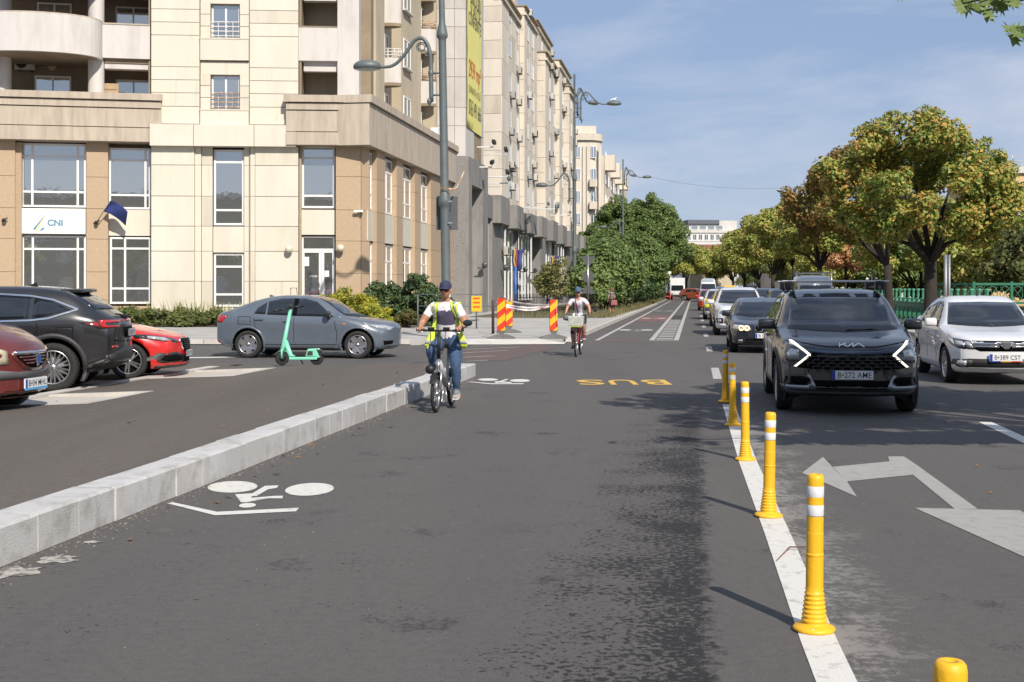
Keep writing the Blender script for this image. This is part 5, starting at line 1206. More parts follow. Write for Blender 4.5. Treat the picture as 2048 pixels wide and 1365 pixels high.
    def wheels(c, style='spokes', n=10, m=None, rr=.72, rear=True):
        L, W, r = c.L, c.W, c.wr; tw = .215
        ty = MB(); ty.lathe([(r * .70, -tw / 2 + .015), (r * .92, -tw / 2), (r * .985, -tw / 2 + .025), (r, -tw / 2 + .06), (r, tw / 2 - .06), (r * .985, tw / 2 - .025), (r * .92, tw / 2), (r * rr * 1.02, tw / 2 - .012), (r * rr, tw / 2 - .03), (r * rr * .96, -.02), (0, -.03)], 36, axis='x')
        tme = ty.mesh('wheel', [M_tyre])
        for p in tme.polygons:
            if math.hypot(p.center.y, p.center.z) < r * rr * .9: pass
        rim = MB(); R0 = r * rr; xo = tw / 2 - .02
        rim.lathe([(R0 * 1.0, xo - .02), (R0 * 1.0, xo + .006), (R0 * .93, xo + .002), (R0 * .9, xo - .05)], 36, axis='x')
        rim.lathe([(0, xo - .012), (R0 * .16, xo - .012), (R0 * .2, xo - .03), (R0 * .2, xo - .07)], 18, axis='x')
        for k in range(n):
            a = 2 * math.pi * k / n; rot = MX.Rotation(a, 3, 'X')
            if style == 'spokes':
                for da in (-.022, .022) if n < 12 else (0,):
                    rim.add([rot @ V(p) for p in ((xo - .02, -.014 + da * 1.0, R0 * .16), (xo - .02, .014 + da * 1.0, R0 * .16), (xo - .006, .010 + da * 1.5, R0 * .95), (xo - .006, -.010 + da * 1.5, R0 * .95), (xo - .07, -.022, R0 * .16), (xo - .07, .022, R0 * .16), (xo - .05, .010 + da * 1.5, R0 * .95), (xo - .05, -.010 + da * 1.5, R0 * .95))], [(0, 1, 2, 3), (1, 5, 6, 2), (0, 3, 7, 4)])
            else:
                rim.add([rot @ V(p) for p in ((xo - .016, -.03, R0 * .2), (xo - .016, .03, R0 * .2), (xo - .004, .075, R0 * .62), (xo - .004, .05, R0 * .93), (xo - .004, -.05, R0 * .93), (xo - .004, -.075, R0 * .62), (xo - .07, -.03, R0 * .2), (xo - .07, .03, R0 * .2), (xo - .06, .075, R0 * .62), (xo - .06, .05, R0 * .93), (xo - .06, -.05, R0 * .93), (xo - .06, -.075, R0 * .62))], [(0, 1, 2, 3, 4, 5), (1, 7, 8, 2), (2, 8, 9, 3), (5, 11, 6, 0), (4, 10, 11, 5)])
        hub = MB(); hub.lathe([(R0 * .97, xo - .055), (R0 * .3, xo - .065), (0, xo - .06)], 24, axis='x')
        rme = rim.mesh('rim', [m or M_alloy]); hme = hub.mesh('brake_disc', [M_gap])
        for s in (c.wa, c.wb):
            for sx in (1, -1):
                o = link('wheel', tme, c.t, (sx * (W / 2 - tw / 2 - .015), s - L / 2, r), (0, 0, 0 if sx > 0 else math.pi))
                link('rim', rme, o, rot=(random.uniform(0, 1), 0, 0)); link('brake_disc', hme, o)
    def mirror_(c, s, z, m=None, w=.2, out=.1):
        for sx in (1, -1):
            p, _ = c.hit(s, z, 'L'); x = p.x * sx
            k = MB(); k.box((x + sx * (out + .03), s - c.L / 2, z + .05), (w + .02, .13, .15)); o = k.build('wing_mirror', m or c.pm, c.t, bevel=.045)
            for f in o.data.polygons: f.use_smooth = True
            MB().tube([(x - sx * .04, s - c.L / 2 - .01, z - .03), (x + sx * out * .6, s - c.L / 2, z + .02)], .03, 6).build('mirror_arm', M_black, o)
            MB().box((x + sx * (out + .03), s - c.L / 2 + .066, z + .05), (w - .03, .006, .11)).build('mirror_glass', M_carglass, o)
    def handle(c, s, z, m=None):
        for sd, sx in (('L', 1), ('R', -1)):
            p, n = c.hit(s, z, sd); k = MB(); k.box((p.x + sx * .022, p.y, z), (.03, .2, .03)); k.box((p.x + sx * .004, p.y - .08, z), (.03, .03, .03)); k.box((p.x + sx * .004, p.y + .08, z), (.03, .03, .03)); k.build('door_handle', m or c.pm, c.t, bevel=.006)
    def plate(c, txt, z, side='front', x=0, dot=None, frame=False):
        p, n = c.hit(x, z, side); sg = -1 if side == 'front' else 1; y = p.y + sg * .02
        o = MB().box((x, y, z), (.53, .016, .125)).build('number_plate', M_black if frame else M_plate, c.t)
        MB().box((x, y + sg * .010, z), (.515, .006, .112)).build('plate_face', M_plate, o)
        rz = 0 if side == 'front' else math.pi
        s1 = 1 if side == 'front' else -1
        MB().box((x - s1 * .238, y + sg * .014, z), (.04, .004, .112)).build('country_band', M_pblue, o)
        if txt: lettering('lettering', txt, .42, .075, M_ptxt, o, (x + s1 * .025, y + sg * .0145, z), (R(90), 0, rz), 0, .004)
        return o
    def arches(c, m=None, w=.055, off=.012, lo=.1):
        for s in (c.wa, c.wb):
            ar = c.wr + c.sp.get('archgap', .06)
            for sd, sx in (('L', 1), ('R', -1)):
                mb = MB(); prev = None
                for i in range(25):
                    a = R(-28 + i * (236 / 24)); ring = []
                    for rr in (ar + .0, ar + w):
                        zz = c.wr + rr * math.sin(a); 
                        p, n = c.hit(s + rr * math.cos(a), max(zz, lo + .12), sd); ring.append(V((p.x + sx * off, s + rr * math.cos(a) - c.L / 2, max(zz, lo + .06))))
                    ring.append(ring[0] - V((sx * .1, 0, 0))); ring.append(ring[1] - V((sx * .03, 0, 0)))
                    if prev: mb.add(prev + ring, [(0, 1, 5, 4), (0, 4, 6, 2), (1, 3, 7, 5)], 0, True)
                    prev = ring
                mb.build('arch_trim', m or M_clad, c.t, fix=True)
    def glasshouse(c, wsz, wsx, sidewins, rearz=None, rearx=None, pillar=True, rail=True, m=None):
        """wsz (z0,z1) windscreen height range, wsx (half width at bottom, top)"""
        g = m or M_carglass
        (z0, z1), (x0, x1) = wsz, wsx; c.patch('windscreen', [(-x0, z0), (-x0 * .5, z0 - .025), (0, z0 - .035), (x0 * .5, z0 - .025), (x0, z0), (x1, z1), (0, z1 + .015), (-x1, z1)], 'front', g, step=.10, off=.013)
        if rearz:
            (z0, z1), (x0, x1) = rearz, rearx; c.patch('rear_window', [(-x0, z0), (x0, z0), (x1, z1), (-x1, z1)], 'rear', g, step=.12)
        for w in sidewins: c.both('side_window', w, g, step=.12)
SEDAN = dict(L=4.40, W=1.75, fo=.84, wb=2.65, wr=.318, tumble=.36,
    top=[(0, .70), (.06, .78), (.35, .86), (.8, .93), (1.18, 1.0), (1.5, 1.20), (1.9, 1.42), (2.3, 1.49), (2.7, 1.49), (3.1, 1.43), (3.6, 1.23), (3.95, 1.10), (4.2, 1.07), (4.33, 1.03), (4.4, .93)],
    belt=[(0, .62), (.5, .80), (1.1, .93), (2.5, .95), (3.5, 1.0), (4.1, 1.0), (4.4, .88)],
    plan=[(0, .80), (.15, .90), (.5, .975), (1.2, 1), (3.2, 1), (3.9, .97), (4.25, .90), (4.4, .84)],
    bot=[(0, .30), (.12, .22), (.6, .19), (3.6, .2), (4.2, .28), (4.4, .38)])
def spec(base, **k):
    d = dict(base); d.update(k); return d
def scale_spec(b, L=None, W=None, H=None, **k):
    d = dict(b); fl = (L or b['L']) / b['L']; fh = (H or max(z for _, z in b['top'])) / max(z for _, z in b['top'])
    for q in ('top', 'belt', 'bot'): d[q] = [(s * fl, z * (fh if q != 'bot' else 1)) for s, z in b[q]]
    d['plan'] = [(s * fl, w) for s, w in b['plan']]; d['L'] = b['L'] * fl; d['W'] = W or b['W']; d['fo'] *= fl; d['wb'] *= fl; d.update(k); return d
SUV = dict(L=4.51, W=1.865, fo=.90, wb=2.68, wr=.36, tumble=.33, archgap=.075, bowf=.30, bowr=.2,
    top=[(0, .84), (.05, .95), (.3, 1.02), (.8, 1.08), (1.12, 1.13), (1.5, 1.36), (1.9, 1.58), (2.3, 1.645), (2.9, 1.65), (3.6, 1.60), (4.0, 1.52), (4.22, 1.34), (4.40, 1.10), (4.47, 1.02), (4.51, .9)],
    belt=[(0, .78), (.5, .92), (1.1, 1.04), (2.5, 1.08), (3.6, 1.14), (4.2, 1.08), (4.51, .85)],
    plan=[(0, .84), (.12, .91), (.5, .975), (1.2, 1), (3.4, 1), (4.1, .96), (4.4, .91), (4.51, .87)],
    bot=[(0, .36), (.1, .26), (.6, .22), (3.8, .23), (4.4, .36), (4.51, .46)])
def place(x0, Y): p = st(x0, Y); return (p.x, p.y)
P_dgrey = paint('dark blue grey paint', (.020, .024, .030)); P_white = paint('white paint', (.66, .66, .66), rough=.3, dirt=.05); P_black = paint('black paint', (.012, .012, .014)); P_navy = paint('black navy paint', (.012, .014, .022))
P_mar = paint('maroon paint', (.125, .022, .018), dirt=.3); P_red = paint('bright red paint', (.55, .016, .012), dirt=.06); P_grey = paint('slate grey paint', (.105, .128, .158), metal=.1); P_brown = paint('rust brown paint', (.22, .05, .022)); P_yellow = paint('taxi yellow paint', (.70, .40, .03)); P_silver = paint('silver paint', (.42, .43, .44), metal=.5); P_blue = paint('blue grey paint', (.05, .065, .10))
P_lime = mat('neon yellow foil', (.70, .80, .03), .4, var=.05)
# 1 --- the dark grey crossover in front, running lamps lit
sp = spec(SUV, top=[(0, .79), (.05, .895), (.3, .985), (.8, 1.065)] + SUV['top'][4:])
k1 = Car('crossover_car', 'dark grey crossover with lit boomerang lamps and roof bars, nearest in the queue', 'car', sp, P_dgrey, place(2.03, 18.3), SANG)
k1.glasshouse((1.10, 1.555), (.735, .60), [[(1.52, 1.12), (1.62, 1.11), (2.42, 1.12), (2.42, 1.50), (2.22, 1.52), (1.92, 1.44)], [(2.50, 1.125), (3.30, 1.15), (3.34, 1.20), (3.2, 1.47), (2.5, 1.505)], [(3.40, 1.20), (3.85, 1.28), (3.62, 1.40), (3.36, 1.44)]], (1.12, 1.46), (.62, .52))
k1.arches(); k1.wheels(n=5, style='blade', m=M_alloy, rr=.70)
k1.both('sill_trim', [(1.30, .24), (3.2, .24), (3.2, .40), (1.3, .38)], M_clad, off=.010)
k1.patch('upper_grille', [(-.70, .865), (-.30, .845), (-.26, .835), (.26, .835), (.30, .845), (.70, .865), (.64, .83), (.55, .74), (.72, .62), (.30, .585), (-.30, .585), (-.72, .62), (-.55, .74), (-.64, .83)], 'front', M_gap, off=.004)
gr = k1.patch('grille_bar', [(-.66, .875), (-.32, .845), (.32, .845), (.66, .875), (.60, .825), (.30, .79), (-.30, .79), (-.60, .825)], 'front', mat('satin blue metal', (.10, .125, .17), .22, .8, var=.05), off=.022)
mesh_ = MB()
for r in range(5):
    for q in range(9):
        x = (q - 4) * .125 + (.0625 if r % 2 else 0); z = .765 - r * .042
        if abs(x) > .58: continue
        p, n = k1.hit(x, z, 'front'); mesh_.box(p + n * .012, (.10, .02, .012)); 
        for sx in (-1, 1): mesh_.box(p + V((sx * .052, -.008, -.022)), (.012, .02, .04), MX.Rotation(sx * .4, 3, 'Y'))
mesh_.build('grille_mesh', M_clad, k1.t)
for sx in (1, -1):
    f = lambda pts: [(sx * a, z) for a, z in pts]
    k1.patch('headlight', f([(.50, .82), (.60, .865), (.76, .935), (.86, .94), (.87, .80), (.80, .69), (.62, .66), (.54, .73)]), 'front', M_lampdark, off=.010)
    k1.patch('running_lamp', f([(.725, .955), (.765, .955), (.548, .785), (.72, .635), (.69, .63), (.512, .78), (.52, .80)]), 'front', M_drl, off=.022, th=.01, step=.05)
    k1.patch('projector_lens', f([(.66, .74), (.78, .74), (.80, .80), (.76, .86), (.66, .84)]), 'front', M_lampglass, off=.016)
    k1.patch('fog_vent', f([(.50, .47), (.62, .505), (.82, .50), (.84, .40), (.58, .39)]), 'front', M_gap, off=.006)
    k1.patch('vent_trim', f([(.44, .355), (.50, .33), (.86, .345), (.87, .385), (.56, .385), (.50, .42), (.56, .52), (.52, .53)]), 'front', mat('satin silver trim', (.34, .35, .37), .3, .7, var=.08), off=.018)
k1.patch('lower_grille', [(-.50, .46), (.50, .46), (.54, .40), (.48, .35), (-.48, .35), (-.54, .40)], 'front', M_gap, off=.005)
k1.patch('lower_lip', [(-.80, .31), (.80, .31), (.76, .265), (-.76, .265)], 'front', M_clad, off=.012)
k1.patch('bonnet_seam', [(-.78, .965), (-.3, .895), (.3, .895), (.78, .965), (.78, .955), (.3, .885), (-.3, .885), (-.78, .955)], 'front', M_gap, off=.003)
lg = MB()                                                     # the maker's emblem: joined strokes
for a, b in (((-.155, 0), (-.155, 1)), ((-.155, .38), (-.075, 1)), ((-.11, .66), (-.055, 0)), ((-.055, 0), (.015, 1)), ((.015, 1), (.015, 0)), ((.015, 0), (.085, 1)), ((.085, 1), (.155, 0))):
    p0, p1 = V((a[0], 0, a[1] * .05)), V((b[0], 0, b[1] * .05)); d = (p1 - p0); lg.box((p0 + p1) / 2, (d.length + .006, .006, .011), MX.Rotation(-math.atan2(d.z, d.x), 3, 'Y'))
p, n = k1.hit(0, .915, 'front'); lg.build('emblem', M_chrome, k1.t, (0, p.y - .02, .915 - .02), (R(-18), 0, 0))
k1.plate('B•272 AME', .535, frame=True); k1.mirror_(1.50, 1.10, w=.22); k1.handle(2.30, .97); k1.handle(3.20, 1.0)
for sx in (1, -1):
    MB().tube([(sx * .60, 1.75 - 2.25, 1.60), (sx * .62, 2.0 - 2.25, 1.675), (sx * .62, 3.6 - 2.25, 1.655), (sx * .6, 3.8 - 2.25, 1.60)], .018, 6).build('roof_rail', M_black, k1.t)
    MB().box((sx * .64, 2.15 - 2.25, 1.69), (.13, .16, .13)).build('bar_foot', M_black, k1.t, bevel=.02); MB().box((sx * .64, 3.15 - 2.25, 1.69), (.13, .16, .13)).build('bar_foot', M_black, k1.t, bevel=.02)
for s in (2.15, 3.15): MB().box((.02, s - 2.25, 1.752), (1.52, .075, .028)).build('roof_bar', mat('brushed aluminium', (.62, .62, .63), .28, .9, var=.05), k1.t, bevel=.01)
for s in (1.42, 2.46, 3.38): k1.line([(s, .42), (s, 1.08)], 'R', .009); k1.line([(s, .42), (s, 1.08)], 'L', .009)
for sx, zz in ((-.4, 1.12), (.15, 1.12)):
    k1.patch('wiper', [(sx, 1.085), (sx + .55, 1.125), (sx + .55, 1.137), (sx, 1.10)], 'front', M_black, off=.014)
k1.patch('sun_visor', [(-.56, 1.49), (-.12, 1.50), (-.14, 1.43), (-.57, 1.42)], 'front', mat('visor grey', (.10, .11, .12), .08, coat=.6, var=.1), off=.009)
k1.patch('sun_visor', [(.56, 1.49), (.12, 1.50), (.14, 1.43), (.57, 1.42)], 'front', MATS['visor grey'], off=.009)
# 2 --- white sedan in the second lane
sp = spec(SEDAN, L=4.35); sp = scale_spec(SEDAN, 4.35, 1.73, 1.52)
k2 = Car('sedan_car', 'white sedan with chrome grille bars, nearest in the right lane', 'car', sp, P_white, place(5.24, 23.2), SANG)
k2.glasshouse((1.005, 1.385), (.70, .575), [[(1.52, 1.0), (2.28, 1.0), (2.28, 1.40), (2.05, 1.41), (1.85, 1.33)], [(2.36, 1.0), (3.18, 1.02), (3.05, 1.28), (2.36, 1.405)]], (1.12, 1.38), (.6, .5))
k2.wheels(n=7, m=M_alloy); k2.mirror_(1.52, .99, w=.19); k2.handle(2.2, .87); k2.handle(3.05, .88)
k2.patch('grille', [(-.52, .76), (.52, .76), (.50, .63), (.40, .585), (-.40, .585), (-.50, .63)], 'front', M_gap, off=.006)
for z in (.715, .665):
    for sx in (-1, 1): k2.patch('grille_bar', [(sx * .10, z + .012), (sx * .50, z + .012), (sx * .50, z - .012), (sx * .10, z - .012)], 'front', M_chrome, off=.016)
p, n = k2.hit(0, .69, 'front'); MB().prism([(-.085, .06), (.085, .06), (.075, -.02), (.035, -.065), (-.035, -.065), (-.075, -.02)], p.y - .05, p.y, axis='y').build('emblem', M_chrome, k2.t, (0, 0, .69), bevel=.008, fix=True)
for sx in (1, -1):
    f = lambda pts: [(sx * a, z) for a, z in pts]
    hl = k2.patch('headlight', f([(.47, .62), (.54, .755), (.78, .80), (.83, .79), (.80, .68), (.70, .62)]), 'front', M_lampdark, off=.010)
    k2.patch('lamp_reflector', f([(.50, .64), (.55, .735), (.62, .745), (.60, .64)]), 'front', M_lampglass, off=.016, parent=hl); k2.patch('lamp_reflector', f([(.64, .65), (.65, .74), (.74, .755), (.74, .67)]), 'front', M_lampglass, off=.016, parent=hl)
    k2.patch('running_lamp', f([(.755, .68), (.765, .78), (.82, .785), (.79, .69)]), 'front', M_lampglass, off=.02, parent=hl)
    k2.patch('fog_surround', f([(.50, .42), (.62, .45), (.78, .44), (.80, .35), (.70, .31), (.54, .32)]), 'front', M_clad, off=.010); k2.patch('fog_lamp', f([(.60, .42), (.72, .42), (.74, .37), (.69, .335), (.61, .34)]), 'front', M_lampglass, off=.018)
k2.patch('lower_grille', [(-.60, .455), (.60, .455), (.62, .31), (-.62, .31)], 'front', M_black, off=.007); k2.plate('B•389 CST', .485)
p, n = k2.hit(0, .42, 'front'); q = MB(); q.box((-.17, p.y - .03, .415), (.17, .01, .014)); q.build('plate_frame', M_pblue, k2.t); MB().box((0, p.y - .03, .415), (.17, .01, .014)).build('plate_frame', P_yellow, k2.t); MB().box((.17, p.y - .03, .415), (.17, .01, .014)).build('plate_frame', P_red, k2.t)
for s in (1.45, 2.32, 3.22): k2.line([(s, .36), (s, .97)], 'R', .009); k2.line([(s, .36), (s, .97)], 'L', .009)
MB().tube([(0, -.05, 1.5), (0, .06, 1.56)], [.02, .008], 6).build('aerial', M_black, k2.t)
k2.patch('permit_sticker', [(-.60, 1.04), (-.44, 1.035), (-.43, 1.085), (-.58, 1.09)], 'front', mat('pale sticker', (.35, .45, .42), .3, var=.2), off=.009); k2.patch('sun_visor', [(.15, 1.35), (.5, 1.34), (.5, 1.30), (.15, 1.30)], 'front', mat('visor pale', (.28, .28, .25), .1, coat=.5, var=.1), off=.009)
# 3 --- black coupe-nosed sedan with ring lamps
sp = scale_spec(SEDAN, 4.55, 1.80, 1.40, wr=.325)
k3 = Car('sedan_car', 'black sedan with glowing amber ring headlights behind the crossover', 'car', sp, P_navy, place(1.80, 33.7), SANG)
k3.glasshouse((.95, 1.33), (.70, .55), [[(1.60, .93), (2.38, .93), (2.38, 1.29), (2.12, 1.31), (1.92, 1.24)], [(2.46, .93), (3.3, .95), (3.16, 1.20), (2.46, 1.29)]])
k3.wheels(n=5); k3.mirror_(1.58, .94, w=.2)
for sx in (1, -1):
    f = lambda pts: [(sx * a, z) for a, z in pts]
    k3.patch('headlight', f([(.36, .60), (.42, .70), (.70, .72), (.85, .74), (.84, .62), (.66, .575), (.42, .575)]), 'front', M_lampglass, off=.010)
    for cx in (.47, .60):
        p, n = k3.hit(sx * cx, .64, 'front'); q = MB(); q.tube([p + n * .03 + V((math.cos(a) * .058, 0, math.sin(a) * .058)) for a in [2 * math.pi * j / 18 for j in range(19)]], .013, 6); q.build('ring_lamp', M_halo, k3.t)
    k3.patch('kidney_grille', f([(.03, .71), (.27, .71), (.29, .63), (.22, .55), (.05, .56)]), 'front', M_chrome, off=.008); k3.patch('grille_slats', f([(.05, .695), (.255, .695), (.27, .63), (.21, .565), (.07, .575)]), 'front', M_gap, off=.014)
    k3.patch('fog_lamp', f([(.58, .35), (.68, .35), (.68, .28), (.58, .28)]), 'front', M_lampglass, off=.012)
k3.patch('lower_grille', [(-.5, .38), (.5, .38), (.52, .27), (-.52, .27)], 'front', M_gap, off=.006); k3.plate('B 05 NIR', .455)
k3.patch('dash_paper', [(-.12, 1.06), (.12, 1.06), (.11, 1.11), (-.11, 1.11)], 'front', M_plate, off=.009); k3.line([(1.5, .34), (1.5, .92)], 'R', .009); k3.line([(2.42, .34), (2.42, .92)], 'R', .009)
# 4 --- white suv
sp = scale_spec(SUV, 4.69, 1.80, 1.70)
k4 = Car('suv_car', 'white suv with big black fog lamp frames, third in the left queue', 'car', sp, P_white, place(1.58, 45.4), SANG)
k4.glasshouse((1.14, 1.58), (.73, .58), [[(1.62, 1.14), (2.5, 1.16), (2.5, 1.53), (2.3, 1.56), (2.0, 1.46)], [(2.58, 1.16), (3.55, 1.2), (3.4, 1.5), (2.58, 1.54)]]); k4.wheels(n=8); k4.mirror_(1.58, 1.12, m=P_white, w=.22)
k4.patch('grille', [(-.45, .90), (.45, .90), (.40, .72), (-.40, .72)], 'front', M_black, off=.006)
for sx in (1, -1):
    f = lambda pts: [(sx * a, z) for a, z in pts]
    k4.patch('headlight', f([(.44, .80), (.48, .90), (.80, .95), (.83, .88), (.66, .80)]), 'front', M_lampglass, off=.01); k4.patch('chrome_blade', f([(.44, .77), (.86, .86), (.86, .83), (.50, .73), (.56, .45), (.50, .45)]), 'front', M_chrome, off=.014)
    k4.patch('fog_frame', f([(.56, .62), (.82, .62), (.84, .44), (.58, .44)]), 'front', M_black, off=.01); k4.patch('fog_lamp', f([(.65, .57), (.73, .57), (.73, .49), (.65, .49)]), 'front', M_lampglass, off=.016)
k4.patch('lower_grille', [(-.5, .56), (.5, .56), (.5, .40), (-.5, .40)], 'front', M_black, off=.006); k4.plate('B 91 TRM', .62)
# the rest of the two queues: simpler dressing
def plain_car(name, label, cat, base, pm, loc, rz=SANG, dims=None, plate=True, stripe=None, group='cars queueing in the street', z0=0, low=True, **kw):
    sp = scale_spec(base, *(dims or (None, None, None)), hq=False); c = Car(name, label, cat, sp, pm, loc, rz, group, z0); H = max(z for _, z in sp['top']); fl = sp['L'] / base['L']
    if base is SUV: c.glasshouse((H * .67, H * .935), (sp['W'] * .395, sp['W'] * .32), [[(1.62 * fl, H * .68), (2.42 * fl, H * .68), (2.42 * fl, H * .905), (1.92 * fl, H * .87)], [(2.50 * fl, H * .685), (3.5 * fl, H * .70), (3.3 * fl, H * .885), (2.5 * fl, H * .91)]], (H * .68, H * .88), (.6, .5)); zh = H * .53
    else: c.glasshouse((H * .665, H * .94), (sp['W'] * .40, sp['W'] * .32), [[(1.54 * fl, H * .66), (2.30 * fl, H * .66), (2.30 * fl, H * .925), (1.87 * fl, H * .88)], [(2.38 * fl, H * .66), (3.22 * fl, H * .68), (3.08 * fl, H * .85), (2.38 * fl, H * .93)]], (H * .75, H * .91), (.6, .5)); zh = H * .475
    c.wheels(n=7); c.mirror_(1.52 * fl, H * .655)
    c.patch('grille', [(-.42, zh + .04), (.42, zh + .04), (.38, zh - .09), (-.38, zh - .09)], 'front', M_gap, off=.006); c.patch('lower_grille', [(-.5, .42), (.5, .42), (.5, .31), (-.5, .31)], 'front', M_black, off=.006)
    for sx in (1, -1): c.patch('headlight', [(sx * a, z) for a, z in ((.46, zh - .04), (.5, zh + .06), (.74, zh + .09), (.78, zh), (.66, zh - .05))], 'front', M_lampglass, off=.01)
    if plate: c.plate('', zh - .16)
    return c
c = plain_car('taxi_car', 'yellow taxi with yellow roof light behind the white suv', 'taxi', SEDAN, P_yellow, place(1.55, 55.5), dims=(4.4, 1.75, 1.62))
MB().box((0, -.1, 1.70), (.5, .16, .14)).build('roof_light', mat('amber roof sign', (.80, .45, .04), .4, var=.05), c.t, bevel=.03)
c = plain_car('service_car', 'white service car with neon yellow and dark blue foil on the nose', 'car', SUV, P_white, place(1.35, 67.5), dims=(4.4, 1.78, 1.62))
c.patch('neon_foil', [(-.84, .80), (-.2, .80), (-.45, .62), (-.84, .66)], 'front', P_lime, off=.02); c.patch('dark_foil', [(-.84, .65), (-.45, .61), (.1, .61), (.1, .48), (-.84, .46)], 'front', P_blue, off=.016); c.both('neon_foil', [(1.0, .6), (1.8, .6), (1.8, .95), (1.0, .95)], P_lime, off=.014)
plain_car('estate_car', 'dark blue grey car between the service car and the red car', 'car', SUV, P_blue, place(2.0, 79), dims=(4.5, 1.8, 1.78))
plain_car('hatchback_car', 'red car with bright headlights at the far left of the queue', 'car', SEDAN, P_red, place(1.1, 93.5), dims=(4.1, 1.72, 1.58))
plain_car('suv_car', 'rust brown suv turning across the far junction', 'car', SUV, P_brown, place(.15, 166), rz=R(62), dims=(4.4, 1.8, 1.66))
plain_car('estate_car', 'dark car just behind the roof bars of the crossover', 'car', SUV, P_black, place(5.2, 74), dims=(4.5, 1.82, 1.66))
plain_car('estate_car', 'dark blue grey car left of the one behind the crossover', 'car', SUV, P_blue, place(5.1, 92), dims=(4.5, 1.82, 1.68))
c = plain_car('estate_car', 'dark car carrying a black roof box', 'car', SUV, P_black, place(5.1, 113), dims=(4.6, 1.82, 1.62)); MB().box((0, 0, 1.82), (.9, 1.9, .36)).build('roof_box', M_black, c.t, bevel=.12)
plain_car('estate_car', 'grey car far back behind the car with a roof box', 'car', SUV, P_silver, place(4.9, 133), dims=(4.5, 1.8, 1.6))
plain_car('sedan_car', 'silver car almost hidden behind the white suv roof', 'car', SEDAN, P_silver, place(5.2, 60), dims=(4.4, 1.76, 1.5))
# vans and truck -----------------------------------------------------------------
VAN = dict(L=5.6, W=2.02, fo=.95, wb=3.5, wr=.345, tumble=.12, bowf=.22, bowr=.05,
    top=[(0, .95), (.08, 1.05), (.5, 1.18), (.85, 1.28), (1.2, 1.75), (1.55, 2.2), (1.9, 2.4), (2.6, 2.48), (5.3, 2.48), (5.55, 2.4), (5.6, 2.2)], belt=[(0, .85), (.8, 1.15), (1.5, 1.25), (5.4, 1.25), (5.6, 1.2)],
    plan=[(0, .86), (.2, .94), (.7, 1), (5.4, 1), (5.6, .96)], bot=[(0, .4), (.15, .3), (.7, .28), (5.2, .3), (5.6, .45)])
def van(label, pm, loc, name='van', cat='van', H=2.48, rz=SANG, roofrack=False, wcol=None):
    c = Car(name, label, cat, scale_spec(VAN, None, None, H, hq=False), pm, loc, rz); f = H / 2.48
    c.patch('windscreen', [(-.86, 1.33 * f), (.86, 1.33 * f), (.80, 1.90 * f), (-.80, 1.90 * f)], 'front', M_carglass, step=.15); c.both('side_window', [(1.35, 1.30 * f), (2.2, 1.30 * f), (2.2, 1.95 * f), (1.75, 1.95 * f)], M_carglass)
    c.patch('grille', [(-.5, .98), (.5, .98), (.45, .78), (-.45, .78)], 'front', M_black, off=.006); c.patch('lower_bumper', [(-.85, .55), (.85, .55), (.85, .36), (-.85, .36)], 'front', M_clad, off=.01); c.plate('', .62)
    for sx in (1, -1): c.patch('headlight', [(sx * a, z) for a, z in ((.58, .78), (.60, 1.02), (.86, 1.08), (.88, .84))], 'front', M_lampglass, off=.01)
    c.wheels(n=6); c.mirror_(1.45, 1.35, m=M_black, w=.2, out=.14)
    if roofrack:
        q = MB()
        for s in (1.8, 3.0, 4.4): q.box((0, s - 2.8, H + .12), (1.7, .05, .05)); q.box((-.75, s - 2.8, H + .05), (.05, .05, .16)); q.box((.75, s - 2.8, H + .05), (.05, .05, .16))
        for x in (-.8, .8): q.box((x, .35, H + .15), (.05, 3.4, .05))
        q.build('roof_rack', M_alloy, c.t)
    return c
v = van('white van with roof rack parked behind the roof bars of the crossover', P_white, place(6.35, 67), H=2.35, roofrack=True)
v2 = van('tall white minibus with sky reflected in its high windscreen, far back', P_white, place(1.65, 152), 'minibus', 'minibus', H=2.85)
v2.patch('upper_glass', [(-.7, 2.40), (.7, 2.40), (.62, 2.72), (-.62, 2.72)], 'front', mat('painted sky glass', (.30, .35, .40), .05, coat=1, var=.2), off=.012, step=.15)  # the sky's reflection is put into this upper glass as a pale colour
tp = place(-2.45, 182); tk = thing('box_truck', 'small white box truck at the far end of the cycle lane', 'truck', (tp[0], tp[1], 0), SANG)
q = MB(); q.prism([(-3.0, .55), (-3.0, 1.25), (-2.72, 2.2), (-1.5, 2.25), (-1.5, .55)], -1.0, 1.0, axis='x'); q.build('cab', P_white, tk, bevel=.08, fix=True)
MB().box((0, 1.0, 1.98), (2.1, 4.6, 2.35)).build('cargo_box', P_white, tk, bevel=.03); MB().box((0, .6, .7), (.9, 5.6, .3)).build('chassis', M_black, tk)
q = MB(); q.add([(-.88, -3.0 + .02, 1.30), (.88, -2.98, 1.30), (.84, -2.76, 2.08), (-.84, -2.76, 2.08)], [(0, 1, 2, 3)]); o = q.build('windscreen', M_carglass, tk, (0, -.04, 0)); md = o.modifiers.new('t', 'SOLIDIFY'); md.thickness = .02
MB().box((0, -3.04, .62), (1.9, .1, .26)).build('bumper', M_clad, tk)
for sx in (1, -1):
    MB().box((sx * .75, -3.02, .92), (.3, .06, .18)).build('headlight', M_lampglass, tk); MB().box((sx * 1.15, -2.75, 1.7), (.16, .1, .36)).build('wing_mirror', M_black, tk)
    for y in (-2.2, 1.9): MB().lathe([(0, -.12), (.3, -.12), (.4, -.1), (.4, .1), (.3, .12), (0, .12)], 20, axis='x').build('wheel', M_tyre, tk, (sx * .85, y, .4))
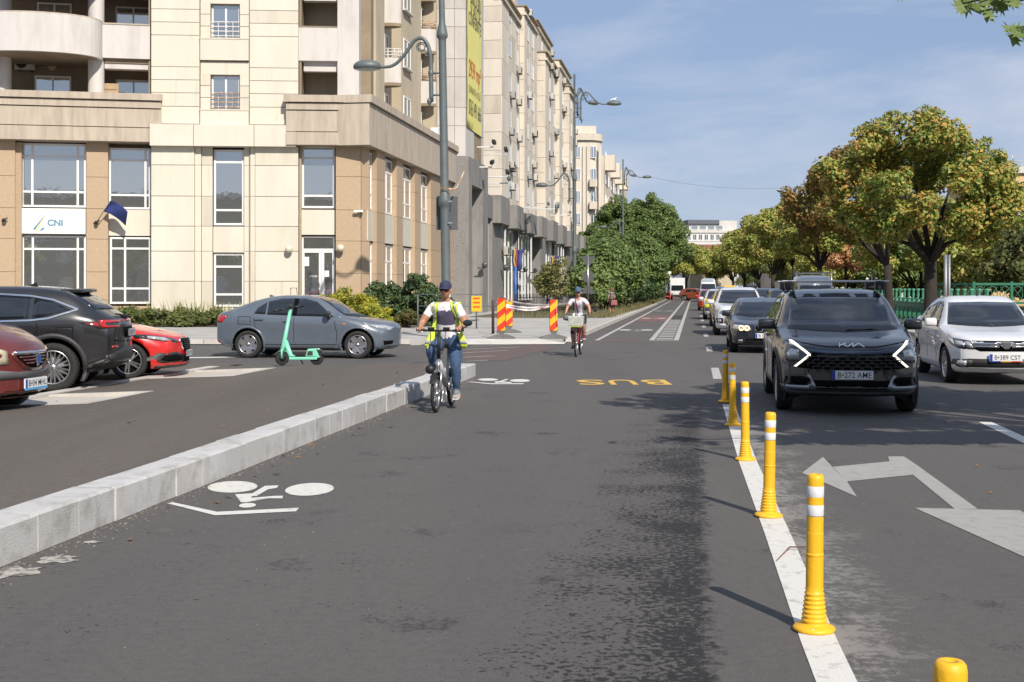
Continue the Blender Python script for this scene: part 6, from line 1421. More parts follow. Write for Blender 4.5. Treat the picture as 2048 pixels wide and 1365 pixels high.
# ---------------------------------------------------------------- cars left of the platform
# black suv, tail towards us
NX = dict(L=4.66, W=1.865, fo=.97, wb=2.69, wr=.38, tumble=.36, archgap=.075, bowf=.28, bowr=.26,
    top=[(0, .82), (.05, .93), (.3, 1.0), (.8, 1.07), (1.2, 1.12), (1.6, 1.38), (2.0, 1.58), (2.4, 1.64), (3.0, 1.65), (3.5, 1.63), (3.85, 1.58), (4.1, 1.47), (4.35, 1.30), (4.52, 1.19), (4.60, 1.14), (4.66, 1.02)],
    belt=[(0, .78), (.5, .92), (1.2, 1.03), (2.5, 1.06), (3.3, 1.15), (4.0, 1.18), (4.4, 1.13), (4.66, .96)],
    plan=[(0, .84), (.12, .91), (.5, .975), (1.2, .99), (3.5, 1), (4.1, .975), (4.45, .92), (4.66, .86)],
    bot=[(0, .36), (.1, .26), (.6, .22), (3.9, .23), (4.5, .36), (4.66, .46)])
def head(deg): return R(deg) + R(90)                      # heading angle in the plane -> rotation of a car whose nose is -y
n1 = Car('suv_car', 'black suv parked tail towards the platform with slim red tail light bar', 'car', NX, P_black, (-8.52, 20.05), R(186.5) + math.pi / 2, z0=.045)
n1.glasshouse((1.10, 1.55), (.73, .58), [[(1.62, 1.10), (2.5, 1.10), (2.5, 1.50), (2.3, 1.52), (2.0, 1.44)], [(2.58, 1.10), (3.30, 1.13), (3.30, 1.46), (2.58, 1.505)], [(3.36, 1.135), (3.55, 1.16), (3.92, 1.27), (3.62, 1.40), (3.36, 1.455)]])
n1.patch('rear_window', [(-.68, 1.27), (.68, 1.27), (.60, 1.54), (-.60, 1.54)], 'rear', M_carglass, step=.1)
n1.arches(w=.075, off=.02); n1.wheels(n=10, m=M_alloy, rr=.70)
for sd in ('L', 'R'):
    n1.line([(2.55, 1.085), (3.34, 1.11), (3.60, 1.14), (4.02, 1.275), (3.64, 1.425), (3.3, 1.485), (2.55, 1.53), (2.0, 1.50)], sd, .026, M_chrome, 'window_trim', off=.014)
    n1.line([(2.55, .42), (2.55, 1.08)], sd, .010); n1.line([(3.42, 1.13), (3.44, .95), (3.30, .78)], sd, .010); n1.line([(3.72, 1.0), (3.96, 1.0), (3.96, .82), (3.72, .82), (3.72, 1.0)], sd, .007)
    n1.patch('sill_trim', [(1.4, .24), (3.25, .24), (3.25, .40), (1.4, .40)], sd, M_clad, off=.012)
    n1.patch('tail_lamp_side', [(4.05, 1.075), (4.58, 1.10), (4.58, .985), (4.35, .975)], sd, M_lampdark, off=.010); n1.patch('tail_lamp_red', [(4.13, 1.06), (4.30, 1.072), (4.36, 1.005)], sd, M_redlamp, off=.018, step=.05)
    n1.patch('tail_lamp_red', [(4.33, 1.08), (4.58, 1.092), (4.58, 1.07), (4.42, 1.063), (4.44, 1.018), (4.58, 1.02), (4.58, .995), (4.39, .99)], sd, M_redlamp, off=.018, step=.05)
n1.patch('light_bar', [(-.80, 1.105), (.80, 1.105), (.80, 1.075), (-.80, 1.075)], 'rear', M_redlamp, off=.012); n1.patch('lamp_panel', [(-.80, 1.07), (-.42, 1.07), (-.48, .985), (-.80, .985)], 'rear', M_lampdark, off=.009); n1.patch('lamp_panel', [(.80, 1.07), (.42, 1.07), (.48, .985), (.80, .985)], 'rear', M_lampdark, off=.009)
for sx in (1, -1): n1.patch('tail_lamp_red', [(sx * .78, 1.02), (sx * .45, 1.015), (sx * .5, .99), (sx * .78, .988)], 'rear', M_redlamp, off=.016)
n1.patch('bumper_cladding', [(-.80, .56), (-.35, .66), (.35, .66), (.80, .56), (.76, .34), (-.76, .34)], 'rear', M_clad, off=.014)
n1.both('bumper_corner', [(4.08, .36), (4.6, .36), (4.6, .56), (4.30, .46)], M_clad, off=.014)
n1.patch('plate_recess', [(-.36, .99), (.36, .99), (.32, .82), (-.32, .82)], 'rear', M_gap, off=.003); n1.plate('B 000 LXY', .90, 'rear', frame=True); lettering('lettering', 'LEXUS', .52, .045, M_alloy, n1.t, (0, n1.hit(0, 1.03, 'rear')[0].y + .012, 1.03), (R(90), 0, math.pi), 0, 0, 1.6)
n1.line([(-.72, .80), (-.36, .76), (.36, .76), (.72, .80)], 'rear', .012); n1.line([(-.3, .50), (-.36, .40), (-.3, .34)], 'rear', .02, M_chrome, 'trim'); n1.line([(.3, .50), (.36, .40), (.3, .34)], 'rear', .02, M_chrome, 'trim')
for sx in (1, -1): n1.patch('reflector', [(sx * .55, .71), (sx * .72, .70), (sx * .72, .67), (sx * .55, .68)], 'rear', M_redlamp, off=.018)
q = MB(); q.prism([(-.58, 3.70 - 2.33), (.58, 3.70 - 2.33), (.55, 4.02 - 2.33), (.0, 4.06 - 2.33), (-.55, 4.02 - 2.33)], 1.535, 1.60); q.build('roof_spoiler', P_black, n1.t, bevel=.015, fix=True)
p, n = n1.hit(.25, 1.2, 'rear'); MB().tube([n1.hit(.02, 1.14, 'rear')[0] + V((0, .03, .01)), n1.hit(.42, 1.18, 'rear')[0] + V((0, .03, .02))], [.03, .012], 6).build('rear_wiper', M_black, n1.t)
n1.handle(3.2, .93); n1.handle(2.35, .92); n1.mirror_(1.6, 1.08)
q = MB(); q.prism([(2.98 - 2.33, 1.62), (3.2 - 2.33, 1.70), (3.24 - 2.33, 1.60)], -.02, .02, axis='x'); q.build('roof_fin', P_black, n1.t, fix=True)
# red hatch
HATCH = dict(L=4.37, W=1.80, fo=.87, wb=2.69, wr=.32, tumble=.37, bowf=.34, bowr=.2,
    top=[(0, .66), (.05, .73), (.35, .82), (.9, .93), (1.25, 1.0), (1.6, 1.2), (2.0, 1.40), (2.4, 1.455), (3.0, 1.44), (3.6, 1.36), (4.0, 1.22), (4.2, 1.05), (4.3, .95), (4.37, .85)],
    belt=[(0, .58), (.5, .78), (1.2, .93), (2.5, .96), (3.5, 1.02), (4.1, .98), (4.37, .8)],
    plan=[(0, .80), (.12, .89), (.5, .97), (1.2, 1), (3.4, 1), (4.0, .96), (4.37, .86)], bot=[(0, .24), (.1, .19), (.6, .17), (3.8, .2), (4.25, .3), (4.37, .4)])
r1 = Car('hatchback_car', 'bright red hatchback nosing out from behind the black suv', 'car', HATCH, P_red, (-8.12, 22.75), R(4) + math.pi / 2, z0=.045)
r1.glasshouse((1.0, 1.38), (.70, .56), [[(1.65, .98), (2.4, .98), (2.4, 1.36), (2.0, 1.30)], [(2.48, .98), (3.4, 1.03), (3.2, 1.28), (2.48, 1.36)]], (1.06, 1.3), (.6, .5)); r1.wheels(n=5)
hexg = [(-.36, .66), (-.28, .70), (.28, .70), (.36, .66), (.24, .50), (.18, .48), (-.18, .48), (-.24, .50)]
r1.patch('grille_frame', [(a * 1.1, .595 + (z - .595) * 1.16) for a, z in hexg], 'front', M_chrome, off=.008); gf = r1.patch('grille', hexg, 'front', M_gap, off=.014)
q = MB()
for i in range(-6, 7):
    for j in range(5):
        x, z = i * .05 + (.025 if j % 2 else 0), .52 + j * .038
        if abs(x) < .30 - (.66 - z) * .5: p, n = r1.hit(x, z, 'front'); q.box(p + V((0, -.02, 0)), (.03, .01, .008), MX.Rotation(.7, 3, 'Y')); q.box(p + V((0, -.02, 0)), (.03, .01, .008), MX.Rotation(-.7, 3, 'Y'))
q.build('grille_mesh', M_clad, gf)
p, n = r1.hit(0, .60, 'front'); q = MB()
for (a, z, l) in ((.0, .032, .07), (.0, .0, .07), (0, -.032, .07)): q.box((a, p.y - .03, .60 + z), (l, .012, .016))
q.box((-.03, p.y - .03, .616), (.014, .012, .03)); q.box((.03, p.y - .03, .584), (.014, .012, .03)); q.build('emblem', M_chrome, r1.t)
for sx in (1, -1):
    f = lambda pts: [(sx * a, z) for a, z in pts]
    hl = r1.patch('headlight', f([(.43, .66), (.62, .73), (.86, .80), (.87, .72), (.70, .655), (.52, .635)]), 'front', M_lampdark, off=.010); r1.patch('lamp_reflector', f([(.60, .68), (.66, .725), (.80, .76), (.82, .72), (.70, .67)]), 'front', M_lampglass, off=.018, parent=hl)
    r1.patch('air_intake_frame', f([(.30, .42), (.50, .47), (.80, .46), (.86, .34), (.76, .28), (.30, .29)]), 'front', M_clad, off=.008); r1.patch('air_intake', f([(.34, .39), (.52, .43), (.74, .42), (.78, .34), (.70, .305), (.34, .31)]), 'front', M_gap, off=.014)
r1.patch('lower_grille', [(-.3, .40), (.3, .40), (.3, .28), (-.3, .28)], 'front', M_gap, off=.008); r1.plate('B 20 NPC', .43, frame=True)
r1.patch('lip', [(-.78, .24), (.78, .24), (.76, .20), (-.76, .20)], 'front', M_clad, off=.02); r1.mirror_(1.6, .97)
# maroon sedan
sp = scale_spec(SEDAN, 4.25, 1.74, 1.53, bowf=.34); sp['top'] = [(0, .80), (.04, .89), (.2, 1.0), (.45, 1.10), (.8, 1.17), (1.12, 1.22), (1.5, 1.42), (1.9, 1.60), (2.3, 1.66), (2.7, 1.66), (3.1, 1.58), (3.6, 1.34), (3.95, 1.15), (4.25, .95)]; sp['belt'] = [(0, .68), (.5, .95), (1.1, 1.08), (3.6, 1.1), (4.25, .88)]
d1 = Car('sedan_car', 'dusty maroon sedan with shield grille at the left edge', 'car', sp, P_mar, (-8.22, 16.35), R(-9) + math.pi / 2, z0=.045)
d1.glasshouse((1.25, 1.56), (.68, .55), [[(1.5, 1.15), (2.2, 1.15), (2.2, 1.55), (1.85, 1.48)], [(2.3, 1.15), (3.1, 1.18), (3.0, 1.42), (2.3, 1.55)]]); d1.wheels(n=6); d1.mirror_(1.5, 1.15)
d1.patch('grille_frame', [(-.42, .80), (.42, .80), (.40, .74), (.24, .60), (.10, .56), (-.10, .56), (-.24, .60), (-.40, .74)], 'front', P_mar, off=.02); d1.patch('grille_chrome', [(-.40, .805), (.40, .805), (.38, .77), (-.38, .77)], 'front', M_chrome, off=.032)
d1.patch('grille', [(-.36, .765), (.36, .765), (.34, .73), (.20, .63), (.08, .595), (-.08, .595), (-.20, .63), (-.34, .73)], 'front', M_gap, off=.027)
for z in (.735, .695, .655): d1.patch('grille_slat', [(-.30 + (.735 - z) * 1.4, z + .008), (.30 - (.735 - z) * 1.4, z + .008), (.30 - (.735 - z) * 1.4, z - .008), (-.30 + (.735 - z) * 1.4, z - .008)], 'front', P_mar, off=.034)
p, n = d1.hit(0, .68, 'front'); o = MB().prism([(-.06, .075), (.06, .075), (.055, -.02), (.0, -.08), (-.055, -.02)], p.y - .06, p.y - .03, axis='y').build('emblem', M_chrome, d1.t, (0, 0, .69), fix=True); MB().prism([(-.035, .06), (.045, .06), (.04, -.02), (.0, -.055)], p.y - .066, p.y - .05, axis='y').build('emblem_shield', mat('emblem blue', (.03, .09, .32), .3, var=.1), o, fix=True)
for sx in (1, -1): 
    f = lambda pts: [(sx * a, z) for a, z in pts]
    d1.patch('headlight', f([(.45, .66), (.47, .82), (.66, .89), (.82, .88), (.82, .72), (.66, .64)]), 'front', mat('yellowed lamp', (.50, .44, .30), .15, coat=1, var=.3, vscale=10), off=.012)
d1.patch('bumper_band', [(-.86, .62), (-.3, .55), (.3, .55), (.86, .62), (.86, .47), (-.86, .47)], 'front', mat('faded grey bumper', (.12, .12, .125), .6, var=.3), off=.016)
d1.patch('lower_grille', [(-.5, .32), (.5, .32), (.5, .24), (-.5, .24)], 'front', M_gap, off=.008); d1.plate('B•04 MHL', .40)
o = d1.plate; p, n = d1.hit(0, .335, 'front'); MB().box((0, p.y - .03, .33), (.53, .012, .03)).build('plate_frame', mat('pale blue plate frame', (.10, .35, .62), .4, var=.05), d1.t)
# grey sedan side on
g1 = Car('sedan_car', 'slate grey sedan parked side on along the crossing street', 'car', spec(SEDAN, W=1.80, wr=.325, bowf=.42, top=[(0, .70), (.05, .79), (.3, .88), (.8, .965), (1.08, 1.03), (1.4, 1.22), (1.8, 1.42), (2.2, 1.49), (2.6, 1.50), (3.0, 1.465), (3.4, 1.375), (3.8, 1.23), (4.1, 1.13), (4.3, 1.08), (4.4, .96)], belt=[(0, .62), (.5, .82), (1.1, .95), (2.5, .985), (3.5, 1.04), (4.1, 1.05), (4.4, .90)]), P_grey, (-4.86, 30.25), R(-7) + math.pi / 2, z0=0)
g1.glasshouse((1.0, 1.40), (.70, .56), [[(1.40, .97), (1.62, .985), (2.30, 1.0), (2.30, 1.405), (2.14, 1.405), (1.85, 1.33)], [(2.40, 1.005), (3.02, 1.03), (3.02, 1.34), (2.72, 1.40), (2.40, 1.41)], [(3.06, 1.035), (3.34, 1.05), (3.26, 1.20), (3.06, 1.32)]], (1.12, 1.36), (.62, .5))
g1.wheels(n=6, style='blade', m=M_alloy, rr=.70); g1.arches(m=P_grey, w=.05, off=.012); g1.mirror_(1.52, 1.0, m=M_lampdark, w=.2)
for sd in ('L', 'R'):
    for ln in ([(1.33, .34), (1.33, .62), (1.40, .96)], [(2.36, .32), (2.36, 1.0)], [(3.05, .32), (3.12, .50), (3.30, .75), (3.36, 1.03)], [(1.33, .335), (3.05, .325)], [(3.42, .98), (3.72, .98), (3.72, .80), (3.42, .80), (3.42, .98)]): g1.line(ln, sd, .010)
    g1.patch('sill_trim', [(1.3, .215), (3.1, .215), (3.1, .275), (1.3, .275)], sd, M_clad, off=.010)
    g1.patch('pillar_trim', [(2.30, 1.0), (2.40, 1.005), (2.40, 1.41), (2.30, 1.405)], sd, M_gap, off=.004)
    g1.patch('tail_lamp', [(4.02, 1.0), (4.34, 1.01), (4.36, .86), (4.14, .83)], sd, M_redlamp, off=.010); g1.patch('headlight', [(.06, .72), (.14, .67), (.42, .72), (.62, .80), (.30, .79)], sd, M_lampglass, off=.010)
    g1.patch('reflector', [(4.20, .42), (4.36, .42), (4.36, .36), (4.2, .36)], sd, M_redlamp, off=.010); g1.patch('fog_vent', [(.08, .42), (.26, .42), (.24, .32), (.10, .34)], sd, M_gap, off=.008); g1.patch('side_repeater', [(1.12, .82), (1.2, .825), (1.2, .805), (1.12, .80)], sd, M_orange, off=.008, step=.04)
g1.handle(2.62 - .1, .88); g1.handle(3.20, .92)
q = MB(); q.prism([(3.02 - 2.2, 1.42), (3.22 - 2.2, 1.50), (3.25 - 2.2, 1.38)], -.02, .02, axis='x'); q.build('roof_fin', P_grey, g1.t, fix=True)
# ---------------------------------------------------------------- people and bicycles
def skin_mesh(pts, edges, root):
    names = list(pts); idx = {n: i for i, n in enumerate(names)}
    me = bpy.data.meshes.new('b'); me.from_pydata([pts[n][0] for n in names], [(idx[a], idx[b]) for a, b in edges], [])
    o = bpy.data.objects.new('b', me); COL.objects.link(o)
    md = o.modifiers.new('s', 'SKIN'); md.use_smooth_shade = True; md.branch_smoothing = .4
    for i, n in enumerate(names):
        r = pts[n][1]; me.skin_vertices[0].data[i].radius = (r, r) if not isinstance(r, tuple) else r
        me.skin_vertices[0].data[i].use_root = (n == root)
    ss_ = o.modifiers.new('u', 'SUBSURF'); ss_.levels = 2; ss_.render_levels = 2
    bpy.context.view_layer.update()
    nm = bpy.data.meshes.new_from_object(o.evaluated_get(bpy.context.evaluated_depsgraph_get())); bpy.data.objects.remove(o); return nm
def person(name, label, loc, rz, J, mats, region, cat='person', headdir=(0, -1, 0), grip=None, hair=None, cap=None, glasses=False, group=None, fingers=True, hat=None):
    """J: joint -> (position, radius). region(p, nearest_bone) -> material slot; slot 0 is skin"""
    t = thing(name, label, cat, loc, rz, group)
    E = [('pelvis', 'waist'), ('waist', 'chest'), ('chest', 'collar'), ('collar', 'neck'), ('neck', 'head0')]
    for s in 'lr': E += [('collar', 'sh' + s), ('sh' + s, 'ua' + s), ('ua' + s, 'el' + s), ('el' + s, 'wr' + s), ('wr' + s, 'ha' + s), ('pelvis', 'hi' + s), ('hi' + s, 'th' + s), ('th' + s, 'kn' + s), ('kn' + s, 'ca' + s), ('ca' + s, 'an' + s), ('an' + s, 'to' + s)]
    for s in 'lr':
        sh, el, hi, kn, an = (V(J[q + s][0]) for q in ('sh', 'el', 'hi', 'kn', 'an'))
        J.setdefault('ua' + s, (sh.lerp(el, .5), (J['sh' + s][1] if not isinstance(J['sh' + s][1], tuple) else .06) * .86)); J.setdefault('th' + s, (hi.lerp(kn, .45), J['kn' + s][1] * 1.32)); J.setdefault('ca' + s, (kn.lerp(an, .35), J['kn' + s][1] * .95))
    J['head0'] = (V(J['neck'][0]).lerp(V(J['head'][0]), .55), .05)
    pts = {k: J[k] for k in dict.fromkeys([q for e in E for q in e])}
    nm = skin_mesh(pts, E, 'pelvis')
    segs = [(a, b, V(J[a][0]), V(J[b][0])) for a, b in E]
    def near(p):
        best = None
        for a, b, A, B in segs:
            d = B - A; u = max(0, min(1, (p - A).dot(d) / max(1e-9, d.length_squared))); q = (p - (A + d * u)).length - .3 * (J[a][1] if not isinstance(J[a][1], tuple) else J[a][1][0])
            if best is None or q < best[0]: best = (q, a, b, u)
        return best
    from mathutils import noise as nz_
    mb = MB()
    for v in nm.vertices:                                          # folds: cloth is creased, skin is not
        n_ = near(v.co); amp = 0 if region(v.co, n_) == 0 else .013
        q_ = V((v.co.x * 16, v.co.y * 16, v.co.z * 24 + v.co.x * 14)); mb.v.append(tuple(v.co + v.normal * amp * (nz_.noise(q_) + .5 * nz_.noise(q_ * 2.1))))
    for p in nm.polygons:
        n_ = near(p.center); mb.f.append(list(p.vertices)); mb.m.append(region(p.center, n_)); mb.sm.append(True)
    # head shaped out of one ball: brow, nose, cheeks and jaw
    H = V(J['head'][0]); fz = V(headdir).normalized(); up = V((0, 0, 1)); sdv = fz.cross(up).normalized(); up = sdv.cross(fz)
    b0 = len(mb.v); seg, rings = 20, 16; mb.ball((0, 0, 0), 1, seg, rings, 0)
    for i in range(b0, len(mb.v)):
        x, y, z = mb.v[i]; q = V((x, y, z)); fx = .073 * x; fy = .094 * y; fzz = .118 * z
        if z < -.1: k = 1 - .20 * min(1, (-z - .1) / .9); fx *= k; fy *= (.92 + .10 * max(0, y)) if y > 0 else .78
        if y > .55 and abs(x) < .3: fy += (.022 if -.35 < z < .05 else 0) * (1 - abs(x) / .3)
        mb.v[i] = tuple(H + sdv * fx + fz * fy + up * fzz)
    for s in (-1, 1): mb.ball(H + sdv * s * .074 - fz * .005 - up * .01, (.014, .02, .032), 8, 6, 0)
    mb.tube([H + fz * .09 + up * .02, H + fz * .112 - up * .02, H + fz * .1 - up * .034], [.010, .016, .012], 7, 0)
    if fingers:
        for s in 'lr':
            w_, h_ = V(J['wr' + s][0]), V(J['ha' + s][0]); d = (h_ - w_).normalized(); g = grip[s] if grip else None
            ax = V(g).normalized() if g else d.orthogonal().normalized(); dn = V((0, 0, -1))
            for k in range(4):
                o_ = h_ + ax * (-.03 + .02 * k) - d * .012; l = (.9, 1.05, 1.0, .8)[k]
                if g: mb.tube([o_, o_ + d * .035 * l + dn * .002, o_ + d * .045 * l + dn * .03, o_ + d * .015 + dn * .042], [.0105, .0095, .009, .008], 6, 0)
                else: mb.tube([o_, o_ + d * .045 * l, o_ + d * .08 * l], [.010, .009, .007], 6, 0)
            sgn = 1 if s == 'l' else -1
            mb.tube([w_.lerp(h_, .5), w_.lerp(h_, .75) + ax * .035 * sgn * (1 if g else .6), h_ + ax * .05 * sgn - V((0, 0, .015))], [.012, .011, .009], 6, 0)
    body = mb.build('body', mats, t)
    if glasses:
        q = MB()
        for s in (-1, 1): q.ball(H + fz * .093 + sdv * s * .034 + up * .006, (.034, .014, .024), 10, 6); q.tube([H + fz * .085 + sdv * s * .06 + up * .026, H + sdv * s * .076 + up * .02], .004, 5)
        q.tube([H + fz * .10 - sdv * .02 + up * .012, H + fz * .10 + sdv * .02 + up * .012], .006, 5); q.build('sunglasses', M_black, t)
    else:
        q = MB()
        for s in (-1, 1): q.ball(H + fz * .082 + sdv * s * .03 + up * .018, (.010, .006, .006), 8, 5)
        q.build('eyes', M_black, t)
    q = MB(); q.ball(H + fz * .080 - up * .056, (.022, .008, .005), 8, 5); q.build('mouth', mat('lip', (.30, .09, .07), .5, var=.1), t)
    if cap:
        q = MB(); n = 18
        prof = [(.089, .030), (.089, .055), (.082, .09), (.06, .118), (.03, .13), (0, .133)]
        b0 = 0; q.lathe(prof, n); 
        for i in range(len(q.v)): x, y, z = q.v[i]; q.v[i] = tuple(H + sdv * x * .93 + fz * y * 1.14 + up * z)
        br = []
        for i in range(11):
            a = R(-72 + 14.4 * i); br.append((math.sin(a) * .080, math.cos(a)))
        vs = [];
        for dz in (0, -.006):
            for x, c in br: vs.append(H + sdv * x + fz * .085 * c + up * (.040 + dz)); vs.append(H + sdv * x * .98 + fz * (.085 * c + .085 * c ** .6) + up * (.022 + dz - .010 * (abs(x) / .08)))
        m_ = len(br); fs = [(2 * i, 2 * i + 1, 2 * i + 3, 2 * i + 2) for i in range(m_ - 1)] + [(2 * m_ + 2 * i, 2 * m_ + 2 * i + 2, 2 * m_ + 2 * i + 3, 2 * m_ + 2 * i + 1) for i in range(m_ - 1)] + [(2 * i + 1, 2 * m_ + 2 * i + 1, 2 * m_ + 2 * i + 3, 2 * i + 3) for i in range(m_ - 1)]
        q.add(vs, fs, 0, True); q.build('cap', cap, t)
    if hat:
        q = MB(); q.lathe([(.12, .02), (.105, .03), (.10, .07), (.08, .115), (.04, .138), (0, .142)], 18)
        for i in range(len(q.v)): x, y, z = q.v[i]; q.v[i] = tuple(H + sdv * x + fz * y * 1.2 + up * z)
        q.build('helmet', hat, t)
    if hair:
        q = MB(); q.ball(H + up * .03 - fz * .025, (.084, .088, .105), 14, 10); 
        for i in range(len(q.v)):
            p = V(q.v[i]) - H
            if p.dot(fz) > .045 and p.dot(up) < .07: q.v[i] = tuple(H + p - fz * (p.dot(fz) - .03))
        if hair[1]: q.ball(H - up * .07 - fz * .055, (.06, .04, .09), 12, 8)
        q.build('hair', hair[0], t)
    return t, body
def shoe(t, an, to, m, sole=None):
    an, to = V(an), V(to); d = (to - an); d.z *= .55; d.normalize(); q = MB()
    prof = [(-.085, .030, .055), (-.06, .038, .085), (-.0, .042, .075), (.07, .047, .055), (.13, .046, .042), (.165, .034, .03)]; sd_ = d.cross(V((0, 0, 1))).normalized(); base = an - V((0, 0, .062)); u = sd_.cross(d)
    vs = []; n = 10
    for s, w_, h in prof:
        for k in range(n): a = 2 * math.pi * k / n; vs.append(base + d * s + sd_ * math.cos(a) * w_ + u * (h * .5 + math.sin(a) * h * .5))
    q.add(vs, [(i * n + k, i * n + (k + 1) % n, (i + 1) * n + (k + 1) % n, (i + 1) * n + k) for i in range(len(prof) - 1) for k in range(n)] + [list(range(n))[::-1], [(len(prof) - 1) * n + k for k in range(n)]], 0, True); o = q.build('shoe', m, t)
    q = MB(); q.add([base + d * s + sd_ * w_ * sg * 1.04 + u * z for s, w_, h in prof for sg in (-1, 1) for z in (-.012, .012)], [(4 * i, 4 * i + 4, 4 * i + 5, 4 * i + 1) for i in range(5)] + [(4 * i + 2, 4 * i + 3, 4 * i + 7, 4 * i + 6) for i in range(5)] + [(4 * i, 4 * i + 2, 4 * i + 6, 4 * i + 4) for i in range(5)] + [(0, 1, 3, 2), (20, 22, 23, 21)]); q.build('sole', sole or M_white, o); return o
def grid_cloth(name, body, rows, m, parent, off=.012, back=False, ncol=6, th=.006, fall=0.0):
    """rows: (z, x0, x1[, dy]) swept down the body, each point dropped on to it from the front (or back)"""
    bvh = BVHTree.FromPolygons([tuple(v.co) for v in body.data.vertices], [tuple(p.vertices) for p in body.data.polygons]); vs = []; sg = 1 if not back else -1; last = None
    for r in rows:
        z, x0, x1 = r[:3]; dy = r[3] if len(r) > 3 else 0
        for k in range(ncol + 1):
            x = x0 + (x1 - x0) * k / ncol; h = bvh.ray_cast(V((x, -2 * sg, z)), V((0, sg, 0)))
            y = h[0].y if h[0] is not None else fall
            if h[0] is not None and abs(h[0].y - fall) > .3: y = fall
            vs.append((x, y - sg * off + dy, z))
    c = ncol + 1; mb = MB(); mb.add(vs, [(i * c + k, i * c + k + 1, (i + 1) * c + k + 1, (i + 1) * c + k) for i in range(len(rows) - 1) for k in range(ncol)], 0, True)
    o = mb.build(name, m, parent); md = o.modifiers.new('t', 'SOLIDIFY'); md.thickness = th; md.offset = 0; return o
def wheel_bike(r, tyre_w, parent, pos, spokes=5, mag=False, rimc=None, ty=None):
    q = MB(); n = 8; prof = [(r - tyre_w * .5 + tyre_w * .5 * math.cos(2 * math.pi * k / n), tyre_w * .5 * math.sin(2 * math.pi * k / n)) for k in range(n + 1)]; q.lathe(prof, 40, axis='x'); o = q.build('wheel', ty or M_tyre, parent, pos)
    q = MB(); q.lathe([(r - tyre_w * 1.02, -.012), (r - tyre_w * 1.45, -.010), (r - tyre_w * 1.45, .010), (r - tyre_w * 1.02, .012)], 40, axis='x')
    q.lathe([(.0, -.045), (.035, -.04), (.035, .04), (0, .045)], 14, axis='x')
    for k in range(spokes):
        a = 2 * math.pi * k / spokes; d = V((0, math.cos(a), math.sin(a)))
        q.tube([d * .03 + V((.02 * (-1) ** k * (not mag), 0, 0)), d * (r - tyre_w * 1.3)], .014 if mag else .003, 6)
    q.build('rim', rimc or M_alloy, o); return o
# --- man on the small folding bicycle
bloc, brz = (-.93, 17.08, 0), R(-9.5)
M_fr = mat('white grey frame paint', (.50, .50, .50), .35, .2, var=.15, vscale=6)
bk = thing('folding_bicycle', 'white folding electric bicycle with small wheels under the man in a vest', 'bicycle', bloc, brz)
wheel_bike(.25, .052, bk, (0, -.48, .25), 5, True, M_alloy); wheel_bike(.25, .052, bk, (0, .50, .25), 5, True, M_alloy)
q = MB(); q.tube([(0, -.33, .66), (0, -.12, .50), (0, .14, .32)], [.045, .05, .042], 10); q.tube([(0, .14, .32), (.06, .3, .28), (.06, .50, .25)], .016, 7); q.tube([(0, .14, .32), (-.06, .3, .28), (-.06, .50, .25)], .016, 7); q.tube([(0, .16, .30), (0, .30, .86)], .022, 8); q.tube([(0, .20, .45), (.06, .5, .26)], .012, 6); q.tube([(0, .20, .45), (-.06, .5, .26)], .012, 6); q.build('frame', M_fr, bk)
q = MB(); q.tube([(-.055, -.48, .25), (-.055, -.42, .52), (0, -.36, .56), (.055, -.42, .52), (.055, -.48, .25)], .017, 8); q.tube([(0, -.36, .54), (0, -.33, .70)], .026, 10); q.build('fork', M_alloy, bk)
q = MB(); q.tube([(0, -.33, .68), (0, -.29, 1.08)], [.026, .020], 10); q.build('stem', M_black, bk)
q = MB(); q.tube([(-.31, -.24, 1.085), (-.1, -.29, 1.08), (.1, -.29, 1.08), (.30, -.24, 1.085)], .014, 8); hb = q.build('handlebar', M_black, bk)
for sx in (-1, 1): MB().tube([(sx * .20, -.27, 1.083), (sx * .325, -.235, 1.086)], .019, 8).build('grip', M_tyre, hb); MB().tube([(sx * .18, -.29, 1.07), (sx * .30, -.33, 1.05)], .007, 6).build('brake_lever', M_alloy, hb)
for x in (.10, -.11): MB().box((x, -.30, 1.11), (.09, .03, .035)).build('display', M_black, hb, bevel=.006)
q = MB(); q.tube([(.29, -.25, 1.09), (.36, -.26, 1.13), (.40, -.27, 1.17)], .007, 6); mm = q.build('mirror_stalk', M_black, bk); MB().ball((.385, -.275, 1.185), (.068, .022, .045), 14, 8).build('mirror', M_carglass, mm)
MB().lathe([(.0, -.05), (.05, -.05), (.062, -.02), (.062, .01), (.03, .04), (0, .04)], 14, axis='y').build('headlamp', M_black, bk, (-.085, -.46, .57)); q = MB(); q.box((0, .29, .88), (.16, .26, .06)); q.build('saddle', M_black, bk, bevel=.028)
q = MB(); q.lathe([(.20, -.03), (.215, 0), (.20, .03)], 14, axis='x', a0=R(20), a1=R(150)); 
q = MB(); q.lathe([(.285, -.035), (.29, 0), (.285, .035)], 18, axis='x', a0=R(35), a1=R(150)); q.build('mudguard', M_black, bk, (0, -.48, .25)); q = MB(); q.lathe([(.285, -.035), (.29, 0), (.285, .035)], 18, axis='x', a0=R(20), a1=R(130)); q.build('mudguard', M_black, bk, (0, .50, .25))
q = MB(); q.lathe([(0, -.01), (.075, -.01), (.075, .01), (0, .01)], 20, (.05, .15, .31), axis='x'); q.tube([(.07, .15, .31), (.10, .13, .16)], .012, 6); q.tube([(-.07, .15, .31), (-.10, .17, .46)], .012, 6); q.build('crank', M_alloy, bk); 
for x, y, z in ((.155, .13, .155), (-.155, .17, .455)): MB().box((x, y, z), (.09, .09, .025)).build('pedal', M_orange, bk)
q = MB(); q.tube([(-.012, .05, .30), (-.04, .02, .10), (.04, .02, .10), (.012, .05, .30)], .008, 6); q.build('kick_stand', M_alloy, bk); q = MB()
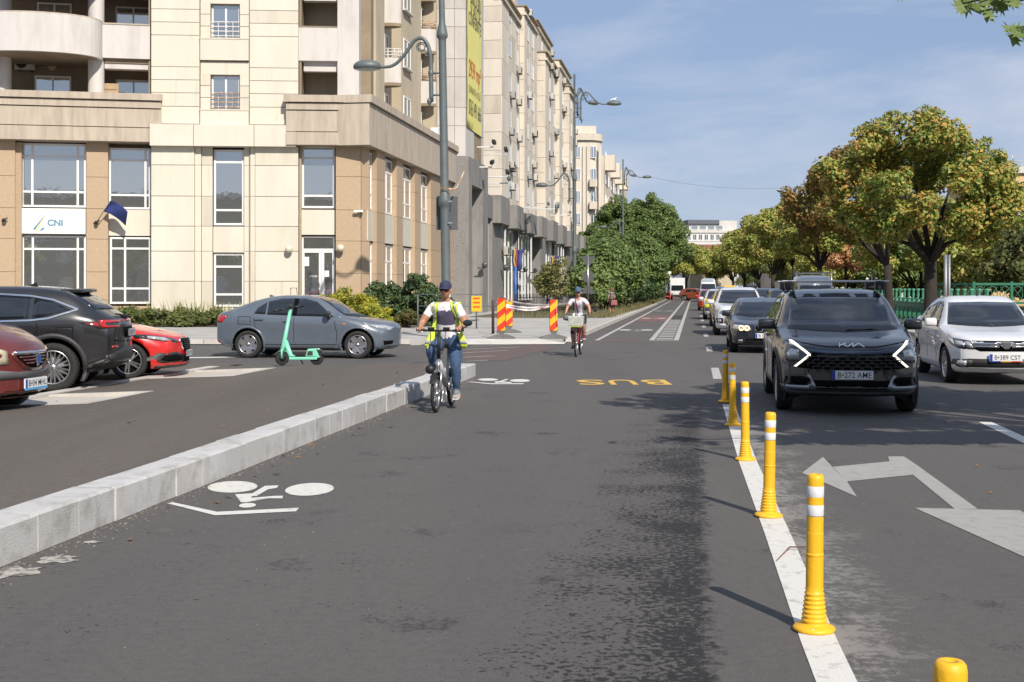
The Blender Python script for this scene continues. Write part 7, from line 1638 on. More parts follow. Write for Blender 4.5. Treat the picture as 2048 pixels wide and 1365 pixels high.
for k in range(4): q.tube([(-.12 + .07 * k, -.30, 1.07), (-.1 + .06 * k, -.36, .92 - .03 * k), (0, -.35, .72)], .005, 5)
q.build('cables', M_black, bk)
M_tee = mat('white t shirt', (.72, .71, .72), .85, var=.12, vscale=14, bump=.4, bscale=9); M_band = mat('purple grey print', (.085, .075, .13), .85, var=.35, vscale=8); M_jean = mat('blue trousers', (.045, .085, .17), .9, var=.45, vscale=9, bump=.5, bscale=10); M_hi = mat('neon yellow vest', (.60, .72, .07), .65, var=.15, vscale=6); M_refl = mat('grey reflective tape', (.36, .38, .40), .4, .2, var=.1); M_cap = mat('navy cap', (.028, .032, .085), .8, var=.2); M_shoe = mat('grey shoe', (.34, .32, .31), .8, var=.25, vscale=20); M_sock = mat('grey sock', (.2, .2, .21), .9, var=.2)
J = dict(pelvis=((0, .28, .93), (.155, .125)), waist=((0, .22, 1.09), (.158, .125)), chest=((0, .15, 1.27), (.165, .12)), collar=((0, .10, 1.425), (.095, .08)), neck=((0, .075, 1.50), .058), head=((.02, .01, 1.625), .1),
    shl=((-.185, .10, 1.395), .075), shr=((.185, .10, 1.395), .075), ell=((-.315, .02, 1.17), .048), elr=((.29, .05, 1.15), .048), wrl=((-.285, -.17, 1.125), .034), wrr=((.275, -.17, 1.125), .034), hal=((-.275, -.245, 1.118), (.036, .024)), har=((.262, -.245, 1.118), (.036, .024)),
    hil=((-.095, .26, .90), .115), hir=((.095, .26, .90), .115), knl=((-.165, -.10, .80), .076), knr=((.165, .0, .60), .076), anl=((-.15, .16, .50), .048), anr=((.155, .12, .245), .048), tol=((-.155, .04, .475), .036), tor=((.16, .0, .19), .036))
def man_region(p, n):
    a, b = n[1], n[2]
    if a in ('pelvis', 'waist', 'chest', 'collar') and b[:2] in ('wa', 'ch', 'co', 'sh') or (a[:2] == 'sh' and b[:2] == 'ua') or (a[:2] == 'ua' and n[3] < .1):
        if a in ('pelvis',) and p.z < .97: return 3
        return 2 if (1.16 < p.z < 1.345 and abs(p.x) < .15 and p.y < .14) else 1
    if a == 'collar' and p.z < 1.46: return 1
    if a in ('pelvis',) or a[:2] in ('hi', 'th', 'kn'): return 3
    if a[:2] == 'ca': return 3 
    if a[:2] == 'an': return 4
    return 0
mn, body = person('person', 'man in navy cap and open neon vest riding a small white folding bicycle', bloc, brz, J, [mat('tanned skin', (.46, .225, .135), .5, var=.2, vscale=14), M_tee, M_band, M_jean, M_sock], man_region, grip={'l': (1, .25, 0), 'r': (1, -.25, 0)}, cap=M_cap, glasses=True)
shoe(mn, J['anr'][0], J['tor'][0], M_shoe); shoe(mn, J['anl'][0], J['tol'][0], M_shoe)
for s in (-1, 1):
    rows = [(1.465, s * .075, s * .185), (1.42, s * .085, s * .19), (1.35, s * .10, s * .175), (1.25, s * .125, s * .180), (1.15, s * .145, s * .19), (1.05, s * .155, s * .23, -.01), (.96, s * .17, s * .27, -.02), (.88, s * .19, s * .30, -.02), (.83, s * .2, s * .295, -.01)]
    v_ = grid_cloth('vest', body, rows, M_hi, mn, .016, fall=.16)
    grid_cloth('reflective_strip', body, [(1.462, s * .115, s * .16), (1.40, s * .125, s * .165), (1.34, s * .135, s * .162), (1.25, s * .15, s * .172), (1.18, s * .16, s * .178)], M_refl, v_, .024, ncol=3, fall=.16); grid_cloth('reflective_strip', body, [(.93, s * .178, s * .283, -.02), (.885, s * .188, s * .298, -.02)], M_refl, v_, .022, fall=.16)
grid_cloth('vest', body, [(1.46, -.185, .185), (1.35, -.18, .18), (1.2, -.175, .175), (1.05, -.18, .18), (.88, -.24, .24), (.82, -.26, .26)], M_hi, mn, .02, back=True, ncol=10, fall=.3)
# --- woman on the city bicycle
bloc, brz = (1.63, 30.65, 0), R(-9)
M_rb = mat('red bicycle paint', (.45, .05, .05), .35, var=.1)
bk2 = thing('city_bicycle', 'red city bicycle with a grey front basket ridden by a woman in a cap', 'bicycle', bloc, brz)
wheel_bike(.335, .045, bk2, (0, -.53, .335), 22, False, M_alloy); wheel_bike(.335, .045, bk2, (0, .53, .335), 22, False, M_alloy)
q = MB(); q.tube([(0, -.36, .80), (0, -.15, .45), (0, .08, .30)], .024, 8); q.tube([(0, -.37, .74), (0, -.1, .42), (0, .1, .36)], .018, 8); q.tube([(0, .08, .30), (0, .24, .86)], .017, 8)
for sx in (-.05, .05): q.tube([(0, .08, .3), (sx, .53, .335)], .011, 6); q.tube([(0, .2, .68), (sx, .53, .335)], .010, 6)
q.build('frame', M_rb, bk2); q = MB(); q.tube([(-.05, -.53, .335), (-.05, -.42, .68), (0, -.38, .72), (.05, -.42, .68), (.05, -.53, .335)], .013, 7); q.tube([(0, -.38, .70), (0, -.34, .98)], .016, 7); q.build('fork', M_rb, bk2)
q = MB(); q.tube([(-.31, -.12, 1.03), (-.22, -.26, 1.03), (-.06, -.34, 1.0), (.06, -.34, 1.0), (.22, -.26, 1.03), (.31, -.12, 1.03)], .012, 7); hb2 = q.build('handlebar', M_alloy, bk2)
for sx in (-1, 1): MB().tube([(sx * .26, -.2, 1.03), (sx * .315, -.11, 1.03)], .018, 7).build('grip', M_black, hb2)
q = MB(); q.box((0, -.52, .86), (.34, .24, .24), taper=1.12); q.build('basket', mat('pale grey basket', (.46, .47, .42), .6, var=.35, vscale=18), bk2, bevel=.02); q = MB(); q.box((0, -.52, .735), (.30, .22, .03)); q.build('basket_rim', mat('lime trim', (.40, .50, .06), .5, var=.1), bk2); MB().ball((-.25, -.32, .93), (.10, .07, .07), 12, 8).build('hand_muff', mat('grey cloth bag', (.13, .14, .15), .9, var=.3), bk2)
for sx in (-.06, .07): MB().box((sx, -.5, 1.0), (.04, .1, .1)).build('bottle', M_white, bk2, bevel=.015)
q = MB(); q.box((0, .26, .90), (.2, .26, .07)); q.build('saddle', M_black, bk2, bevel=.03); q = MB(); q.tube([(.32, -.14, 1.05), (.38, -.15, 1.10)], .006, 5); mm = q.build('mirror_stalk', M_black, bk2); MB().ball((.42, -.15, 1.12), (.055, .02, .045), 10, 6).build('mirror', M_carglass, mm)
q = MB(); q.tube([(.07, .08, .3), (.10, .0, .42)], .01, 6); q.tube([(-.07, .08, .3), (-.10, .16, .18)], .01, 6); q.build('crank', M_alloy, bk2)
for x, y, z in ((.15, .0, .425), (-.15, .16, .175)): MB().box((x, y, z), (.09, .08, .025)).build('pedal', M_black, bk2)
q = MB(); q.lathe([(.36, -.03), (.366, 0), (.36, .03)], 20, axis='x', a0=R(20), a1=R(150)); q.build('mudguard', M_rb, bk2, (0, .53, .335))
M_lt = mat('white lilac top', (.68, .64, .70), .85, var=.14, vscale=10, bump=.4, bscale=8); M_dk = mat('dark shorts', (.028, .028, .04), .9, var=.2); M_maroon = mat('maroon trainer', (.12, .022, .035), .8, var=.2)
J = dict(pelvis=((0, .26, .95), (.145, .115)), waist=((0, .17, 1.10), (.12, .095)), chest=((0, .06, 1.25), (.135, .105)), collar=((0, -.01, 1.375), (.085, .07)), neck=((0, -.03, 1.44), .045), head=((0, -.08, 1.555), .1),
    shl=((-.165, -.01, 1.35), .062), shr=((.165, -.01, 1.35), .062), ell=((-.27, -.04, 1.18), .038), elr=((.27, -.04, 1.18), .038), wrl=((-.29, -.13, 1.075), .027), wrr=((.29, -.13, 1.075), .027), hal=((-.29, -.165, 1.05), (.03, .02)), har=((.29, -.165, 1.05), (.03, .02)),
    hil=((-.10, .24, .92), .11), hir=((.10, .24, .92), .11), knl=((-.145, .02, .56), .062), knr=((.15, -.14, .80), .062), anl=((-.14, .18, .26), .036), anr=((.145, .0, .51), .036), tol=((-.145, .06, .205), .03), tor=((.15, -.12, .465), .03))
def wo_region(p, n):
    a, b = n[1], n[2]
    if a[:2] == 'an': return 3
    if a in ('pelvis', 'waist', 'chest', 'collar') and b[:2] in ('wa', 'ch', 'co', 'sh') or (a[:2] == 'sh' and b[:2] == 'ua'): return 1 if p.z > .96 and not (p.z > 1.36 and abs(p.x) < .07 and p.y < -.05) else (2 if p.z < 1 else 0)
    if a == 'pelvis' or a[:2] in ('hi', 'th'): return 2 if n[3] < .85 or a != 'th' else 0
    return 0
wm, body2 = person('person', 'woman in denim cap, white top and dark shorts riding a red bicycle', bloc, brz, J, [M_skin, M_lt, M_dk, M_maroon], wo_region, grip={'l': (.4, .9, 0), 'r': (-.4, .9, 0)}, cap=mat('denim cap', (.07, .12, .20), .8, var=.25), glasses=True, hair=(mat('light brown hair', (.16, .08, .04), .6, var=.3), False))
shoe(wm, J['anr'][0], J['tor'][0], M_maroon); shoe(wm, J['anl'][0], J['tol'][0], M_dk)
grid_cloth('lanyard', body2, [(1.40, -.075, -.055), (1.33, -.07, -.05), (1.25, -.06, -.035), (1.15, -.045, -.02), (1.05, -.02, .005)], mat('maroon strap', (.22, .03, .07), .7, var=.1), wm, .012, ncol=2, fall=0)
# --- standing figures farther off
def stander(label, loc, rz, h, mats, hair=None, hat=None, lean=0, group=None, skirt=False, bare=False):
    k = h / 1.75; f = lambda x, y, z: (x * k, (y - lean * max(0, z - .9)) * k, (z - lean * .35 * max(0, z - 1.0)) * k)
    J = dict(pelvis=(f(0, 0, .95), (.15 * k, .11 * k)), waist=(f(0, 0, 1.1), (.135 * k, .10 * k)), chest=(f(0, 0, 1.28), (.155 * k, .11 * k)), collar=(f(0, 0, 1.43), (.09 * k, .075 * k)), neck=(f(0, 0, 1.5), .05 * k), head=(f(0, -.02, 1.63), .1))
    for s, q in (('l', -1), ('r', 1)):
        J['sh' + s] = (f(q * .185, 0, 1.40), .07 * k); J['el' + s] = (f(q * .23, .03, 1.12), .045 * k); J['wr' + s] = (f(q * .23, -.08, .90), .03 * k); J['ha' + s] = (f(q * .22, -.11, .82), (.034 * k, .022 * k)); J['hi' + s] = (f(q * .09, 0, .92), .11 * k); J['kn' + s] = (f(q * .10, -.02 * q, .5), .07 * k); J['an' + s] = (f(q * .10, .03 * q, .09), .045 * k); J['to' + s] = (f(q * .11, -.12 + .03 * q, .04), .036 * k)
    def reg(p, n):
        a, b = n[1], n[2]
        if a[:2] == 'an': return 3
        if a in ('pelvis', 'waist', 'chest', 'collar') and b[:2] in ('wa', 'ch', 'co', 'sh') or a[:2] in ('sh',) or (a[:2] == 'ua' and not bare): return 1
        if a[:2] == 'el' and not bare: return 1
        if a == 'pelvis' or a[:2] in ('hi', 'th') or (a[:2] in ('kn', 'ca') and not skirt): return 2
        return 0
    return person('person', label, loc, rz, J, mats, reg, hair=hair, hat=hat, group=group, fingers=True)
p = st(-5.05, 76, .13); pw, _ = stander('woman standing on the far pavement with a dusky pink bag', p, R(200), 1.55, [M_skin, mat('dark patterned top', (.05, .045, .05), .9, vscale=20, col2=(.45, .42, .42), c2pos=(.5, .6)), M_dk, M_dk], hair=(mat('auburn hair', (.20, .07, .03), .6, var=.3), True), skirt=True, bare=True)
q = MB(); q.box((0, 0, -.16), (.42, .16, .30), taper=.8); bg_ = q.build('handbag', mat('dusky pink leather', (.30, .09, .10), .5, var=.15), None, p + V((.14, -.22, .80)), bevel=.04); tag(bg_, 'dusky pink handbag carried by the standing woman', 'bag'); q = MB(); q.tube([(-.12, 0, 0), (-.06, 0, .16), (.06, 0, .16), (.12, 0, 0)], .012, 6); q.build('handle', M_maroon, bg_)
M_orv = mat('orange work vest', (.75, .20, .03), .7, var=.15); M_navyw = mat('navy workwear', (.03, .04, .10), .9, var=.2)
for i, (px, Y, lb) in enumerate(((1734, 97, 'worker in white helmet and dark jacket beside the forked tree, left one of two'), (1753, 96, 'worker in white helmet and orange vest just left of the forked tree'))):
    p = at(px, 600, Y); stander(lb, (p.x, Y, .12 + .55), R(150 + 40 * i), 1.78, [M_skin, M_orv if i else M_navyw, M_navyw, M_dk], hat=M_white)
    k = MB(); k.bx(-.5, .5, -.5, .5, 0, .54); 
p = at(1742, 640, 96.5); k = MB(); k.bx(-1.3, 1.3, -.9, .9, 0, .53); k.bx(-1.2, 1.2, -.8, .8, .53, .545); o = k.build('wooden_platform', mat('raw timber', (.35, .27, .18), .9, var=.3), None, (p.x, 96.5, .12)); tag(o, 'low timber platform on the embankment under the two helmeted workers', 'platform')
p = gnd(1350, 597); stander('worker in orange bending before the white truck', (tp[0] - .3, tp[1] - 9, 0), R(60), 1.7, [M_skin, mat('bright orange overall', (.70, .09, .03), .8, var=.15), MATS['bright orange overall'], M_dk], lean=.5)
for i, (px, Y, m1) in enumerate(((1829, 120, mat('blue shirt', (.05, .14, .40), .9, var=.1)), (1836, 122, M_white), (1690, 112, M_orv), (1702, 110, M_orv))):
    p = at(px, 600, Y); stander(['distant figure in blue shirt right of the forked tree', 'distant figure in white shirt beside the blue one', 'distant worker in orange left of the helmeted pair', 'distant worker in orange nearest the helmeted pair'][i], (p.x, Y, .12), R(40 * i), 1.75, [M_skin, m1, M_navyw, M_dk], hair=(M_black, False), group='distant people on the embankment')
# ---------------------------------------------------------------- street furniture
M_by = mat('bollard yellow', (.78, .42, .012), .5, vscale=9, col2=(.50, .27, .03), c2pos=(.58, .80), bump=.12, bscale=60); M_bw = mat('reflective white band', (.66, .67, .68), .4, vscale=20, col2=(.46, .46, .46), c2pos=(.55, .75))
base = [(1893, None), (1628, 1262), (1537, 1034), (1491, 921), (1466, 852), (1450, 805)]
def bollard(loc, label):
    t = thing('flexible_post', label, 'bollard', loc, random.uniform(0, 6), 'yellow flexible posts on the white line'); t.rotation_euler[0] = R(random.uniform(-1.3, 1.3)); t.rotation_euler[1] = R(random.uniform(-1.2, 1.2))
    H = .75; pr = [(0, .0), (.098, .0), (.102, .008), (.098, .016), (.085, .024), (.062, .032)]
    for k in range(7): z = .045 + k * .021; r = .060 - k * .0024; pr += [(r - .006, z - .006), (r + .001, z + .002), (r + .001, z + .009), (r - .005, z + .013)]
    pr += [(.0435, .20), (.0418, .205), (.0415, .21), (.0415, .214), (.0415, .355), (.0415, .36), (.0425, .361), (.0425, .363), (.0425, .367), (.0425, .369), (.0405, .370), (.0405, .374), (.0405, .466), (.0405, .469), (.0396, .471), (.0395, .475), (.0395, .55)]
    MB().lathe(pr, 28).build('post', M_by, t)
    for za, zb in ((.555, .602), (.645, .692)): MB().lathe([(.0392, za - .003), (.0405, za), (.0405, zb), (.0392, zb + .003)], 28).build('reflective_band', M_bw, t)
    MB().lathe([(.0395, .602), (.0395, .645)], 28).build('post_collar', M_by, t)
    MB().lathe([(.0395, .692), (.0395, .728), (.037, .742), (.030, .75), (.014, .7505), (.013, .742), (0, .742)], 28).build('cap', M_by, t)
    for k in range(3): a = 2.1 * k; MB().lathe([(0, .008), (.008, .008), (.008, 0)], 8).build('bolt', M_alloy, t, (.080 * math.cos(a), .080 * math.sin(a), .018))
    return t
BL = ['nearest yellow flexible post, only its rounded top showing at the bottom edge', 'first whole yellow flexible post from the viewer, tallest in the picture', 'second whole yellow flexible post, left of the white turn arrow', 'third whole yellow flexible post from the viewer', 'fourth whole yellow flexible post, beside the dark crossover', 'farthest and smallest yellow flexible post, next to the short white dash']
p1, p2 = gnd(1628, 1264), gnd(1537, 1034)
for i, (px, py) in enumerate(base):
    p = gnd(px, py) if py else V((1.055 + .0, 3.03, 0))
    if not py: p = at(1893, 1322, 3.0); p.z = 0
    bollard((p.x, p.y, .005), BL[i])
# twig on the white line
a, b, c = gnd(1553, 1124), gnd(1580, 1104), gnd(1612, 1098)
tw = MB(); tw.tube([a + V((0, 0, .008)), b + V((0, 0, .03)), c + V((0, 0, .012))], [.003, .005, .004], 6); tag(tw.build('twig', mat('dry twig', (.16, .06, .03), .8, var=.3)), 'thin reddish twig lying across the white line', 'twig')
# ---- lamp posts --------------------------------------------------------------------
def arm(parent, z, sx, L, mz=1.0):
    sg = sx; sx = sx * L
    q = MB(); sc = L
    pts = [(sx * .36, z - 1.55), (sx * .36, z - .55), (sx * .37, z - .15), (sx * .46, z + .22), (sx * .64, z + .40), (sx * .86, z + .32), (sx * 1.08, z + .02), (sx * 1.36, z - .30), (sx * 1.62, z - .44), (sx * 1.95, z - .44)]
    sm = []; 
    for i in range(len(pts) - 1):
        for k in range(4):
            t = k / 4; p0 = pts[max(0, i - 1)]; p1_, p2_ = pts[i], pts[i + 1]; p3 = pts[min(len(pts) - 1, i + 2)]
            sm.append(tuple(.5 * ((2 * p1_[j]) + (-p0[j] + p2_[j]) * t + (2 * p0[j] - 5 * p1_[j] + 4 * p2_[j] - p3[j]) * t * t + (-p0[j] + 3 * p1_[j] - 3 * p2_[j] + p3[j]) * t ** 3) for j in (0, 1)))
    sm.append(pts[-1]); q.tube([(x, 0, zz) for x, zz in sm], [.07 - .025 * i / len(sm) for i in range(len(sm))], 10)
    q.lathe([(0, -1.75), (.05, -1.72), (.03, -1.62), (.075, -1.58), (.075, -1.5), (.05, -1.45)], 12, (sx * .42, 0, z)); q.lathe([(.075, -.75), (.085, -.72), (.085, -.62), (.06, -.58)], 12, (sx * .36, 0, z))
    for h in (-1.35, -.68): q.tube([(0, 0, z + h), (sx * .36, 0, z + h)], .03, 7)
    for cx, cz, r in ((sx * .65, z + .12, .16), (sx * .47, z - .10, .07)): q.tube([(cx + r * (1 - .5 * i / 24) * math.cos(i * .42), 0, cz + r * (1 - .5 * i / 24) * math.sin(i * .42)) for i in range(25)], .022, 6)
    q.tube([(sx * .5, 0, z + .02), (sx * .74, 0, z + .06)], .015, 5)
    a_ = q.build('lamp_arm', M_grey, parent)
    hd = MB(); n = 24; prof = [(.0, .20), (.16, .19), (.30, .15), (.39, .085), (.42, .02), (.42, -.05), (.37, -.09)]; hd.lathe(prof, n)
    hd.v = [(sx * (2.32 + x * 1.02), y * .78, z - .42 + zz) for x, y, zz in hd.v]; h_ = hd.build('lamp_head', M_grey, a_)
    gl = MB(); gl.lathe([(.37, -.085), (.28, -.12), (0, -.135)], n); gl.v = [(sx * (2.32 + x * 1.02), y * .78, z - .42 + zz) for x, y, zz in gl.v]; gl.build('lamp_glass', mat('lamp diffuser', (.45, .46, .42), .2, var=.1), a_)
    return a_
def lamp_post(x0, Y, label, upper=True, lower=True, H=16.4, z1=8.6, dx=None, lean=0):
    p = st(x0, Y, PZ) if dx is None else V((dx, Y, PZ)); t = thing('lamp_post', label, 'lamp post', p, random.uniform(-.05, .05) + SANG * .4, 'grey lamp posts along the left pavement'); t.rotation_euler[1] = lean
    q = MB(); q.lathe([(r_ * .76, z_) for r_, z_ in [(.26, 0), (.26, .12), (.22, .2), (.185, .3), (.18, 3.9), (.19, 4.0), (.255, 4.08), (.255, 4.2), (.18, 4.45), (.17, 4.5), (.155, 9.0), (.16, 9.1), (.225, 9.16), (.225, 9.25), (.13, 9.6), (.125, 9.8), (.118, 12), (.115, 12.2), (.085, H), (.11, H + .05), (.09, H + .2), (0, H + .25)]], 20); q.build('pole', M_grey, t)
    if lower: arm(t, z1, -1, 1)
    if upper: 
        a_ = arm(t, H - 1.5, 1, 1.2); b_ = arm(t, H - 1.2, 1, 1.15)
        for o in (b_,): o.rotation_euler[2] = R(62); o.location.z = .1
    return t
l1 = lamp_post(0, 38, 'nearest lamp post with one arm towards the office and a sign plate', dx=-1.98, lean=R(-.9), z1=8.75)
lpb = lamp_post(-8.45, 88, 'second lamp post behind the oleander, twin heads over the road', z1=9.2)
lamp_post(-8.35, 146, 'third lamp post rising from the green trees', z1=9.1)
# lamp post fittings: the back of a sign plate, a posted sheet, cable ties
q = MB(); q.box((-.07, .26, 3.82), (.66, .03, 1.03)); sb = q.build('traffic_sign', mat('grey sign back', (.105, .11, .115), .5, .3, var=.12), None, (-1.92, 38, PZ), bevel=.01); tag(sb, 'grey back of a rectangular traffic sign clamped to the nearest lamp post', 'sign')
q = MB()
for z in (3.5, 4.15): q.lathe([(.145, z - .025), (.145, z + .025)], 16)
q.build('clamp', M_alloy, sb)
q = MB(); q.lathe([(.142, 1.25), (.142, 1.62)], 10, a0=R(215), a1=R(300)); tag(q.build('posted_sheet', mat('paper sheet', (.50, .50, .49), .8, vscale=6, col2=(.25, .25, .26), c2pos=(.5, .65)), None, (-1.93, 38, PZ)), 'torn white sheet pasted on the nearest lamp post', 'poster')
q = MB(); q.lathe([(.142, .85), (.142, 1.12)], 10, a0=R(215), a1=R(265)); tag(q.build('posted_sheet', mat('orange sticker', (.62, .30, .10), .7, var=.2), None, (-1.93, 38, PZ)), 'small orange sticker low on the nearest lamp post', 'sticker')
q = MB(); q.tube([(-.2, -.2, 4.55), (.2, -.22, 4.5), (.25, .2, 4.57), (-.2, .2, 4.55), (-.2, -.2, 4.55)], .018, 6); q.tube([(.2, -.22, 4.5), (.28, .0, 4.6), (.5, .1, 5.1)], .02, 6); tag(q.build('rusty_band', MATS['rusty railing'], None, (-1.95, 38, PZ)), 'rusty strap and rod tied round the nearest lamp post', 'strap')
# overhead wire
q = MB(); a, b = at(1292, 352, 146), at(1660, 368, 120); q.tube([a.lerp(b, i / 16) - V((0, 0, .9 * (1 - (2 * i / 16 - 1) ** 2))) for i in range(17)], .010, 5); tag(q.build('overhead_wire', M_black), 'thin dark overhead wire crossing the sky to the trees', 'wire')
# pigeon on the second lamp post head
q = MB(); p = V(lpb.location) + V((2.32 * 1.2, 0, 16.4 - 1.5 - .42 + .24)); q.ball((0, 0, .14), (.16, .09, .09), 12, 8); q.ball((.14, 0, .26), (.055, .05, .055), 10, 6); q.tube([(.10, 0, .18), (.14, 0, .25)], .04, 7); q.tube([(-.12, 0, .13), (-.30, 0, .10)], [.06, .03], 7); q.tube([(.19, 0, .26), (.225, 0, .25)], [.012, .004], 5); q.tube([(0, .03, .07), (0, .03, 0)], .01, 5); q.tube([(0, -.03, .07), (0, -.03, 0)], .01, 5); tag(q.build('pigeon', M_plate, None, (p.x, p.y, p.z - .05)), 'white bird standing on the second lamp post head', 'bird')
# ---- chevron panels, tape, small signs -------------------------------------------------
M_cr = mat('chevron red', (.62, .045, .02), .4, var=.1); M_cy = mat('chevron yellow', (.78, .42, .015), .4, var=.1); M_rub = mat('grey rubber base', (.13, .13, .125), .9, var=.3)
def chevron(px, pyb, pyt, label, flip=False, w=.27, rz=0):
    p = gnd(px, pyb, PZ); p.y = max(p.y, 37.85); k = (pyb - pyt) * p.y / F; t = thing('chevron_panel', label, 'barrier panel', (p.x, p.y, PZ + .006), rz, 'red and yellow chevron panels')
    h0, h1 = .22, k; w = w; q = MB(); q.bx(-w / 2, w / 2, -.02, .02, h0, h1); q.build('panel', M_black, t, bevel=.012)
    ns = 5; st_ = (h1 - h0 - .03) / ns; sg = -1 if flip else 1
    z = h0 + .015 - .28; i = 0
    def clip(poly, lo, hi):
        bm = bmesh.new(); f = bm.faces.new([bm.verts.new((a, b, 0)) for a, b in poly])
        for co, no in ((lo, -1), (hi, 1)):
            bmesh.ops.bisect_plane(bm, geom=bm.verts[:] + bm.edges[:] + bm.faces[:], plane_co=(0, co, 0), plane_no=(0, no, 0), clear_outer=True)
        r = [[tuple(v.co.xy) for v in f.verts] for f in bm.faces]; bm.free(); return r
    bw = .205
    while z < h1:
        for r in clip([(-w / 2 + .012, z + (0 if sg > 0 else .2)), (w / 2 - .012, z + (.2 if sg > 0 else 0)), (w / 2 - .012, z + (.2 if sg > 0 else 0) + bw), (-w / 2 + .012, z + (0 if sg > 0 else .2) + bw)], h0 + .012, h1 - .012):
            if len(r) > 2:
                for s in (-1, 1):
                    e = MB(); e.prism(r, s * .020, s * .0235, axis='y'); e.build('stripe', M_cr if i % 2 else M_cy, t, fix=True)
        z += bw; i += 1
    MB().prism([(-.12, .22), (.12, .22), (.05, .09), (-.05, .09)], -.02, .02, axis='y').build('tongue', M_rub, t, fix=True)
    q = MB(); q.add([(-.42, -.2, 0), (.42, -.2, 0), (.42, .2, 0), (-.42, .2, 0), (-.36, -.17, .05), (.36, -.17, .05), (.36, .17, .05), (-.36, .17, .05), (-.14, -.09, .12), (.14, -.09, .12), (.14, .09, .12), (-.14, .09, .12)], [(3, 2, 1, 0), (0, 1, 5, 4), (1, 2, 6, 5), (2, 3, 7, 6), (3, 0, 4, 7), (4, 5, 9, 8), (5, 6, 10, 9), (6, 7, 11, 10), (7, 4, 8, 11), (8, 9, 10, 11)]); q.build('foot', M_rub, t); return t
chevron(1001, 686, 605, 'left front red and yellow chevron panel, tape tied at its top', rz=R(-8)); chevron(1018, 666, 600, 'rear red and yellow chevron panel partly behind the left one', w=.26, rz=R(14)); chevron(1113, 684, 606, 'right red and yellow chevron panel with loose tape end', flip=False, w=.25, rz=R(5))
M_tape = mat('red white tape', (.74, .66, .63), .6, col2=(.55, .06, .05), vscale=5, c2pos=(.62, .66))
def tape(pts, label, w=.055):
    q = MB(); n = len(pts); vs = []
    for i, p in enumerate(pts):
        a = i * .7; vs += [p + V((0, math.sin(a) * w * .4, w / 2 * (.4 + .6 * abs(math.cos(a))))), p - V((0, math.sin(a) * w * .4, w / 2 * (.4 + .6 * abs(math.cos(a)))))]
    q.add(vs, [(2 * i, 2 * i + 1, 2 * i + 3, 2 * i + 2) for i in range(n - 1)], 0, True); o = q.build('barrier_tape', M_tape); md = o.modifiers.new('t', 'SOLIDIFY'); md.thickness = .004; tag(o, label, 'tape', 'barrier tape strung between the chevron panels')
def sag(a, b, d, n=20): return [a.lerp(b, i / n) - V((0, 0, d * (1 - (2 * i / n - 1) ** 2))) for i in range(n + 1)]
A, B, C_ = at(994, 606, 37.85), at(1018, 602, 40.9), at(1111, 609, 37.85)
tape(sag(A, C_, .20), 'lower sagging red and white tape between the left and right chevron panels'); tape(sag(B, C_, .06), 'upper taut red and white tape from the rear chevron panel'); tape(sag(A + V((0, 0, .03)), B, .02, 10), 'short red and white tape joining the two left chevron panels'); tape(sag(A, C_ + V((0, .1, -.03)), .11), 'middle red and white tape between the left and right chevron panels')
tape([C_ + V((.02 + .05 * i / 8, -.1, -.04 - .075 * i)) for i in range(9)], 'loose tape end hanging down the right chevron panel')
p = at(953, 609, 47); s_ = thing('notice_sign', 'small yellow notice with red lines on the low rail beside the arcade', 'sign', (p.x, p.y, 0), R(4)); q = MB(); q.bx(-.19, .19, -.015, .015, .78, 1.36); q.build('board', M_cy, s_)
for z in (1.24, 1.08, .92): MB().bx(-.13, .13, -.02, -.0152, z, z + .055).build('print_line', M_cr, s_)
q = MB(); q.tube([(-2.2, .03, .98), (.9, .03, .98)], .022, 6); q.tube([(-2.2, .03, 1.42), (.3, .03, 1.42)], .018, 6)
for x in (-2.2, -1.1, .0, .85): q.tube([(x, .03, .1), (x, .03, 1.35 if x > .5 else 1.42)], .03, 7)
q.build('rail', M_grey, s_)
p = at(986, 630, 41.8); q = MB(); q.tube([(0, 0, 0), (0, 0, 1.1), (0, 0, 1.13)], [.05, .05, .03], 10); tag(q.build('dark_bollard', mat('maroon bollard', (.06, .03, .035), .6, var=.2), None, (p.x, p.y, PZ)), 'slim dark bollard left of the chevron panels', 'bollard')
# low black fence along the verge
fe = thing('low_fence', 'low black picket fence along the dry verge before the arcade', 'fence', at(1030, 620, 70).xy.to_3d() + V((0, 0, .12)), math.atan2(20, 8.5))
Lf = 13.5
for z in (.25, 1.0): MB().tube([(0, 0, z), (Lf, 0, z)], .022, 6).build('rail', M_black, fe)
pk = MB().bx(-.012, .012, -.012, .012, .1, 1.2).mesh('picket', [M_black])
for i in range(60): link('picket', pk, fe, (i * Lf / 59, 0, 0))
# thin post with the backs of three road signs
p = at(1176, 600, 74); s_ = thing('sign_post', 'thin pole carrying three grey sign backs beside the green thicket', 'sign', (p.x, p.y, .13), SANG)
MB().tube([(0, 0, 0), (0, 0, 3.5)], .035, 8).build('pole', M_alloy, s_); gb = MATS['grey sign back']
MB().prism([(-.45, 3.42), (.45, 3.42), (0, 2.66)], .04, .06, axis='y').build('sign_back', gb, s_, fix=True); MB().prism([(.36 * math.cos(a), 2.2 + .36 * math.sin(a)) for a in [2 * math.pi * k / 24 for k in range(24)]], .04, .06, axis='y').build('sign_back', gb, s_, fix=True); MB().prism([(-.42, 1.2), (.42, 1.2), (0, 1.86)], .04, .06, axis='y').build('sign_back', gb, s_, fix=True)
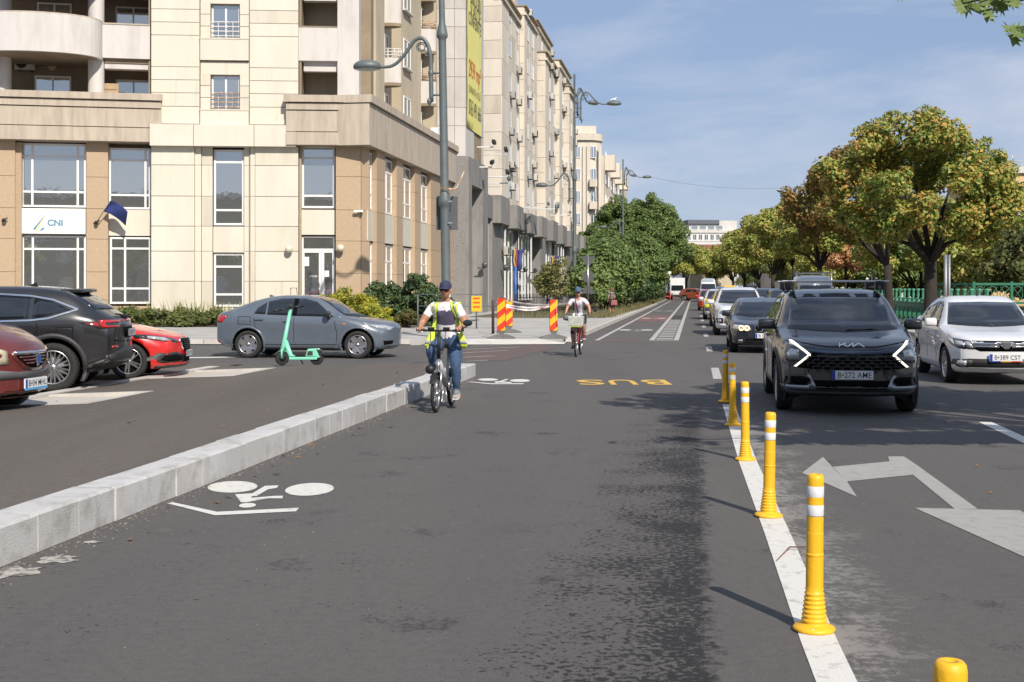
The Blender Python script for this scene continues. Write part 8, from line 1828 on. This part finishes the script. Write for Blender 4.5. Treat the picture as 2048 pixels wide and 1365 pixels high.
# ladder by the door
p = at(590, 600, 53.6); s_ = thing('step_ladder', 'small folding ladder leaning open beside the entrance', 'ladder', (p.x, 53.2, .2), R(4)); q = MB()
for x in (-.24, .24):
    q.tube([(x, 0, 0), (x * .5, .16, 1.45)], .022, 6); q.tube([(x, .5, 0), (x * .5, .2, 1.45)], .018, 6)
for k in range(1, 5): t = k / 5; q.tube([(-.24 * (1 - .5 * t), .16 * t, 1.45 * t), (.24 * (1 - .5 * t), .16 * t, 1.45 * t)], .018, 6)
q.box((0, .18, 1.46), (.28, .2, .03)); q.build('frame', mat('worn wood', (.33, .25, .16), .8, var=.3), s_)
# blue pole and red barriers far off
p = at(1031, 590, 84); q = MB(); q.tube([(0, 0, 0), (0, 0, 3.0)], .09, 10); tag(q.build('blue_pole', mat('blue pole paint', (.03, .12, .42), .5, var=.1), None, (p.x, p.y, .1)), 'blue pole before the granite arcade', 'pole')
for i, (px, Y) in enumerate(((1331, 186), (1338, 192))):
    p = at(px, 590, Y); q = MB(); q.box((0, 0, .75), (1.3, .2, .5)); q.box((0, 0, .25), (1.3, .2, .3)); q.box((-.5, 0, .1), (.15, .7, .2)); q.box((.5, 0, .1), (.15, .7, .2)); tag(q.build('road_barrier', M_cr, None, (p.x, p.y, 0), R(20 * i)), ['nearer red work barrier beside the thicket', 'farther red work barrier nearest the truck'][i], 'barrier', 'red road work barriers')
p = at(1329, 560, 190); s_ = thing('bus_stop_sign', 'small white sign board on a pole at the far end of the thicket', 'sign', (p.x, p.y, 0), SANG); MB().tube([(0, 0, 0), (0, 0, 4.2)], .06, 8).build('pole', M_grey, s_); MB().bx(-.1, 1.0, -.04, .04, 2.9, 4.2).build('board', M_white, s_)
# ---- green cast iron railing and bridge ----------------------------------------------------
M_ci = mat('green cast iron', (.022, .155, .085), .5, var=.25, vscale=4, coat=.2); M_ci2 = mat('pale green cast iron', (.07, .27, .165), .5, var=.2, vscale=4)
rail = thing('river_railing', 'green cast iron river railing with curved posts and barred panels', 'railing', st(10.3, 44, .12), SANG)
pm_ = MB(); pts = [(0, -.05, 0), (0, .02, .3), (0, .0, .6), (0, -.16, .84), (0, -.18, .95)]; pm_.tube(pts, [.10, .085, .085, .09, .07], 8); pm_.ball((0, -.16, 1.0), (.11, .11, .1), 10, 6); pm_.box((0, -.02, .05), (.26, .34, .1)); post = pm_.mesh('railing_post', [M_ci])
bal = MB().lathe([(.10, .92), (.11, .98), (.06, 1.02), (.045, 1.12), (.07, 1.22), (.055, 1.40), (.09, 1.44), (.10, 1.50), (0, 1.52)], 10).mesh('baluster', [M_ci2])
pa = MB(); 
for z, y in ((.14, 0), (.46, .01), (.56, .01), (.86, -.14)): pa.box((0, y, z), (.05, .05, .06)) if False else pa.bx(-.04, .04, y - .03, y + .03, z - .03, z + .03)
N_ = 46; pitch = 1.25
bar = MB().bx(-.013, .013, -.013, .013, .16, .86).mesh('bar', [M_ci])
for i in range(N_):
    y = i * pitch; link('railing_post', post, rail, (0, y, 0), (0, 0, R(90))); link('baluster', bal, rail, (0, y, 0))
    q = MB()
    for z, x in ((.14, 0), (.50, .0), (.60, .0), (.86, .0)): q.bx(x - .03, x + .03, y + .09, y + pitch - .09, z - .03, z + .03)
    q.bx(-.02, .02, y + .09, y + pitch - .09, .64, .82); q.build('railing_panel', M_ci, rail)
    if i < 22:
        for k in range(7): link('bar', bar, rail, (0, y + .2 + k * (pitch - .4) / 6, 0))
    q = MB(); q.bx(-.05, .05, y - .0, y + pitch, 1.42, 1.47) if False else q.bx(-.03, .03, y + .12, y + pitch - .12, 1.02, 1.07); q.build('railing_bar', M_ci2, rail)
br = thing('footbridge_railing', 'dark green lattice bridge parapet behind the white sedan', 'railing', at(1872, 600, 51).xy.to_3d() + V((0, 0, .3)), R(-4))
Lb = 12; 
for z in (.75, 1.52): MB().bx(0, Lb, -.05, .05, z - .05, z + .05).build('rail', M_ci, br)
for i in range(9):
    x = i * 1.5; MB().bx(x - .05, x + .05, -.06, .06, 0, 1.62).build('upright', M_ci, br)
    if i < 8:
        for k in range(3):
            q = MB(); cx = x + .25 + k * .5; q.tube([(cx + .2 * math.cos(a), 0, 1.13 + .30 * math.sin(a)) for a in [2 * math.pi * j / 14 for j in range(15)]], .018, 5); q.tube([(cx - .2, 0, .85), (cx + .2, 0, 1.42)], .014, 5); q.tube([(cx + .2, 0, .85), (cx - .2, 0, 1.42)], .014, 5); q.build('lattice_ring', M_ci, br)
MB().bx(5.2, 7.6, -.09, -.06, 1.16, 1.58).build('sign_panel', M_ci, br); MB().bx(-.2, Lb, -.3, 3.5, -.3, .0).build('deck', M_conc, br)
for i, (px, py, Y, lb) in enumerate(((1893, 517, 46, 'grey steel pole right of the largest plane tree'), (1745, 513, 88, 'thin grey post with a short bracket left of the forked tree'), (1664, 545, 105, 'thin grey post behind the van'))):
    p = at(px, py, Y); s_ = thing('steel_pole', lb, 'pole', (p.x, Y, .12), 0); MB().tube([(-.035, 0, 0), (-.035, 0, p.z)], .07 if not i else .055, 8).build('pole', M_alloy if i else mat('galvanised steel', (.26, .265, .27), .5, .6, var=.15), s_)
    if not i: MB().tube([(.1, 0, 0), (.1, 0, p.z)], .05, 8).build('conduit', MATS['galvanised steel'], s_)
    if i == 1: MB().tube([(0, 0, p.z - .9), (.15, 0, p.z - .35), (.5, 0, p.z - .3), (.52, 0, p.z - .5)], .04, 6).build('bracket', M_alloy, s_)
# ---- mint green rental scooter ------------------------------------------------------------
M_mint = mat('mint green paint', (.20, .60, .42), .35, var=.08, coat=.4)
p = at(600, 722, 24.6); sc = thing('electric_scooter', 'mint green rental scooter standing on the platform before the grey sedan', 'scooter', (p.x, 24.6, pz(p.x - SL * 24.6) + .004), R(4)); sc.scale = (1.06, 1.06, 1.06)
wx = -.33
for x in (wx, .31): 
    q = MB(); q.lathe([(.06, -.035), (.105, -.04), (.125, -.022), (.125, .022), (.105, .04), (.06, .035)], 24, axis='y'); w_ = q.build('wheel', M_tyre, sc, (x, 0, .125), (0, 0, R(18 if x < 0 else 0))); MB().lathe([(0, -.03), (.065, -.036), (.065, .036), (0, .03)], 16, axis='y').build('hub', M_black, w_)
q = MB(); q.tube([(wx, 0, .27), (wx + .03, 0, .36), (wx + .16, 0, 1.06)], [.045, .04, .03], 12); q.build('stem', M_mint, sc)
q = MB(); q.tube([(wx, -.06, .125), (wx, -.06, .27), (wx + .02, 0, .33)], .02, 8); q.tube([(wx, .06, .125), (wx, .06, .27), (wx + .02, 0, .33)], .02, 8); q.lathe([(.145, -.045), (.15, 0), (.145, .045)], 12, (wx, 0, .125), axis='y', a0=R(35), a1=R(165)); q.build('fork', M_mint, sc)
q = MB(); q.tube([(wx + .06, 0, .45), (wx + .15, 0, .18), (wx + .22, 0, .13)], [.045, .05, .05], 10); q.build('neck', M_mint, sc)
q = MB(); q.box((.06, 0, .125), (.52, .15, .055)); q.build('deck', M_mint, sc, bevel=.02); q = MB(); q.box((.06, 0, .157), (.48, .13, .008)); q.build('deck_mat', M_black, sc)
q = MB(); q.prism([(.10, .15), (.14, .30), (.36, .31), (.42, .20), (.36, .13)], -.06, .06, axis='y'); q.build('battery_box', M_mint, sc, bevel=.02, fix=True); q = MB(); q.prism([(.30, .30), (.40, .29), (.46, .20), (.36, .16)], -.065, .065, axis='y'); q.build('rear_fender', M_black, sc, bevel=.015, fix=True); MB().prism([(.13, .18), (.15, .26), (.24, .26), (.24, .18)], -.066, .066, axis='y').build('number_panel', M_clad, sc, fix=True)
q = MB(); q.tube([(wx + .02, -.24, 1.03), (wx + .15, -.05, 1.06), (wx + .15, .05, 1.06), (wx + .24, .24, 1.08)], .016, 8); hb_ = q.build('handlebar', M_black, sc); MB().box((wx + .15, 0, 1.08), (.08, .09, .08)).build('display', M_black, sc, bevel=.015)
for a, b in (((wx - .12, -.32, 1.01), (wx + .04, -.2, 1.035)), ((wx + .22, .2, 1.075), (wx + .36, .34, 1.09))): MB().tube([a, b], .020, 8).build('grip', M_black, hb_)
MB().tube([(.0, .06, .11), (.04, .16, .01)], .012, 6).build('kick_stand', M_black, sc)
